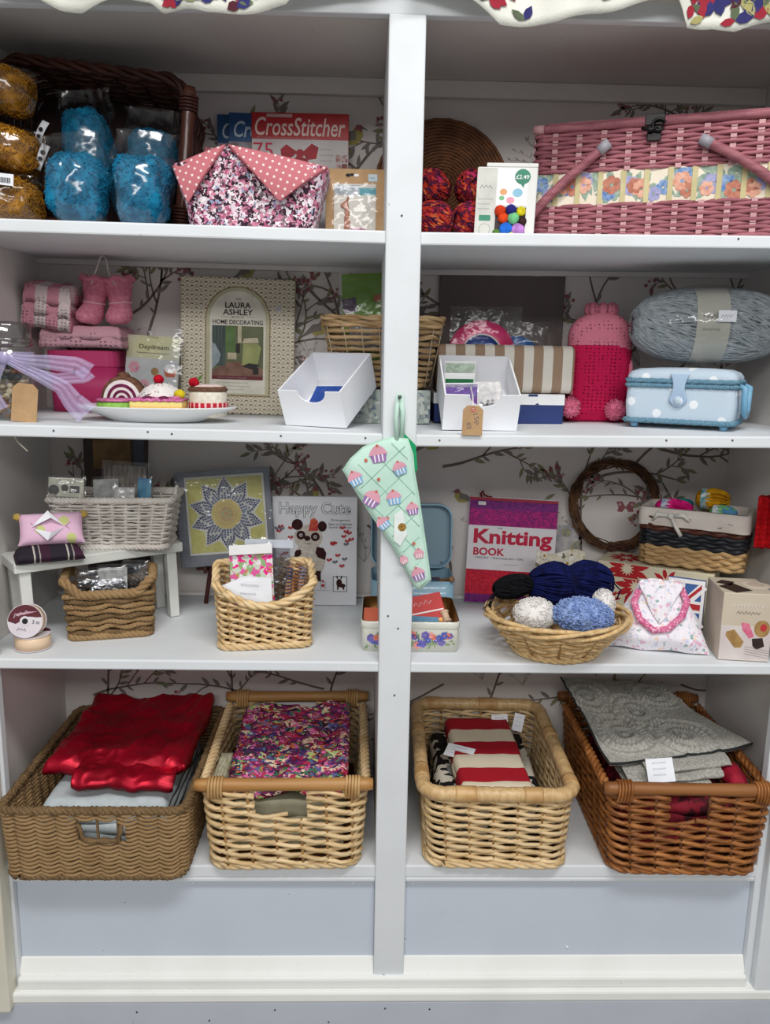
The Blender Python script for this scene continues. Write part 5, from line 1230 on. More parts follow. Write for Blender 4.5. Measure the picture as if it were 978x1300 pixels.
o = folded(None, 'crochet_blanket', CRP, .142, .098, 0, 2, .0135, wob=.002, edge=.01, seed=31); o.location = P('B', -.545, .296, .1225)
tag(o, 'folded pale pink openwork crochet blanket on the hot pink box lid', 'blanket')
o = folded(None, 'crochet_blanket', CRS, .084, .09, 0, 3, .020, wob=.004, seed=33); o.location = P('B', -.598, .283, .1610); o.rotation_euler = (math.radians(6), math.radians(7), 0)
tag(o, 'pink and white striped crochet blanket piled at the wall end', 'blanket')
BOOT = mat('bootee_pink_wool', (222, 142, 162), (202, 116, 138), rough=.95, ns=160, bump=.7, bs=330, spec=.1)
t = thing('baby_bootees', 'pair of pink knitted baby bootees tied by a white loop', 'bootees', P('B', -.504, .272, .1530))
t.scale = (1.18, 1.18, 1.12)
for s, x, a in ((-1, -.023, 8), (1, .023, -6)):
    g = G(); R = Matrix.Rotation(math.radians(a), 3, 'Y')
    rings = []
    for k, (z, rx, ry, oy) in enumerate(((.001, .0105, .016, -.016), (.006, .0175, .0255, -.016), (.015, .0190, .0265, -.013), (.024, .0172, .0205, -.005), (.032, .0150, .0160, .002), (.042, .0165, .0165, .004), (.056, .0200, .0180, .004), (.066, .0222, .0195, .004), (.0705, .0218, .019, .004), (.066, .018, .015, .004), (.05, .013, .012, .004))):
        rings.append([tuple(Vector((x, 0, 0))+R@Vector((rx*math.cos(2*PI*i/28)*(1+.02*math.sin(9*i)), oy+ry*math.sin(2*PI*i/28), z))) for i in range(28)])
    g.loft(rings); o = g.build('bootee', BOOT, t, True)
    g = G(); g.tube([tuple(Vector((x, 0, 0))+R@Vector((.0222*math.cos(2*PI*i/30), .004+.0195*math.sin(2*PI*i/30), .069+.0022*math.sin(5*i)))) for i in range(30)], .0042, 6, True); g.build('knitted_cuff', BOOT, o, True)
    g = G(); g.tube([tuple(Vector((x, 0, 0))+R@Vector((.0156*math.cos(2*PI*i/24), .0025+.0166*math.sin(2*PI*i/24), .033))) for i in range(24)], .0017, 5, True); g.build('ankle_tie', mat('bootee_tie', (236, 180, 192), rough=.9), o, True)
g = G(); g.tube([(-.016, -.016, .06), (-.008, -.012, .085), (-.004, -.008, .1), (0, -.006, .103), (.005, -.008, .098), (.008, -.012, .08), (.018, -.016, .06)], .0013, 6); g.build('hanging_loop', mat('white_wool_cord', (226, 210, 208), rough=.9), t, True)

# decoration packet
t = packet('decoration_packet', 'pale green craft packet with cupcake pictures behind the plate', P('B', -.437, .272, .0008), .108, .152, .006, mat('kit_card_green', (216, 214, 164), (206, 210, 196), rough=.6, ns=12), -6, -7, 3)
deco(t, mat('packet_lower_print', (206, 208, 208), (190, 196, 198), ns=30), [rect(-.048, .048, .012, .096)], -.001, 'lower_print')
text(t, 'Daydream', .002, .116, .054, .010, mat('olive_ink', (96, 90, 60), rough=.7), -.001); scribble(t, .002, .134, .026, .004, INK, -.0012)
deco(t, mat('packet_grey_line', (120, 116, 96), rough=.7), [rect(-.03, .03, .106, .1066)], -.001, 'rule')
deco(t, CPK, flower(-.032, .08, .010, 6)+flower(-.012, .05, .009, 6), -.0014, 'pink_flower'); deco(t, ORG, [[(.026, .066), (.042, .066), (.046, .078), (.022, .078)]], -.0014, 'little_cake'); deco(t, WHITEP, [circ(.034, .081, .011, .008)], -.0017, 'cake_icing'); deco(t, SAND, [circ(.006, .074, .007), circ(.026, .046, .006)], -.0014, 'figure_print')
deco(t, mat('packet_leaf', (130, 140, 96), rough=.7), [leaf(-.02+.014*k, .032+.006*(k % 3), 1+k, .016) for k in range(5)], -.0014, 'leaf_print')

# plate of knitted cakes
CHINA = mat('white_china', (232, 232, 232), (226, 226, 226), rough=.15, ns=3, coat=.6)
t = thing('serving_plate', 'long white china plate carrying five knitted cakes', 'plate', P('B', -.384, .122, .0008), -1)
g = G(); g.lathe([(.0005, .004), (.060, .004), (.066, .002), (.072, 0), (.0745, .001), (.112, .016), (.126, .022), (.1275, .0235), (.126, .0245), (.111, .019), (.078, .0075), (.06, .0068), (.0005, .0068)], 72, sy=.56); g.build('plate_body', CHINA, t, True)
zP = .0085
def knit(name, col, c2, ns=140): return mat(name, col, c2, rough=.9, ns=ns, bump=.6, bs=300, spec=.12)
GRN, YEL = knit('knit_green', (150, 196, 96), (124, 172, 74)), stripes('knit_yellow_layers', [((240, 218, 130), 3), ((244, 228, 160), 2), ((238, 196, 120), 1.2), ((240, 220, 140), 3)], 'z', .0262, rough=.9, bump=.5)
PKT = knit('knit_pink_icing', (216, 130, 176), (176, 84, 130), 200); PLUM = knit('knit_plum', (120, 44, 80), (90, 30, 60)); WHK = knit('knit_white', (238, 234, 230), (222, 216, 212)); BRK = knit('knit_brown', (116, 84, 66), (90, 62, 48)); REDK = knit('knit_red', (196, 24, 44), (150, 10, 30))
t = thing('knitted_cake', 'round green knitted cake with pink frilled top on the plate', 'knitted cake', P('B', -.446, .116, zP), group='knitted cakes')
g = G(); g.lathe([(.0005, 0), (.029, .001), (.032, .005), (.032, .019), (.029, .022), (.0005, .0225)], 40, sx=1.02, sy=.9)
g.build('sponge', GRN, t, True)
g = G(); g.lathe([(.0005, .022), (.030, .0222), (.0335, .0235), (.031, .026), (.0005, .0262)], 60, sx=1.02, sy=.9); g.build('pink_topping', PKT, t, True)
t = thing('knitted_cake', 'half swiss roll with red spiral, brown knit edge, behind green cake', 'knitted cake', P('B', -.449, .146, zP+.0012), 0, group='knitted cakes')
g = G(); g.prism([(.036*math.cos(a), .002+.0395*math.sin(a)+.018) for a in [PI*i/24 for i in range(25)]]+[(-.036, .0), (.036, .0)], 0.006, .034); bevel(g.build('outer_sponge', BRK, t, True), .004, 3)
g = G(); g.prism([(.030*math.cos(a), .020+.033*math.sin(a)) for a in [PI*i/24 for i in range(25)]]+[(-.030, .002), (.030, .002)], .003, .007); g.build('cut_face', WHK, t)
def arcs(r0, r1): return [(r1*math.cos(a), .020+r1*1.1*math.sin(a)) for a in [PI*i/20 for i in range(21)]]+[(r0*math.cos(a), .020+r0*1.1*math.sin(a)) for a in [PI*(20-i)/20 for i in range(21)]]
for r0, r1 in ((.020, .0245), (.0115, .0155), (.003, .0075)): deco(t, PLUM, [arcs(r0, r1)], .003, 'jam_swirl', .0008)
g = G(); g.ball((.0, .018, .060), (.011, .009, .006), 14, 8, lambda d: 1+.15*nz(d.x*3, d.y*3, d.z*3)); g.build('chocolate_curl', BRK, t, True)
t = thing('knitted_cake', 'yellow layered knitted cake slice with pink top on the plate', 'knitted cake', P('B', -.378, .104, zP), 0, group='knitted cakes')
bevel(G().box(-.041, .041, -.022, .026, 0, .0262).build('sponge', YEL, t), .003, 3)
g = G(); g.grid(lambda u, v: (-.042+.084*u, -.0235+.051*v, .0263+.004*(max(0, 1-abs(2*u-1)**6)*max(0, 1-abs(2*v-1)**6))**.5+.0008*math.sin(40*u)), 30, 20, th=.001); g.build('pink_icing', PKT, t, True)
for x, y, m in ((.012, -.016, PLUM), (-.014, -.014, PLUM), (.03, -.012, PKT)):
    g = G(); g.ball((x, y, .030), (.008, .006, .0035), 12, 7); g.build('icing_swirl', m, t, True)
g = G(); g.ball((.034, -.004, .036), (.009, .008, .0075), 14, 9, lambda d: 1+.08*nz(d.x*4, d.y*4, d.z*4)); g.build('lemon_pompom', knit('knit_lemon', (226, 206, 50), (200, 180, 30)), t, True)
t = thing('knitted_cake', 'white knitted ice cream dome with sprinkles and red cherry', 'knitted cake', P('B', -.386, .154, zP), 0, group='knitted cakes')
g = G(); g.lathe([(.0005, 0), (.030, .0), (.031, .020), (.034, .024), (.038, .029), (.034, .034), (.026, .043), (.013, .050), (.0005, .052)], 40); g.build('white_dome', WHK, t, True)
random.seed(61); SPR = [mat('sprinkle_red', (170, 40, 60), rough=.6), mat('sprinkle_dark', (60, 40, 50), rough=.6), mat('sprinkle_teal', (90, 150, 150), rough=.6)]
gg = [G() for _ in SPR]
for k in range(40):
    a = U(PI, 2*PI); q = U(0, 1); r = .037-.026*q; z = .030+.021*q**.8; p = Vector((r*math.cos(a), r*math.sin(a), z)); d = Vector((U(-1, 1), U(-1, 1), U(-.4, .4))).normalized()*.0022
    gg[k % 3].tube([p-d, p+d], .0009, 5)
for g, m in zip(gg, SPR): g.build('sprinkles', m, t, True, 'stuff')
g = G(); g.ball((-.002, -.006, .057), (.0085, .0085, .0075), 16, 10, lambda d: 1+.1*nz(d.x*5, d.y*5, d.z*5)); g.build('cherry', REDK, t, True)
t = thing('knitted_cake', 'cream drum cake with red striped band and brown icing', 'knitted cake', P('B', -.304, .124, zP), 0, group='knitted cakes')
CRK = knit('knit_cream', (232, 226, 212), (216, 208, 192))
g = G(); g.lathe([(.0005, 0), (.027, .0), (.029, .004), (.0305, .036), (.029, .042), (.0005, .043)], 40); g.build('drum', CRK, t, True)
g = G(); g.lathe([(.0296, .012), (.0310, .012), (.0313, .0235), (.0300, .0235)], 60)
g.m = []; fs = len(g.f)
for i in range(fs): g.m.append(0 if (i % 60) % 3 == 0 else 1)
g.build('striped_band', (mat('band_pale', (240, 190, 190), rough=.8), mat('band_red', (186, 26, 46), rough=.8)), t, True)
g = G(); g.lathe([(.0305, .0415), (.0318, .044), (.028, .0485), (.0005, .049)], 40); g.build('brown_icing', BRK, t, True)
g = G(); g.lathe([(.0255, .0488), (.018, .0515), (.0005, .052)], 30); g.build('pale_icing', knit('knit_pale_pink', (236, 214, 208), (222, 196, 190)), t, True)
g = G(); g.ball((-.0195, -.012, .055), (.0085, .0085, .0075), 16, 10, lambda d: 1+.1*nz(d.x*5, d.y*5, d.z*5)); g.build('cherry', REDK, t, True)
g = G(); g.prism(leaf(-.014, .057, .9, .014), -.012, -.010); g.build('cherry_leaf', knit('knit_leaf', (100, 130, 70), (80, 110, 50)), t)

# decorating book
def scallop(name):
    """printed paper with overlapping fan motifs"""
    m, nt, p = nodes(name); p.inputs['Roughness'].default_value = .45
    s = N(nt, 'ShaderNodeSeparateXYZ'); nt.links.new(coord(nt), s.inputs[0]); W_, H_ = .0165, .0155
    def fan(ox, oz):
        a = mth(nt, 'MULTIPLY', mth(nt, 'SUBTRACT', mth(nt, 'FRACT', mth(nt, 'ADD', mth(nt, 'DIVIDE', s.outputs[0], W_), ox)), .5), 1.0)
        b_ = mth(nt, 'FRACT', mth(nt, 'ADD', mth(nt, 'DIVIDE', s.outputs[2], H_), oz))
        r = mth(nt, 'SQRT', mth(nt, 'ADD', mth(nt, 'MULTIPLY', a, a), mth(nt, 'MULTIPLY', b_, b_)))
        an = mth(nt, 'ARCTAN2', a, b_)
        ray = mth(nt, 'GREATER_THAN', mth(nt, 'SINE', mth(nt, 'MULTIPLY', an, 15)), .55)
        core = mth(nt, 'LESS_THAN', r, .20); ring = mth(nt, 'MULTIPLY', mth(nt, 'GREATER_THAN', r, .45), mth(nt, 'LESS_THAN', r, .50))
        inr = mth(nt, 'MULTIPLY', mth(nt, 'LESS_THAN', r, .45), ray)
        return mth(nt, 'MAXIMUM', mth(nt, 'MAXIMUM', core, ring), mth(nt, 'MULTIPLY', inr, .45))
    f = mth(nt, 'MAXIMUM', fan(0, 0), fan(.5, .5))
    nt.links.new(mixc(nt, mth(nt, 'MULTIPLY', f, .85), C((224, 214, 190)), C((96, 78, 60))), p.inputs['Base Color']); return m
t = book('decorating_book', 'large fan-patterned decorating book with arched title and room photo', 'book', P('B', -.285, .303, .0008), .204, .243, .022, scallop('fan_print_cover'), 2, -4.5, 1)
deco(t, mat('arch_gold', (146, 116, 70), rough=.5), [[(-.0585, .032), (.0585, .032), (.0585, .170)]+[(.0585*math.cos(a), .170+.058*math.sin(a)) for a in [PI*i/24 for i in range(1, 24)]]+[(-.0585, .170)]], -.0026, 'arch_border')
deco(t, mat('arch_sage', (196, 192, 158), rough=.5), [[(-.0565, .034), (.0565, .034), (.0565, .170)]+[(.0565*math.cos(a), .170+.056*math.sin(a)) for a in [PI*i/24 for i in range(1, 24)]]+[(-.0565, .170)]], -.0029, 'arch_band')
deco(t, mat('arch_cream', (232, 226, 210), rough=.5), [[(-.050, .037), (.050, .037), (.050, .170)]+[(.050*math.cos(a), .170+.050*math.sin(a)) for a in [PI*i/24 for i in range(1, 24)]]+[(-.050, .170)]], -.0032, 'arch_panel')
DK = mat('book_black_ink', (40, 34, 34), rough=.6)
text(t, 'THE', 0, .2055, .010, .0032, DK, -.0035); text(t, 'LAURA', 0, .1945, .046, .0104, DK, -.0035, bold=.02); text(t, 'ASHLEY', 0, .1822, .054, .0104, DK, -.0035, bold=.02); text(t, 'BOOK OF', 0, .1735, .022, .0034, DK, -.0035); text(t, 'HOME DECORATING', 0, .1645, .090, .0080, DK, -.0035, bold=.02)
deco(t, DK, [rect(-.030, -.015, .1734, .1738), rect(.015, .030, .1734, .1738)], -.0035, 'rule')
y = -.0035
deco(t, mat('room_wall', (110, 118, 84), (92, 96, 66), ns=24), [rect(-.046, .046, .068, .158)], y, 'photo_wall')
deco(t, mat('room_drape', (52, 62, 60), (80, 96, 92), ns=60, stretch=(5, 1, .2)), [rect(-.046, -.022, .086, .158)], y-.0003, 'photo_drape'); deco(t, mat('room_green', (98, 128, 70), (80, 108, 58), ns=30), [rect(-.022, -.004, .11, .156)], y-.0003, 'photo_window')
deco(t, mat('room_floor', (150, 112, 92), (110, 74, 62), ns=40), [[(-.046, .068), (.046, .068), (.046, .082), (.0, .094), (-.02, .092), (-.046, .076)]], y-.0003, 'photo_carpet')
deco(t, mat('room_bed', (168, 172, 110), (140, 146, 88), ns=40), [[(.008, .088), (.036, .086), (.042, .12), (.036, .128), (.010, .126)]], y-.0006, 'photo_bed'); deco(t, mat('room_cream', (206, 196, 168), (180, 170, 140), ns=60), [rect(-.0, .007, .128, .158), [(.008, .127), (.038, .129), (.036, .138), (.012, .136)], [(-.018, .098), (-.002, .098), (-.002, .11), (-.018, .11)]], y-.0009, 'photo_lamp')
deco(t, mat('room_chair', (170, 184, 190), (140, 154, 160), ns=40), [[(-.046, .08), (-.034, .092), (-.030, .106), (-.040, .124), (-.046, .128)]], y-.0006, 'photo_chair'); deco(t, DK, [[(.008, .086), (.03, .08), (.04, .09), (.02, .092)], rect(.028, .038, .072, .084), rect(-.003, .004, .11, .126)], y-.0012, 'photo_shadowed_wood', stuff=True)
deco(t, mat('claret_strip', (110, 34, 46), rough=.6), [rect(-.046, .046, .062, .0685)], y-.0006, 'claret_strip'); scribble(t, 0, .065, .07, .0026, WHITEP, y-.0011)
for k in range(3): scribble(t, 0, .056-.006*k, (.078, .082, .06)[k], .0032, DK, -.0036)
deco(t, mat('grey_price_dot', (206, 200, 200), rough=.6), [rect(.066, .078, .185, .196)], -.0026, 'price_sticker'); scribble(t, .072, .1905, .009, .004, BIRO, -.003)

# white drawers, patterned boxes, twig basket
SLOTW = mat('white_board_gloss', (240, 241, 244), (234, 235, 239), rough=.4, ns=4)
def slot_box(label, loc, w, d, h, rz, rx):
    t = thing('storage_box', label, 'storage box', loc, rz, rx)
    hw, c = w/2, .026; th = .0026
    arc = [(.004-.024*math.cos(a), h-.0005-.020*math.sin(a)) for a in [PI*i/16 for i in range(17)]]
    g = G(); pts = [(-hw, 0), (hw, 0), (hw, h)]+arc[::-1]+[(-hw, h)]
    g.prism(pts, 0, th); g.build('front_panel', SLOTW, t)
    bevel(G().box(-hw, -hw+th, th, d, 0, h).build('side_panel', SLOTW, t), .0004, 1); bevel(G().box(hw-th, hw, th, d, 0, h).build('side_panel', SLOTW, t), .0004, 1)
    G().box(-hw+th, hw-th, d-th, d, 0, h).build('back_panel', SLOTW, t); G().box(-hw+th, hw-th, th, d-th, 0, th).build('base', SLOTW, t)
    return t
M1 = slot_box('white open storage box tipped forward before the fan-patterned book', P('B', -.128, .078, .0012), .106, .134, .062, -23, 26)
M2 = slot_box('white open storage box with brown price tag on its front', P('B', .128, .066, .0012), .117, .134, .062, 0, 26)
def inside(lab, nm, cat, box, x, y, z, rz=0, rx=0, ry=0):
    p = box.matrix_basis @ Vector((x, y, z)); e = box.rotation_euler
    t = thing(nm, lab, cat, p); t.rotation_euler = (box.rotation_euler.to_matrix() @ Matrix.Rotation(math.radians(rz), 3, 'Z') @ Matrix.Rotation(math.radians(ry), 3, 'Y') @ Matrix.Rotation(math.radians(rx), 3, 'X')).to_euler(); return t
bpy.context.view_layer.update()
t = inside('flat blue thread packet in the tipped white storage box', 'thread_packet', 'packet', M1, .004, .030, .004, 4, 10)
bevel(G().box(-.032, .032, 0, .062, .0, .010).build('carton', mat('royal_blue_card', (24, 78, 168), (16, 62, 146), rough=.4), t), .001)
g = G(); g.grid(lambda u, v: (-.036+.07*u, .004+.07*v, .013+.006*nz(u*3, v*3, 6)), 12, 12); g.build('clear_wrap', FILM, t, True)
t = inside('small grey clip at the front of tipped white storage box', 'metal_clip', 'clip', M1, -.006, .010, .004, 12)
bevel(G().box(-.018, .018, 0, .014, 0, .006).build('clip_body', mat('dull_metal', (160, 164, 166), metal=.7, rough=.4), t), .001)
def lacecard(lab, x, y, z, w, h, cols, rx, rz=0):
    t = inside(lab, 'trim_card', 'trim card', M2, x, y, z, rz, rx)
    panel(w, h, .0012, WHITEP, 'card', t)
    q = h*.16
    for k, (c, f0, f1) in enumerate(cols): deco(t, mat('trim_%d_%d_%d' % c, c, [v*.8 for v in c], rough=.6, ns=160), [rect(-w*.46, w*.46, h*f0, h*f1)], -.0013-.0001*k, 'trim_strip')
    g = G(); g.grid(lambda u, v: ((u-.5)*w*1.04, -.004+.002*nz(u*4, v*4, 8), v*h*1.04), 12, 12); g.build('clear_wrap', FILM, t, True); return t
lacecard('card of grey lace with fringe at back of tagged white box', -.024, .112, .004, .052, .056, (((150, 148, 156), .1, .62), ((96, 60, 52), .12, .3), ((206, 226, 206), .66, .94)), -6)
lacecard('card of bright green ribbon in tagged white box', -.026, .086, .004, .05, .046, (((20, 120, 66), .52, .8), ((110, 166, 140), .2, .5), ((92, 66, 56), .3, .44)), -14)
lacecard('card of purple beads nearest the front left of tagged white box', -.024, .054, .004, .056, .044, (((120, 86, 170), .45, .85), ((130, 60, 170), .15, .45), ((170, 160, 190), .86, .96)), -26, 3)
t = inside('clear packet of silver beads in tagged white box', 'bead_packet', 'packet', M2, .022, .030, .006, 20, -62)
g = G(); g.grid(lambda u, v: (-.026+.052*u, -.008*math.sin(PI*u)*math.sin(PI*v)+.003*nz(u*4, v*4, 2), .06*v), 14, 14); g.build('bag', FILM, t, True); random.seed(71); g = G()
for k in range(40): g.ball((U(-.014, .014), U(-.004, 0), U(.006, .03)), .0022, 6, 4)
g.build('beads', mat('silver_bead', (170, 174, 176), metal=.6, rough=.3), t, True, 'stuff'); panel(.03, .018, .001, mat('grey_label_card', (120, 124, 126), rough=.6), 'label_card', t, .0005, .001, .008)
t = inside('paper packet lying on the floor of tagged white box', 'paper_packet', 'packet', M2, .022, .058, .010, 3, -74)
panel(.05, .056, .001, mat('white_pattern_paper', (226, 224, 222), (190, 188, 190), ns=90), 'paper', t)
t = thing('price_tag', 'brown luggage tag priced in biro, hanging over shelf edge', 'tag', (.108, -.0035, .999), 0, 0, 1)
swing_tag(t, .030, .044, KRAFT, 'kraft_tag', 0)
text(t, '15p', .005, -.020, .016, .009, BIRO, -.0006, rz=-1.2, name='handwriting', bold=-.02); text(t, 'ea', -.005, -.030, .009, .006, BIRO, -.0006, rz=-1.3, name='handwriting', bold=-.02)
g = G(); g.lathe([(.0016, 0), (.0036, 0), (.0036, .0006)], 14); o = g.build('eyelet', mat('red_eyelet', (206, 120, 110), rough=.7), t); o.location = (0, -.0005, -.006); o.rotation_euler = (PI/2, 0, 0)
g = G(); g.tube([(0, -.001, -.005), (.001, .02, .012), (.004, .07, .024), (.006, .088, .02)], .0009, 5); g.build('string', mat('white_string', (240, 236, 234), rough=.8), t, True)
FLB = patches('grey_floral_paper', [((176, 184, 178), 4), ((150, 162, 158), 2), ((206, 210, 202), 3), ((120, 136, 150), 1)], 170, warp=.8)
obox('patterned_box', 'grey and green floral paper covered box behind the centre post', 'box', P('B', -.012, .236, .0008), .142, .12, .056, FLB)
t = thing('twig_basket', 'rough split-cane basket of craft bits on the floral paper box', 'basket', P('B', -.022, .232, .0576), 0)
RAW = mat('split_cane', (208, 178, 134), (160, 126, 86), rough=.7, ns=24, stretch=(1, 1, 9), rnd=.35); random.seed(81)
for q in range(11):
    k = q/10; g = G(); pts = []
    for i in range(72):
        x, y, nx, ny = rrect(.150+.045*k, .078+.025*k, .03, 72)[i]; o = .0022*math.sin(i*PI/4.5+PI*(q % 2))+.0026*nz(i*.3, q, 1); pts.append((x+nx*o, y+ny*o, .005+.100*k+.0042*nz(i*.22, q*2, 4)))
    g.tube(pts, [.0044*U(.7, 1.1) for _ in pts], 6, True); g.build('cane_strand', RAW, t, True)
for s in range(4): braid(t, [(x*(1+.01*s), y, .108+.004*s-.003*(s % 2)) for x, y, _, _ in rrect(.198, .104, .03, 80)], .0025, .003, 2, 7, RAW, 'rim')
g = G()
for s in range(18):
    x, y, nx, ny = rrect(.16, .086, .03, 18)[s]; x2, y2, _, _ = rrect(.194, .1, .03, 18)[s]; g.tube([(x+nx*.003, y+ny*.003, .004), (x2+nx*.004, y2+ny*.004, .104)], .0009, 5)
g.build('binding_wire', mat('pale_wire', (206, 190, 160), rough=.6), t, True, 'stuff'); base_plate(t, .14, .07, .02, STAKED)
t = packet('green_card_pack', 'lime green craft pack with purple label standing in twig basket', P('B', -.046, .250, .085), .090, .186, .006, mat('lime_card', (112, 156, 34), (100, 144, 28), rough=.5, ns=8), -2, -3, -3)
deco(t, mat('purple_label', (74, 44, 76), rough=.6), [[(-.038, .100), (-.014, .104), (-.018, .128), (-.041, .124)]], -.0012, 'purple_label')
scribble(t, -.028, .121, .017, .003, WHITEP, -.0017, rz=.15); scribble(t, -.028, .112, .014, .010, WHITEP, -.0017, 2, rz=.15); deco(t, ORG, [circ(.02, .125, .006), circ(.03, .127, .006)], -.0012, 'little_print')
packet('foil_packet', 'glittery silver foil packet lying in front of lime green pack', P('B', -.046, .226, .122), .07, .066, .02, mat('silver_foil', (186, 190, 196), (120, 124, 132), rough=.25, metal=.7, ns=120, bump=.9, bs=160), -4, -24, -6)
packet('black_packet', 'black and white packet poking from twig basket past the post', P('B', .038, .232, .088), .02, .075, .006, mat('black_card', (34, 34, 36), rough=.6), -16, -6, -8)
NAVY = mat('navy_box_card', (38, 58, 118), (30, 50, 106), rough=.5, ns=5)
t = thing('navy_box', 'navy card box with white lid under the striped fabric box', 'box', P('B', .180, .262, .0008), 0)
bevel(G().box(-.112, .112, -.058, .060, 0, .034).build('body', NAVY, t), .001); bevel(G().box(-.1135, .1135, -.0595, .0615, .0325, .051).build('lid', WHITEP, t), .001)
deco(t, NAVY, [rect(.05, .066, .047, .0508), [(.062, .033), (.07, .033), (.066, .036)]], -.0597, 'lid_notch', stuff=True)
TANS = stripes('tan_white_stripes', [((160, 134, 112), 1), ((222, 216, 204), 1)], 'x', .0335, rough=.9, off=.62, bump=.5)
t = thing('striped_box', 'tan and white striped fabric covered box on the navy box', 'box', P('B', .190, .244, .0525), 0)
g = G(); g.loft([[(-.117+.001*k % 2, y, z+.041) for y, z, _, _ in rrect(.080, .081, .014, 40)] if k == 0 else [(x, y*s, z*s+.041) for y, z, _, _ in rrect(.080, .081, .014, 40)] for k, (x, s) in enumerate(((-.117, 1), (-.113, 1), (-.06, 1.004), (0, 1.005), (.06, 1.004), (.113, 1), (.117, .97)))]); g.build('cover', TANS, t, True)
DKB = mat('dark_taupe_board', (110, 100, 97), (98, 88, 86), rough=.7, ns=5)
t = thing('dark_board', 'dark taupe folder standing against the wallpaper behind ribbon spools', 'board', P('B', .200, .3425, .0008), 0)
bevel(G().box(-.116, .116, 0, .008, 0, .2625).build('cover', DKB, t), .001)
for k in range(5): G().box(-.09+.036*k, -.074+.036*k, -.0006, 0, .259, .2618).build('metal_clip', mat('clip_steel', (170, 168, 166), metal=.6, rough=.4), t)
def spool(label, loc, r, m, mi, rz, fw, fh, dx=0):
    t = thing('ribbon_spool', label, 'ribbon spool', loc, rz, -6)
    def ring(r0, r1, y0, y1, mm, nm, par=t):
        g = G(); n = 44; rr = [[(q*math.cos(2*PI*k/n), y, r+.004+q*math.sin(2*PI*k/n)) for k in range(n)] for q, y in ((r0, y0), (r1, y0), (r1, y1), (r0, y1))]; g.loft(rr+[rr[0]], 0, False, False); return g.build(nm, mm, par, True)
    ring(r*.60, r, 0, .012, m, 'ribbon_roll'); ring(r*.57, r*.61, -.001, .013, WHITEP, 'white_ring'); ring(r*.28, r*.57, .002, .010, mi, 'blue_label'); ring(r*.08, r*.28, .001, .011, mat('spool_core_grey', (190, 196, 200), (150, 160, 168), rough=.4, ns=60), 'core')
    scribble(t, 0, r*1.48+.004, r*.4, r*.10, WHITEP, .0016)
    g = G(); g.grid(lambda u, v: (dx+(u-.5)*fw+.002*nz(v*4, 1, 1), -.006+.005*nz(u*5, v*5, 4+fw)-.006*math.sin(PI*u), v*fh+.004*nz(u*3, 5, 5)*v), 26, 26); g.build('clear_bag', film('spool_bag', gloss=.05, rough=.2, bs=38), t, True)
    return t
spool('hot pink ribbon spool with blue centre in clear bag by dark board', P('B', .160, .293, .0525), .0615, mat('hot_pink_satin_ribbon', (222, 40, 116), (206, 28, 100), rough=.35, ns=14), mat('spool_blue', (30, 66, 150), (22, 54, 130), rough=.4), 0, .130, .150, .006)
spool('blue ribbon spool in clear bag next to the pink spool', P('B', .228, .3255, .0525), .048, mat('blue_satin_ribbon', (44, 110, 180), (34, 92, 160), rough=.35, ns=14), mat('spool_white', (206, 200, 214), (160, 120, 140), rough=.4, ns=90), 0, .105, .125, .026)
t = thing('card_pack', 'pale blue card pack in cellophane beside the blue spool', 'packet', P('B', .290, .290, .0525), -4, -4)
panel(.03, .075, .002, mat('pale_blue_card', (142, 156, 196), (120, 136, 180), rough=.6), 'card', t)
g = G(); g.grid(lambda u, v: (-.018+.036*u, -.004+.002*nz(u*4, v*4, 3), .08*v), 10, 10); g.build('clear_wrap', FILM, t, True)

# crocheted hot-water-bottle cover
t = thing('bottle_cover', 'pink and crimson crocheted hot water bottle cover with pompoms', 'bottle cover', P('B', .3675, .268, .0008), -4, -3)
def hw(v): return .056*(1 if v < .78 else max(.34, math.sqrt(max(0, 1-((v-.78)/.215)**2))*.70+.30))
CRM1 = crochet_mat('crimson_crochet', [((206, 32, 84), 1)], 'x', .1, .0075); CRM2 = crochet_mat('rose_crochet', [((222, 130, 150), 1)], 'x', .1, .0075)
g = G(); NU, NV = 64, 60; rings = []
for j in range(NV+1):
    v = j/NV; w = hw(v); d = .030*min(1, .45+v*5)*(1 if v < .7 else max(.45, 1-(v-.7)*1.5)); z = .190*v; ring = []
    for i in range(NU):
        a = 2*PI*i/NU; ca, sa = math.cos(a), math.sin(a); k = 1+.022*math.sin(28*a+PI*(j % 4 < 2))*(1 if j % 2 else -.4)
        ring.append((w*math.copysign(abs(ca)**.7, ca)*k, d*math.copysign(abs(sa)**.8, sa)*k, z))
    rings.append(ring)
g.loft(rings)
for fi, f in enumerate(g.f):
    x = sum(g.v[i][0] for i in f)/len(f); z = sum(g.v[i][2] for i in f)/len(f); g.m[fi] = 1 if z > .134-.25*max(0, x-.02) else 0
g.build('crochet_cover', (CRM1, CRM2), t, True)
for k in range(5):
    a = PI+PI*k/4; g = G(); g.ball((.018*math.cos(a)*1.2, .012*math.sin(a), .197), (.009, .007, .012), 12, 8, lambda d: 1+.06*nz(d.x*6, d.y*6, d.z*6)); g.build('neck_frill', CRM2, t, True)
g = G(); g.tube([(.050, -.006, .125), (.0535, -.014, .10), (.0535, -.018, .07), (.05, -.022, .05)], .004, 6); g.tube([(-.050, -.006, .135), (-.0535, -.014, .11), (-.0535, -.018, .07), (-.05, -.022, .045)], .004, 6); g.build('crochet_cord', CRM2, t, True, 'stuff')
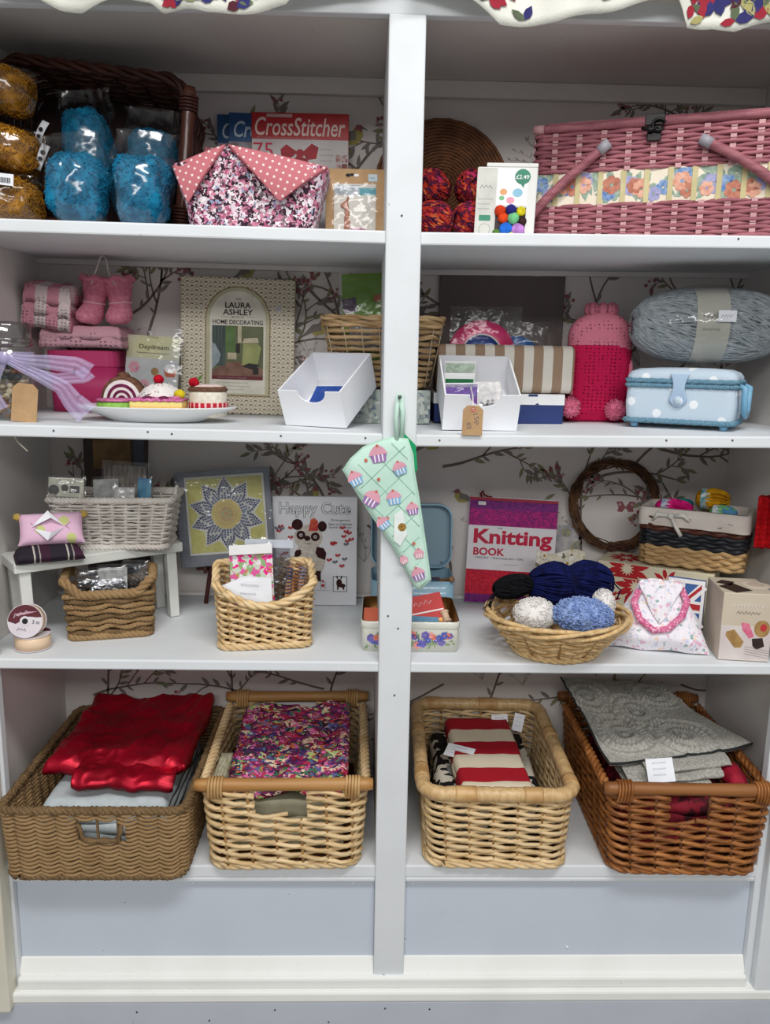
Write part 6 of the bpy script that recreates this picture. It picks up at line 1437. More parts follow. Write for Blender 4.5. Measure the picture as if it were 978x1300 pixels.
for x, z in ((-.054, .024), (.026, .021)):
    random.seed(int(91+x*100)); g = G(); c = (x, -.038, z); g.ball(c, .016, 14, 9)
    for k in range(260):
        d = Vector((random.gauss(0, 1), random.gauss(0, 1), random.gauss(0, 1))).normalized(); p = Vector(c)+d*.013; g.tube([p, p+d*.0062+Vector((U(-.001, .001), U(-.001, .001), U(-.001, .001)))], [.0016, .0011], 4)
    g.build('pompom', mat('pompom_pink', (232, 132, 160), (206, 100, 132), rough=.95, ns=200, spec=.1), t, True)

# polka dot sewing box with grey wool on it
DOT = dots('blue_polka_cloth', (188, 204, 217), (230, 234, 238), .045, .0068, 'xz', .5, jitter=.25)
BRA = rope('blue_braid', (152, 194, 212), (112, 162, 190), 320, bump=.8); BPL = mat('blue_plastic', (122, 174, 204), (112, 164, 196), rough=.35)
t = thing('sewing_box', 'pale blue polka dot fabric sewing box with buttoned strap', 'sewing box', P('B', .482, .155, .0008), -31)
w, d = .168, .100
for x, y in ((-.07, -.038), (.07, -.038), (.07, .038), (-.07, .038)):
    g = G(); g.lathe([(.0005, 0), (.0055, 0), (.0065, .004), (.0065, .010), (.0005, .010)], 16, (x, y, 0)); g.build('foot', BPL, t, True)
g = G(); g.loft([[(x, y, z) for x, y, _, _ in rrect(w*s, d*s, .010, 60)] for z, s in ((.009, .985), (.012, 1), (.040, 1.03), (.064, 1.01), (.070, .99))]); g.build('body', DOT, t, True)
braid(t, ring_path(w*1.01, d*1.015, .010, 150, .0115), .0024, .0026, 3, 36, BRA, 'base_braid'); braid(t, ring_path(w*1.01, d*1.02, .010, 150, .069), .0022, .0024, 3, 36, BRA, 'top_braid'); braid(t, ring_path(w*1.01, d*1.02, .010, 150, .0765), .0022, .0026, 3, 40, BRA, 'lid_braid')
g = G(); g.loft([[(x, y, z) for x, y, _, _ in rrect(w*s, d*s, .010, 60)] for z, s in ((.073, .99), (.078, 1.02), (.085, 1.015), (.091, .96), (.0955, .82), (.0975, .5), (.098, .1))]); g.build('padded_lid', DOT, t, True)
g = G(); g.grid(lambda u, v: ((u-.5)*(.030-.012*math.sin(PI*min(1, v*1.25))) if v < .8 else (u-.5)*.028*math.sqrt(max(.02, (1-v)/.2)), -d/2*1.04-.002-.0018*math.sin(PI*v), .088-.052*v), 10, 26); o = g.build('strap', mat('strap_cloth', (168, 192, 214), (158, 182, 206), rough=.8), t, True); o.modifiers.new('thickness', 'SOLIDIFY').thickness = .002
g = G(); g.lathe([(.0005, .0035), (.0065, .0025), (.0075, 0)], 20); o = g.build('covered_button', DOT, t, True); o.rotation_euler = (PI/2, 0, 0); o.location = (0, -d/2*1.04-.004, .046)
g = G(); g.tube([(w/2+.004, -.03, .070), (w/2+.012, -.032, .068), (w/2+.013, -.026, .03), (w/2+.012, .0, .022), (w/2+.012, .026, .03), (w/2+.012, .032, .068), (w/2+.004, .03, .07)], .0052, 10); g.build('side_handle', BPL, t, True)
t = thing('wool_ball', 'large grey wool ball in clear wrap with paper band on sewing box', 'wool', P('B', .526, .190, .168), -9, 0, 0)
hank(t, .252, (.060, .062), 330, .0019, wool('grey_wool', (172, 180, 184), (146, 154, 158)), waist=.10, twist=.9, seed=21)
g = G(); g.lathe([(.0605, -.026), (.0600, 0), (.0605, .026)], 40); o = g.build('paper_band', mat('wool_band_sage', (196, 188, 182), (176, 176, 164), rough=.6, ns=7, stretch=(1, 1, 1)), t, True); o.rotation_euler = (0, PI/2, 0); o.location = (-.006, 0, 0); o.scale = (1.02, 1.0, 1)
scribble(t, -.010, .014, .026, .008, INK, -.0625); scribble(t, -.008, -.008, .03, .005, INK, -.0625)
g = G(); g.box(-.001, .027, -.0655, -.065, .004, .022); o = g.build('price_sticker', LABEL, t); scribble(o, .013, .013, .02, .005, BIRO, -.0657)
g = G(); g.ball((0, 0, 0), (.128, .066, .0665), 60, 36, lambda d: 1+.03*nz(d.x*4, d.y*6, d.z*6)+.012*nz(d.x*14, d.y*16, d.z*16)); g.build('clear_wrap', film('wool_wrap', gloss=.07, rough=.14, bs=50), t, True)
# ---------------------------------------------------------------- top shelf
DWIL = mat('dark_red_willow', (84, 44, 32), (54, 26, 20), rough=.5, ns=30, stretch=(1, 1, 6), rnd=.3)
DWST = mat('dark_willow_stake', (50, 26, 20), rough=.7)
t = thing('dark_wicker_basket', 'dark brown wicker basket lying on its side behind bagged wool', 'basket', P('A', -.490, .336, .1335), 0, 90, 5.5)
weave(t, .284, .222, .296, .236, .150, .04, 12, 24, .0036, (DWIL, DWST), z0=.008, amp=.0034, zamp=.002, jit=.001)
g = G(); p = rrect(.284, .22, .04, 40); g.loft([[(x, y, .003) for x, y, _, _ in p], [(x, y, .010) for x, y, _, _ in p]]); g.build('base', DWST, t)
braid(t, [(x, y*(1+.0), .156) for x, y, _, _ in rrect(.298, .238, .04, 150)], .005, .0046, 3, 10, DWIL)
g = G(); g.tube([(.151, -.108+.216*i/20, .164) for i in range(21)], [.0105*(.8 if i in (0, 20) else 1)*(1+.05*math.sin(i*.8)) for i in range(21)], 14); o = g.build('handle_bar', mat('dark_turned_handle', (96, 52, 38), (70, 36, 26), rough=.4, ns=16, coat=.2), t, True)
for yy in (.083, -.083):
    g = G()
    for k in range(5): g.tube([(.151+.0128*math.cos(a), yy+(k-2)*.005, .164+.0128*math.sin(a)) for a in [2*PI*j/18 for j in range(18)]], .0024, 6, True)
    g.build('cane_binding', DWIL, o, True)

BAG = film('wool_bag_film', gloss=.07, rough=.16, bs=26)
def wool_bag(lab, loc, r, m, ry=0, rx=0, neck=.03, seed=0, kind='loopy', label=None):
    t = thing('bagged_wool', lab, 'bagged wool', loc, 0, rx, ry, 'bags of wool on the top shelf')
    if kind == 'loopy': fluffy(t, tuple(q*.88 for q in r), m, seed=seed, amp=.03, fr=14, nst=1300, rad=.0008, ln=.0042, lump=.22)
    else: fluffy(t, tuple(q*.88 for q in r), m, seed=seed, amp=.03, fr=6, nst=700, rad=.0006, ln=.014, lump=.2)
    g = G(); nu, nv = 44, 30; rings = []
    for j in range(nv+1):
        q = j/nv; th = PI*(.04+.80*q); zz = -math.cos(th)*r[2]; w = math.sin(th)**.62; zz *= 1.04
        if q > .86: w = max(.30, w*(1-(q-.86)*4))+.9*max(0, q-.95)/.05*.14; zz = zz+(q-.86)/.14*neck
        fl = max(0, q-.84)/.16
        rings.append([(r[0]*(1+1.1*fl)*w*math.cos(a)*(1.08+.08*(1+4*q**5)*nz(3*math.cos(a)+seed, 3*math.sin(a), q*6)), r[1]*(1-.55*fl)*w*math.sin(a)*(1.08+.08*(1+3*q**5)*nz(3*math.cos(a)+seed, 4, q*6)), zz) for a in [2*PI*i/nu for i in range(nu)]])
    g.loft(rings, 0, True, False); g.build('clear_bag', BAG, t, True)
    if label:
        x, z, w, h = label; g = G(); yy = -r[1]*1.08; g.box(x-w/2, x+w/2, yy-.0006, yy, z-h/2, z+h/2); o = g.build('bag_label', LABEL, t)
        deco(o, INK, [rect(x-w*.36+w*.045*k, x-w*.36+w*(.045*k+(.02 if k % 3 else .032)), z-h*.3, z+h*.15) for k in range(16)], yy-.0006, 'barcode', stuff=True)
    return t
MUS = wool('mustard_wool', (176, 124, 36), (138, 92, 20)); BLW = wool('turquoise_wool', (26, 124, 160), (14, 94, 130))
wool_bag('topmost mustard wool bag in the pile at the wall', P('A', -.594, .125, .199), (.042, .042, .033), MUS, 14, 0, .006, 1, 'fuzzy')
wool_bag('middle mustard wool bag of the pile, with pale ball band', P('A', -.590, .118, .115), (.045, .044, .032), MUS, 16, 0, .006, 2, 'fuzzy')
wool_bag('lowest mustard wool bag, with white barcode label', P('A', -.590, .100, .040), (.047, .044, .035), MUS, 5, 0, .006, 3, 'fuzzy', (.012, .022, .028, .016))
for x, y, z, rz, lab in ((-.547, .124, .108, 20, 'curled white wool band beside the middle mustard bag'), (-.552, .145, .145, -10, 'white wool band with dark print by the topmost mustard bag')):
    t = thing('ball_band', lab, 'paper band', P('A', x, y, z), rz, 0, 24)
    g = G(); g.grid(lambda u, v: (-.006+.012*u, -.006*math.sin(PI*v), -.02+.04*v), 6, 12); o = g.build('paper', LABEL, t, True); o.modifiers.new('thickness', 'SOLIDIFY').thickness = .0006
    deco(t, INK, [circ(0, .006, .0035), circ(0, -.004, .003)], -.0068, 'print', stuff=True)
wool_bag('tall turquoise wool bag standing at back with twisted neck', P('A', -.505, .214, .140), (.044, .036, .066), BLW, -4, 0, .032, 4)
wool_bag('turquoise wool bag at back beside the basket bar handle', P('A', -.403, .212, .122), (.044, .036, .058), BLW, 5, 0, .03, 5)
wool_bag('turquoise wool bag at the front next to mustard wool', P('A', -.481, .090, .058), (.045, .048, .054), BLW, -6, 0, .028, 6)
wool_bag('turquoise wool bag at the front beside the floral tote', P('A', -.385, .080, .056), (.042, .048, .052), BLW, 4, 0, .035, 7)

# floral fabric tub with turned-down polka corners
FLT = patches('dark_floral_print', [((52, 32, 46), 5), ((222, 206, 214), 3.4), ((206, 132, 156), 3), ((176, 92, 124), 2.2), ((238, 230, 232), 2), ((128, 108, 116), 1.4), ((150, 160, 190), .8)], 240, warp=1.6)
PDOT = dots('pink_polka_cloth', (192, 112, 120), (234, 212, 208), .0100, .0018, 'xz', .35)
t = thing('fabric_tub', 'floral fabric tub with turned-down pink polka dot corners', 'fabric tub', P('A', -.222, .104, .0008), 0)
def tub_top(x, y):
    c = math.exp(-((x+.03)/.03)**2); return .091+.024*c*(1 if y < 0 else .9)
g = G(); nr = 60; b0 = rrect(.180, .090, .02, nr); b1 = rrect(.226, .118, .02, nr); rings = []
for k in range(11):
    q = k/10; rings.append([(b0[i][0]*(1-q)+b1[i][0]*q+.002*nz(i*.3, q*4, 1), b0[i][1]*(1-q)+b1[i][1]*q, tub_top(b1[i][0], b1[i][1])*q) for i in range(nr)])
inn = [[(x*.965, y*.95, z) for x, y, z in r] for r in rings[::-1]]
g.loft(rings+inn, 0, True, True); g.build('fabric_body', FLT, t, True)
def flap(pts, nm='turned_corner'):
    g = G(); a, b_, c = [Vector(p) for p in pts]
    def f(u, v):
        p = a.lerp(b_, u).lerp(c, v); p.y -= .007*math.sin(PI*v)*1.0+.004*math.sin(PI*u)*(1-v); return tuple(p)
    g.grid(f, 20, 20); o = g.build(nm, PDOT, t, True); s = o.modifiers.new('thickness', 'SOLIDIFY'); s.thickness = .004; s.offset = -1
    g = G(); g.tube([f(0, i/12) for i in range(13)]+[f(1, 1-i/12) for i in range(1, 13)], .0012, 5); g.build('seam', mat('polka_seam', (190, 96, 108), rough=.8), o, True); return o
flap([(-.111, -.046, .086), (-.034, -.056, .115), (-.088, -.062, .036)]); flap([(-.030, -.056, .115), (.112, -.048, .089), (.044, -.066, .040)]); flap([(-.080, .040, .132), (-.036, .03, .122), (-.075, .0, .080)])
o = folded(None, 'wadding', mat('cream_wadding', (220, 210, 200), rough=.9), .145, .062, .014, 4, .018, wob=.001, seed=41); o.location = P('A', -.222, .104, .001)
tag(o, 'cream wadding filling the floral fabric tub', 'wadding')

# magazines
def magazine(lab, x, y, m, rz=0, ry=0):
    t = thing('magazine', lab, 'magazine', P('A', x, y, .0008), rz, -4, ry, 'craft magazines')
    t.scale = (1, 1, 1.05); panel(.168, .222, .004, m, 'cover', t, .0006, 0); panel(.166, .220, .003, PAGE, 'pages', t, .0004, .0031, .001); return t
MR = mat('magazine_red', (184, 24, 34), (170, 18, 28), rough=.35, ns=5); MB_ = mat('magazine_blue', (20, 84, 140), (16, 70, 124), rough=.35, ns=5); MP = mat('magazine_photo', (212, 206, 204), (190, 182, 182), rough=.4, ns=12)
for lab, x, y, s in (('rearmost magazine with blue masthead, mostly hidden', -.232, .322, 0), ('blue masthead magazine between the red one and the rearmost', -.214, .313, 1)):
    t = magazine(lab, x, y, MB_, 0, 1 if s else 0)
    text(t, 'CrossStitcher', 0, .196, .150, .026, mat('masthead_pale', (196, 214, 226), rough=.5), -.0042, shear=.25, bold=.01); deco(t, mat('mag_photo_blue', (120, 60, 70), (170, 170, 180), ns=40), [rect(-.084, .084, .001, .176)], -.0041, 'photo')
t = magazine('red masthead cross stitch magazine with bow on its cover', -.169, .300, MR)
deco(t, MP, [rect(-.0835, .0835, .018, .180)], -.0041, 'photo_ground')
text(t, 'CrossStitcher', 0, .200, .156, .029, mat('masthead_cream', (238, 214, 206), rough=.5), -.0042, shear=.2, bold=.008); deco(t, mat('masthead_banner', (206, 176, 170), rough=.5), [rect(-.058, -.014, .2145, .2195)], -.0042, 'banner'); scribble(t, 0, .1825, .150, .003, WHITEP, -.0043)
text(t, '75', -.064, .162, .034, .024, CRIM, -.0044); scribble(t, -.062, .144, .034, .004, INK, -.0044)
deco(t, mat('bow_crimson', (176, 20, 40), (150, 12, 30), rough=.5, ns=60), [[(-.004, .160), (-.024, .172), (-.034, .164), (-.032, .148), (-.022, .146)], [(.004, .160), (.020, .174), (.032, .168), (.028, .150), (.012, .148)], circ(0, .158, .007), [(-.004, .154), (.012, .150), (.026, .124), (.016, .122)], [(-.006, .154), (.0, .15), (-.012, .128), (-.022, .132)]], -.0044, 'bow_photo')
scribble(t, .046, .156, .024, .018, INK, -.0044, 3)
PHT = [mat('thumb_%d' % k, c, d, rough=.5, ns=160) for k, (c, d) in enumerate((((150, 60, 60), (206, 190, 180)), ((130, 50, 56), (220, 200, 196)), ((160, 80, 70), (90, 40, 40))))]
for k in range(3):
    for j in range(2): deco(t, PHT[(k+j) % 3], [rect(.062+.0105*j, .0715+.0105*j, .145-.014*k, .157-.014*k)], -.0044, 'thumbnail')
deco(t, mat('hoop_teal', (70, 120, 124), rough=.5), [circ(.036, .082, .040, .056, 36)], -.0044, 'hoop_print'); deco(t, WHITEP, [circ(.036, .082, .0385, .0545, 36)], -.0047, 'hoop_cloth'); deco(t, PNKC, [flower(.058, .10, .008, 6)[k] for k in range(6)]+[circ(.062, .085, .003, .012)], -.005, 'hoop_stitching', stuff=True)

# felting kit
t = thing('felting_kit', 'kraft card llama needle felting kit with clear window bag', 'craft kit', P('A', -.070, .150, .0008), 0, -4)
bevel(G().box(-.0475, .0475, 0, .010, 0, .113).build('kraft_board', KRAFT, t), .0008)
deco(t, mat('kit_window_card', (216, 212, 202), (200, 196, 186), rough=.7, ns=20), [rect(-.034, .032, .002, .090)], -.0004, 'window_card'); deco(t, mat('kit_wool_grey', (176, 184, 190), (140, 150, 156), ns=90), [rect(-.034, .006, .073, .088)], -.0007, 'wool_tuft'); deco(t, mat('kit_wool_teal', (94, 164, 176), (70, 140, 154), ns=90), [rect(.006, .032, .073, .084)], -.0007, 'wool_tuft')
LB = mat('llama_fawn', (178, 124, 100), (156, 102, 80), rough=.9, ns=140)
g = G(); g.prism([(-.018, .0), (-.009, .0), (-.008, .03), (-.010, .052), (-.012, .062), (-.010, .070), (-.0125, .070), (-.015, .064), (-.024, .058), (-.023, .054), (-.017, .052), (-.018, .02)], -.0045, -.0006); bevel(g.build('felt_llama', LB, t), .0015, 2)
g = G(); g.prism([(-.008, .006), (.014, .006), (.019, .010), (.019, .018), (.014, .022), (-.008, .022)], -.004, -.0006); bevel(g.build('felt_blanket', knit('llama_blanket', (150, 62, 108), (196, 120, 156), 300), t), .001, 2)
deco(t, INK, [circ(-.012, .103, .004, .0025), circ(-.006, .104, .003, .002)], -.0004, 'cat_print'); deco(t, WHITEP, [circ(.001, .103, .004, .0022)], -.0004, 'white_print'); deco(t, mat('kit_sticker', (196, 214, 222), rough=.6), [rect(.020, .034, .094, .105)], -.0004, 'price_sticker'); scribble(t, .027, .0995, .010, .004, BIRO, -.0008)
g = G(); g.grid(lambda u, v: (-.037+.072*u, -.006-.002*nz(u*5, v*5, 2), .001+.090*v), 20, 20); g.build('clear_bag', FILM, t, True)

# wicker disc and red wools
DISCM = mat('disc_wicker', (122, 78, 46), (92, 56, 32), rough=.6, ns=40, rnd=.2)
t = thing('wicker_disc', 'round brown coiled wicker tray leaning against the wallpaper', 'tray', P('A', .080, .300, .0015), 0, -9)
R0 = .118
for k in range(21):
    rr = R0*(k+1)/21-.002; g = G(); g.tube([(rr*math.cos(a), .0015*math.sin(a*(9+k)), R0+.004+rr*math.sin(a)) for a in [2*PI*i/60 for i in range(60)]], .0031, 6, True); g.build('coil', DISCM, t, True)
random.seed(95)
VAR = patches('flame_wool', [((176, 50, 34), 4), ((126, 22, 38), 4), ((78, 22, 54), 3.4), ((196, 96, 56), 1.0), ((60, 20, 44), 2), ((180, 40, 90), 1.5)], 130, stretch=(1, 1, 2), warp=1.5, rough=.95)
for k, (x, y, z, r, lab) in enumerate(((.050, .118, .030, .029, 'red and purple wool ball at the shelf front beside the post'), (.112, .120, .030, .029, 'red and purple wool ball at the shelf front behind pom-pom pack'), (.050, .150, .083, .0285, 'red and purple wool ball on top of the pile near the post'), (.115, .153, .083, .0285, 'red and purple wool ball on top of the pile behind pom-pom pack'), (.045, .206, .030, .029, 'red and purple wool ball at the back behind the centre post'))):
    t = thing('wool_ball', lab, 'wool', P('A', x, y, z+.004), 30*k, 20*k)
    hank(t, r*2.1, (r, r*.95), 140, .0014, VAR, seed=40+k, twist=.8)

# pom-pom pack
t = thing('pompom_pack', 'white pom-pom craft pack with green price bubble and coloured balls', 'craft pack', P('A', .152, .070, .0008), -9, -4, 1.5)
PK = mat('pack_card', (222, 222, 218), (212, 212, 208), rough=.5, ns=6)
bevel(G().box(-.043, .046, .0, .012, 0, .104).build('pack_body', PK, t), .002); bevel(G().box(-.030, .046, .001, .010, .1042, .110).build('hang_flap', PK, t), .001)
deco(t, mat('pack_grey_panel', (206, 206, 198), rough=.5), [rect(-.043, -.014, .0005, .102)], -.0003, 'info_panel'); deco(t, WHITEP, [rect(-.013, .032, .048, .101)], -.0003, 'white_panel'); deco(t, mat('pack_dark', (54, 34, 36), rough=.6), [rect(-.013, .032, .0005, .046)], -.0003, 'window')
TEAL = mat('bubble_green', (44, 134, 104), rough=.5)
deco(t, TEAL, [circ(.024, .090, .0115, .011, 20), [(.020, .082), (.026, .074), (.028, .082)], rect(-.037, -.020, .026, .034)], -.0007, 'price_bubble', stuff=True); text(t, '\u00a32.49', .024, .0895, .019, .006, WHITEP, -.0011, bold=.01)
scribble(t, -.029, .075, .018, .006, OUTL, -.0007); scribble(t, -.028, .050, .024, .014, OUTL, -.0007, 3)
deco(t, OUTL, [circ(-.028, .013, .009, .009, 8)], -.0006, 'safety_mark'); deco(t, mat('pack_grey_panel2', (206, 206, 198), rough=.5), [circ(-.028, .013, .0084, .0084, 8)], -.0009, 'safety_mark_fill')
for c, x, z, r in (((150, 200, 224), .018, .067, .0075), ((232, 170, 120), -.003, .068, .0055), ((240, 160, 180), .008, .056, .006), ((130, 190, 140), -.005, .059, .004)): deco(t, mat('pp_%d' % c[0], c, rough=.7), [circ(x, z, r, r*.8)], -.0007, 'picture_print')
for k, (c, x, z, r) in enumerate((((222, 66, 30), -.006, .040, .0085), ((40, 40, 120), .010, .042, .008), ((236, 220, 40), .025, .040, .007), ((120, 200, 140), .014, .030, .009), ((222, 74, 30), -.001, .030, .008), ((40, 110, 214), .004, .014, .010), ((200, 140, 220), .022, .013, .010), ((90, 130, 60), -.010, .008, .006), ((236, 230, 130), .012, .004, .006), ((60, 40, 40), .028, .026, .006))):
    g = G(); random.seed(600+k); g.ball((x, -.0025, z), (r, .0045, r), 16, 10, lambda d: 1+.05*nz(d.x*9, d.y*9, d.z*9)); g.build('pompom', wool('ppw_%d' % k, c, [v*.75 for v in c]), t, True)

# big pink sewing basket
PW_ = mat('pink_paper_cord', (172, 108, 116), (142, 80, 92), rough=.55, ns=26, stretch=(1, 1, 7), rnd=.18, bump=.3, bs=260); PWS = mat('pale_pink_stake', (204, 158, 160), (186, 138, 142), rough=.6)
t = thing('sewing_basket', 'large pink woven sewing basket with floral fabric band and black latch', 'sewing basket', P('A', .412, .152, .0008), -21)
w, d, h = .372, .150, .164
def flatw(z0, z1, rows, nm):
    for q in range(rows):
        z = z0+(z1-z0)*(q+.5)/rows; ring = rrect(w, d, .012, 28*6); g = G(); pts = []
        for i in range(28*6):
            x, y, nx, ny = ring[i]; o = .0024*math.sin(PI*i/6+PI*(q % 2)); pts.append((x+nx*o, y+ny*o, z+U(-.0004, .0004)))
        g.tube(pts, .0033, 6, True); g.build('woven_cord', PW_, t, True)
flatw(.003, .058, 10, 0); flatw(.104, h, 10, 0)
ring = rrect(w, d, .012, 28*6); g = G()
for s in range(28):
    x, y, nx, ny = ring[s*6+3]; tx, ty = -ny, nx
    for q0, q1 in ((.002, .058), (.104, h)):
        pts = [(x+nx*.0018*(1 if (i % 2) else 1.0), y+ny*.0018, q0+(q1-q0)*i/8) for i in range(9)]
        for i in range(8):
            a, b_ = pts[i], pts[i+1]; e = .0042; nn = .0022
            g.hexa([(a[0]-tx*e, a[1]-ty*e, a[2]), (a[0]+tx*e, a[1]+ty*e, a[2]), (a[0]+tx*e+nx*nn, a[1]+ty*e+ny*nn, a[2]), (a[0]-tx*e+nx*nn, a[1]-ty*e+ny*nn, a[2]), (b_[0]-tx*e, b_[1]-ty*e, b_[2]-.001), (b_[0]+tx*e, b_[1]+ty*e, b_[2]-.001), (b_[0]+tx*e+nx*nn, b_[1]+ty*e+ny*nn, b_[2]-.001), (b_[0]-tx*e+nx*nn, b_[1]-ty*e+ny*nn, b_[2]-.001)])
o = g.build('flat_stakes', PWS, t, False, 'stuff')
g = G(); rr = rrect(w+.002, d+.002, .012, 120); g.loft([[(x, y, z) for x, y, _, _ in rr] for z in (.056, .106)], 0, False, False); g.build('floral_band', mat('band_cloth', (236, 226, 206), (226, 214, 194), rough=.8, ns=14), t, True)
BF = [mat('band_blue', (92, 126, 178), (150, 174, 208), rough=.8, ns=160), mat('band_peach', (228, 180, 156), (210, 146, 124), rough=.8, ns=160), mat('band_green', (164, 182, 164), (128, 152, 138), rough=.8, ns=160), mat('band_rust', (196, 134, 110), (176, 108, 90), rough=.8, ns=160), mat('band_lilac', (172, 170, 206), (150, 150, 190), rough=.8, ns=160)]
random.seed(97); acc = [[] for _ in BF]; yb = -d/2-.0011
for k in range(11):
    x0 = -w/2+.018+k*.034
    for j in range(3):
        cx, cz = x0+U(-.010, .010), .081+U(-.014, .014); i = (k+j*2) % 5; r = U(.009, .0145)
        acc[i] += [[(x, max(.058, min(.104, z))) for x, z in q] for q in flower(cx, cz, r, 6, U(0, 1))]
        for q in range(3): acc[2] += [[(x, max(.058, min(.104, z))) for x, z in leaf(cx, cz, U(0, 6.28), r*2.0, .5)]]
for i in (2, 0, 1, 3, 4): deco(t, BF[i], acc[i], yb-.0003*(0 if i == 2 else 1+i % 2), 'flower_print', stuff=True)
SB2 = mat('sage_ribbon', (206, 194, 148), (190, 178, 132), rough=.7)
for k in range(11): x0 = -w/2+.034*k+.034; G().box(x0-.0038, x0+.0038, yb-.002, yb-.0008, .0565, .1055).build('ribbon_bar', SB2, t)
# wrapped lid edge
def wrapbar(parent, pts, r, m, nm, seg=3.2):
    P0 = [Vector(p) for p in pts]; out = []; rs = []
    for a, b_ in zip(P0[:-1], P0[1:]):
        n = max(2, int((b_-a).length/.0012))
        for i in range(n): out.append(a.lerp(b_, i/n)); rs.append(r*(1 if len(rs) % 3 else .88))
    out.append(P0[-1]); rs.append(r)
    g = G(); g.tube(out, rs, 10); return g.build(nm, m, parent, True)
wrapbar(t, [(-w/2+.012, -d/2-.001, h+.0065), (w/2, -d/2-.001, h+.0065)], .0068, PW_, 'lid_edge'); g = G(); g.tube([(-w/2-.004, -d/2-.001, h+.0065), (-w/2+.012, -d/2-.001, h+.0065)], .0066, 10); g.build('lid_edge_end', PWS, t, True)
g = G(); g.loft([[(x, y, h+.002) for x, y, _, _ in rrect(w, d, .012, 60)], [(x*.97, y*.94, h+.016) for x, y, _, _ in rrect(w, d, .012, 60)]]); g.build('lid', PW_, t)
for a, b_, c, e, k in (((-.085, -d/2-.012, .134), (-.185, -d/2-.022, .052), (-.212, -d/2-.010, .020), (-.196, -d/2+.02, .006), 0), ((.068, -d/2-.012, .134), (.15, -d/2-.018, .09), (.20, -d/2-.012, .05), (.205, -d/2+.02, .02), 1)):
    n = 14; cv = []
    for i in range(n+1):
        q = i/n; A_, B_, C_, E_ = Vector(a), Vector(b_), Vector(c), Vector(e); cv.append(A_*(1-q)**3+B_*3*q*(1-q)**2+C_*3*q*q*(1-q)+E_*q**3)
    o = wrapbar(t, cv, .0072, PW_, 'carry_handle')
    dr = (cv[0]-cv[1]).normalized(); g = G(); g.tube([cv[0]-dr*.004, cv[0]+dr*.014], .0080, 12); g.build('grey_ferrule', mat('grey_ferrule', (160, 158, 166), (146, 144, 152), rough=.5), o, True)
BKM = mat('black_latch_metal', (30, 28, 28), rough=.35, metal=.5)
l = thing('latch', '', '', (-.010, -d/2-.006, h)); del l['label']; del l['category']; l.parent = t
bevel(G().box(-.014, .014, -.004, 0, .0, .016).build('hasp_plate', BKM, l), .001); bevel(G().box(-.010, .010, -.0035, 0, -.022, -.001).build('staple_plate', BKM, l), .001)
g = G(); g.tube([(.006+.009*math.cos(a), -.009, -.001+.008*math.sin(a)) for a in [PI*.1+1.7*PI*i/14 for i in range(15)]], .0022, 8); g.tube([(-.018, -.007, -.004), (-.006, -.010, -.008), (.006, -.009, -.006)], [.0026, .0034, .002], 8); g.build('hook', BKM, l, True, 'stuff')

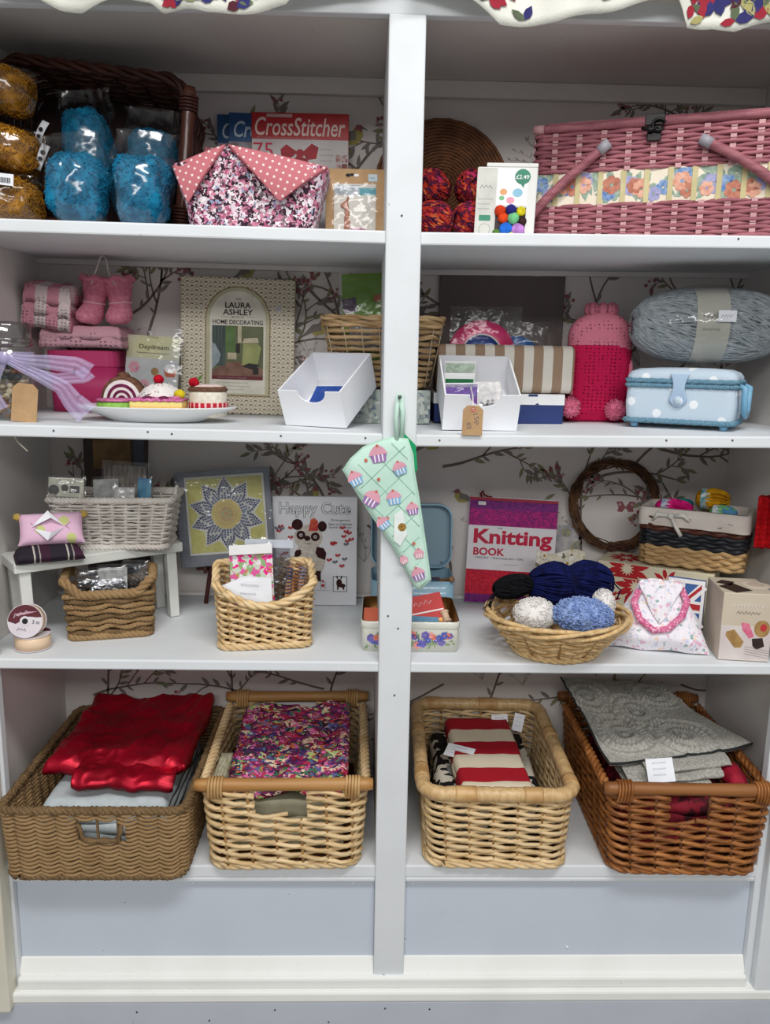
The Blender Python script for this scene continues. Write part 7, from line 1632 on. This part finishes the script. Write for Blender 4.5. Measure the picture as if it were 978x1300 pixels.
# fabric valance along the top of the cupboard
VAL = mat('valance_cotton', (226, 226, 216), (214, 214, 204), rough=.85, ns=9, bump=.2, bs=300)
VP = [mat('valance_red', (156, 34, 52), rough=.85), mat('valance_navy', (44, 44, 104), rough=.85), mat('valance_green', (92, 104, 78), rough=.85), mat('valance_olive', (168, 160, 104), rough=.85), mat('valance_plum', (76, 24, 40), rough=.85)]
def valance(lab, hem):
    x0, x1 = hem[0][0], hem[-1][0]; xc = (x0+x1)/2
    t = thing('valance', lab, 'curtain', (xc, -.036, 1.60)); t['group'] = 'valance panels'
    def hz(x):
        for (a, za), (b_, zb) in zip(hem[:-1], hem[1:]):
            if a <= x <= b_: return za+(zb-za)*(x-a)/(b_-a)
        return hem[-1][1]
    def fy(x, z): return .010*math.sin(x*52)+.005*nz(x*14, z*6, 3)-.012*(1.62-z)
    def f(u, v):
        x = x0+(x1-x0)*u; z0 = hz(x); z = z0+(1.64-z0)*v; return (x-xc, fy(x, z), z-1.60)
    g = G(); g.grid(f, int((x1-x0)/.005), 12); o = g.build('cotton_panel', VAL, t, True); o.modifiers.new('thickness', 'SOLIDIFY').thickness = .0012
    g = G(); g.tube([(x0-xc, 0, .036), (x1-xc, 0, .036)], .005, 8); g.build('curtain_wire', mat('curtain_wire', (206, 206, 200), rough=.4), t, True)
    random.seed(int(abs(xc)*1000)+3); gs = [G() for _ in VP]
    def onto(i, pts):
        q = [(x, z) for x, z in pts]
        if any(z < hz(min(max(x, x0), x1))+.002 or x < x0 or x > x1 or z > 1.635 for x, z in q): return
        a = sum(q[k][0]*q[(k+1) % len(q)][1]-q[(k+1) % len(q)][0]*q[k][1] for k in range(len(q)))
        if a < 0: q = q[::-1]
        gs[i].add([(x-xc, fy(x, z)-.0022, z-1.60) for x, z in q], [tuple(range(len(q)))])
    for k in range(int((x1-x0)*120)):
        x = x0+(x1-x0)*random.random(); z = hz(x)+.006+.13*random.random()**1.3; a = U(0, 6.28); s = U(.012, .020)
        i = random.choice((0, 0, 1, 1, 4)); onto(i, leaf(x, z, a, s*1.3, .8)); onto(i, leaf(x, z, a+1.1, s*1.2, .7)); onto(random.choice((2, 3)), leaf(x, z, a+2.6, s*1.4, .5)); onto(random.choice((0, 1)), leaf(x, z, a+4.2, s, .7))
    for g, m in zip(gs, VP):
        if g.v: g.build('leaf_print', m, t, False, 'stuff')
valance('leaf-print cotton valance hanging over the wool and magazines side', [(-.76, 1.50), (-.62, 1.507), (-.60, 1.516), (-.565, 1.538), (-.48, 1.514), (-.455, 1.503), (-.424, 1.4975), (-.375, 1.515), (-.337, 1.516), (-.322, 1.503), (-.287, 1.504), (-.262, 1.500), (-.195, 1.507), (-.159, 1.512), (-.145, 1.53), (-.03, 1.545)])
valance('leaf-print cotton valance hanging over the pink sewing basket side', [(-.005, 1.548), (.072, 1.53), (.095, 1.515), (.120, 1.498), (.193, 1.502), (.249, 1.515), (.295, 1.528), (.350, 1.538), (.362, 1.520), (.369, 1.502), (.405, 1.503), (.430, 1.496), (.479, 1.510), (.60, 1.5), (.76, 1.51)])
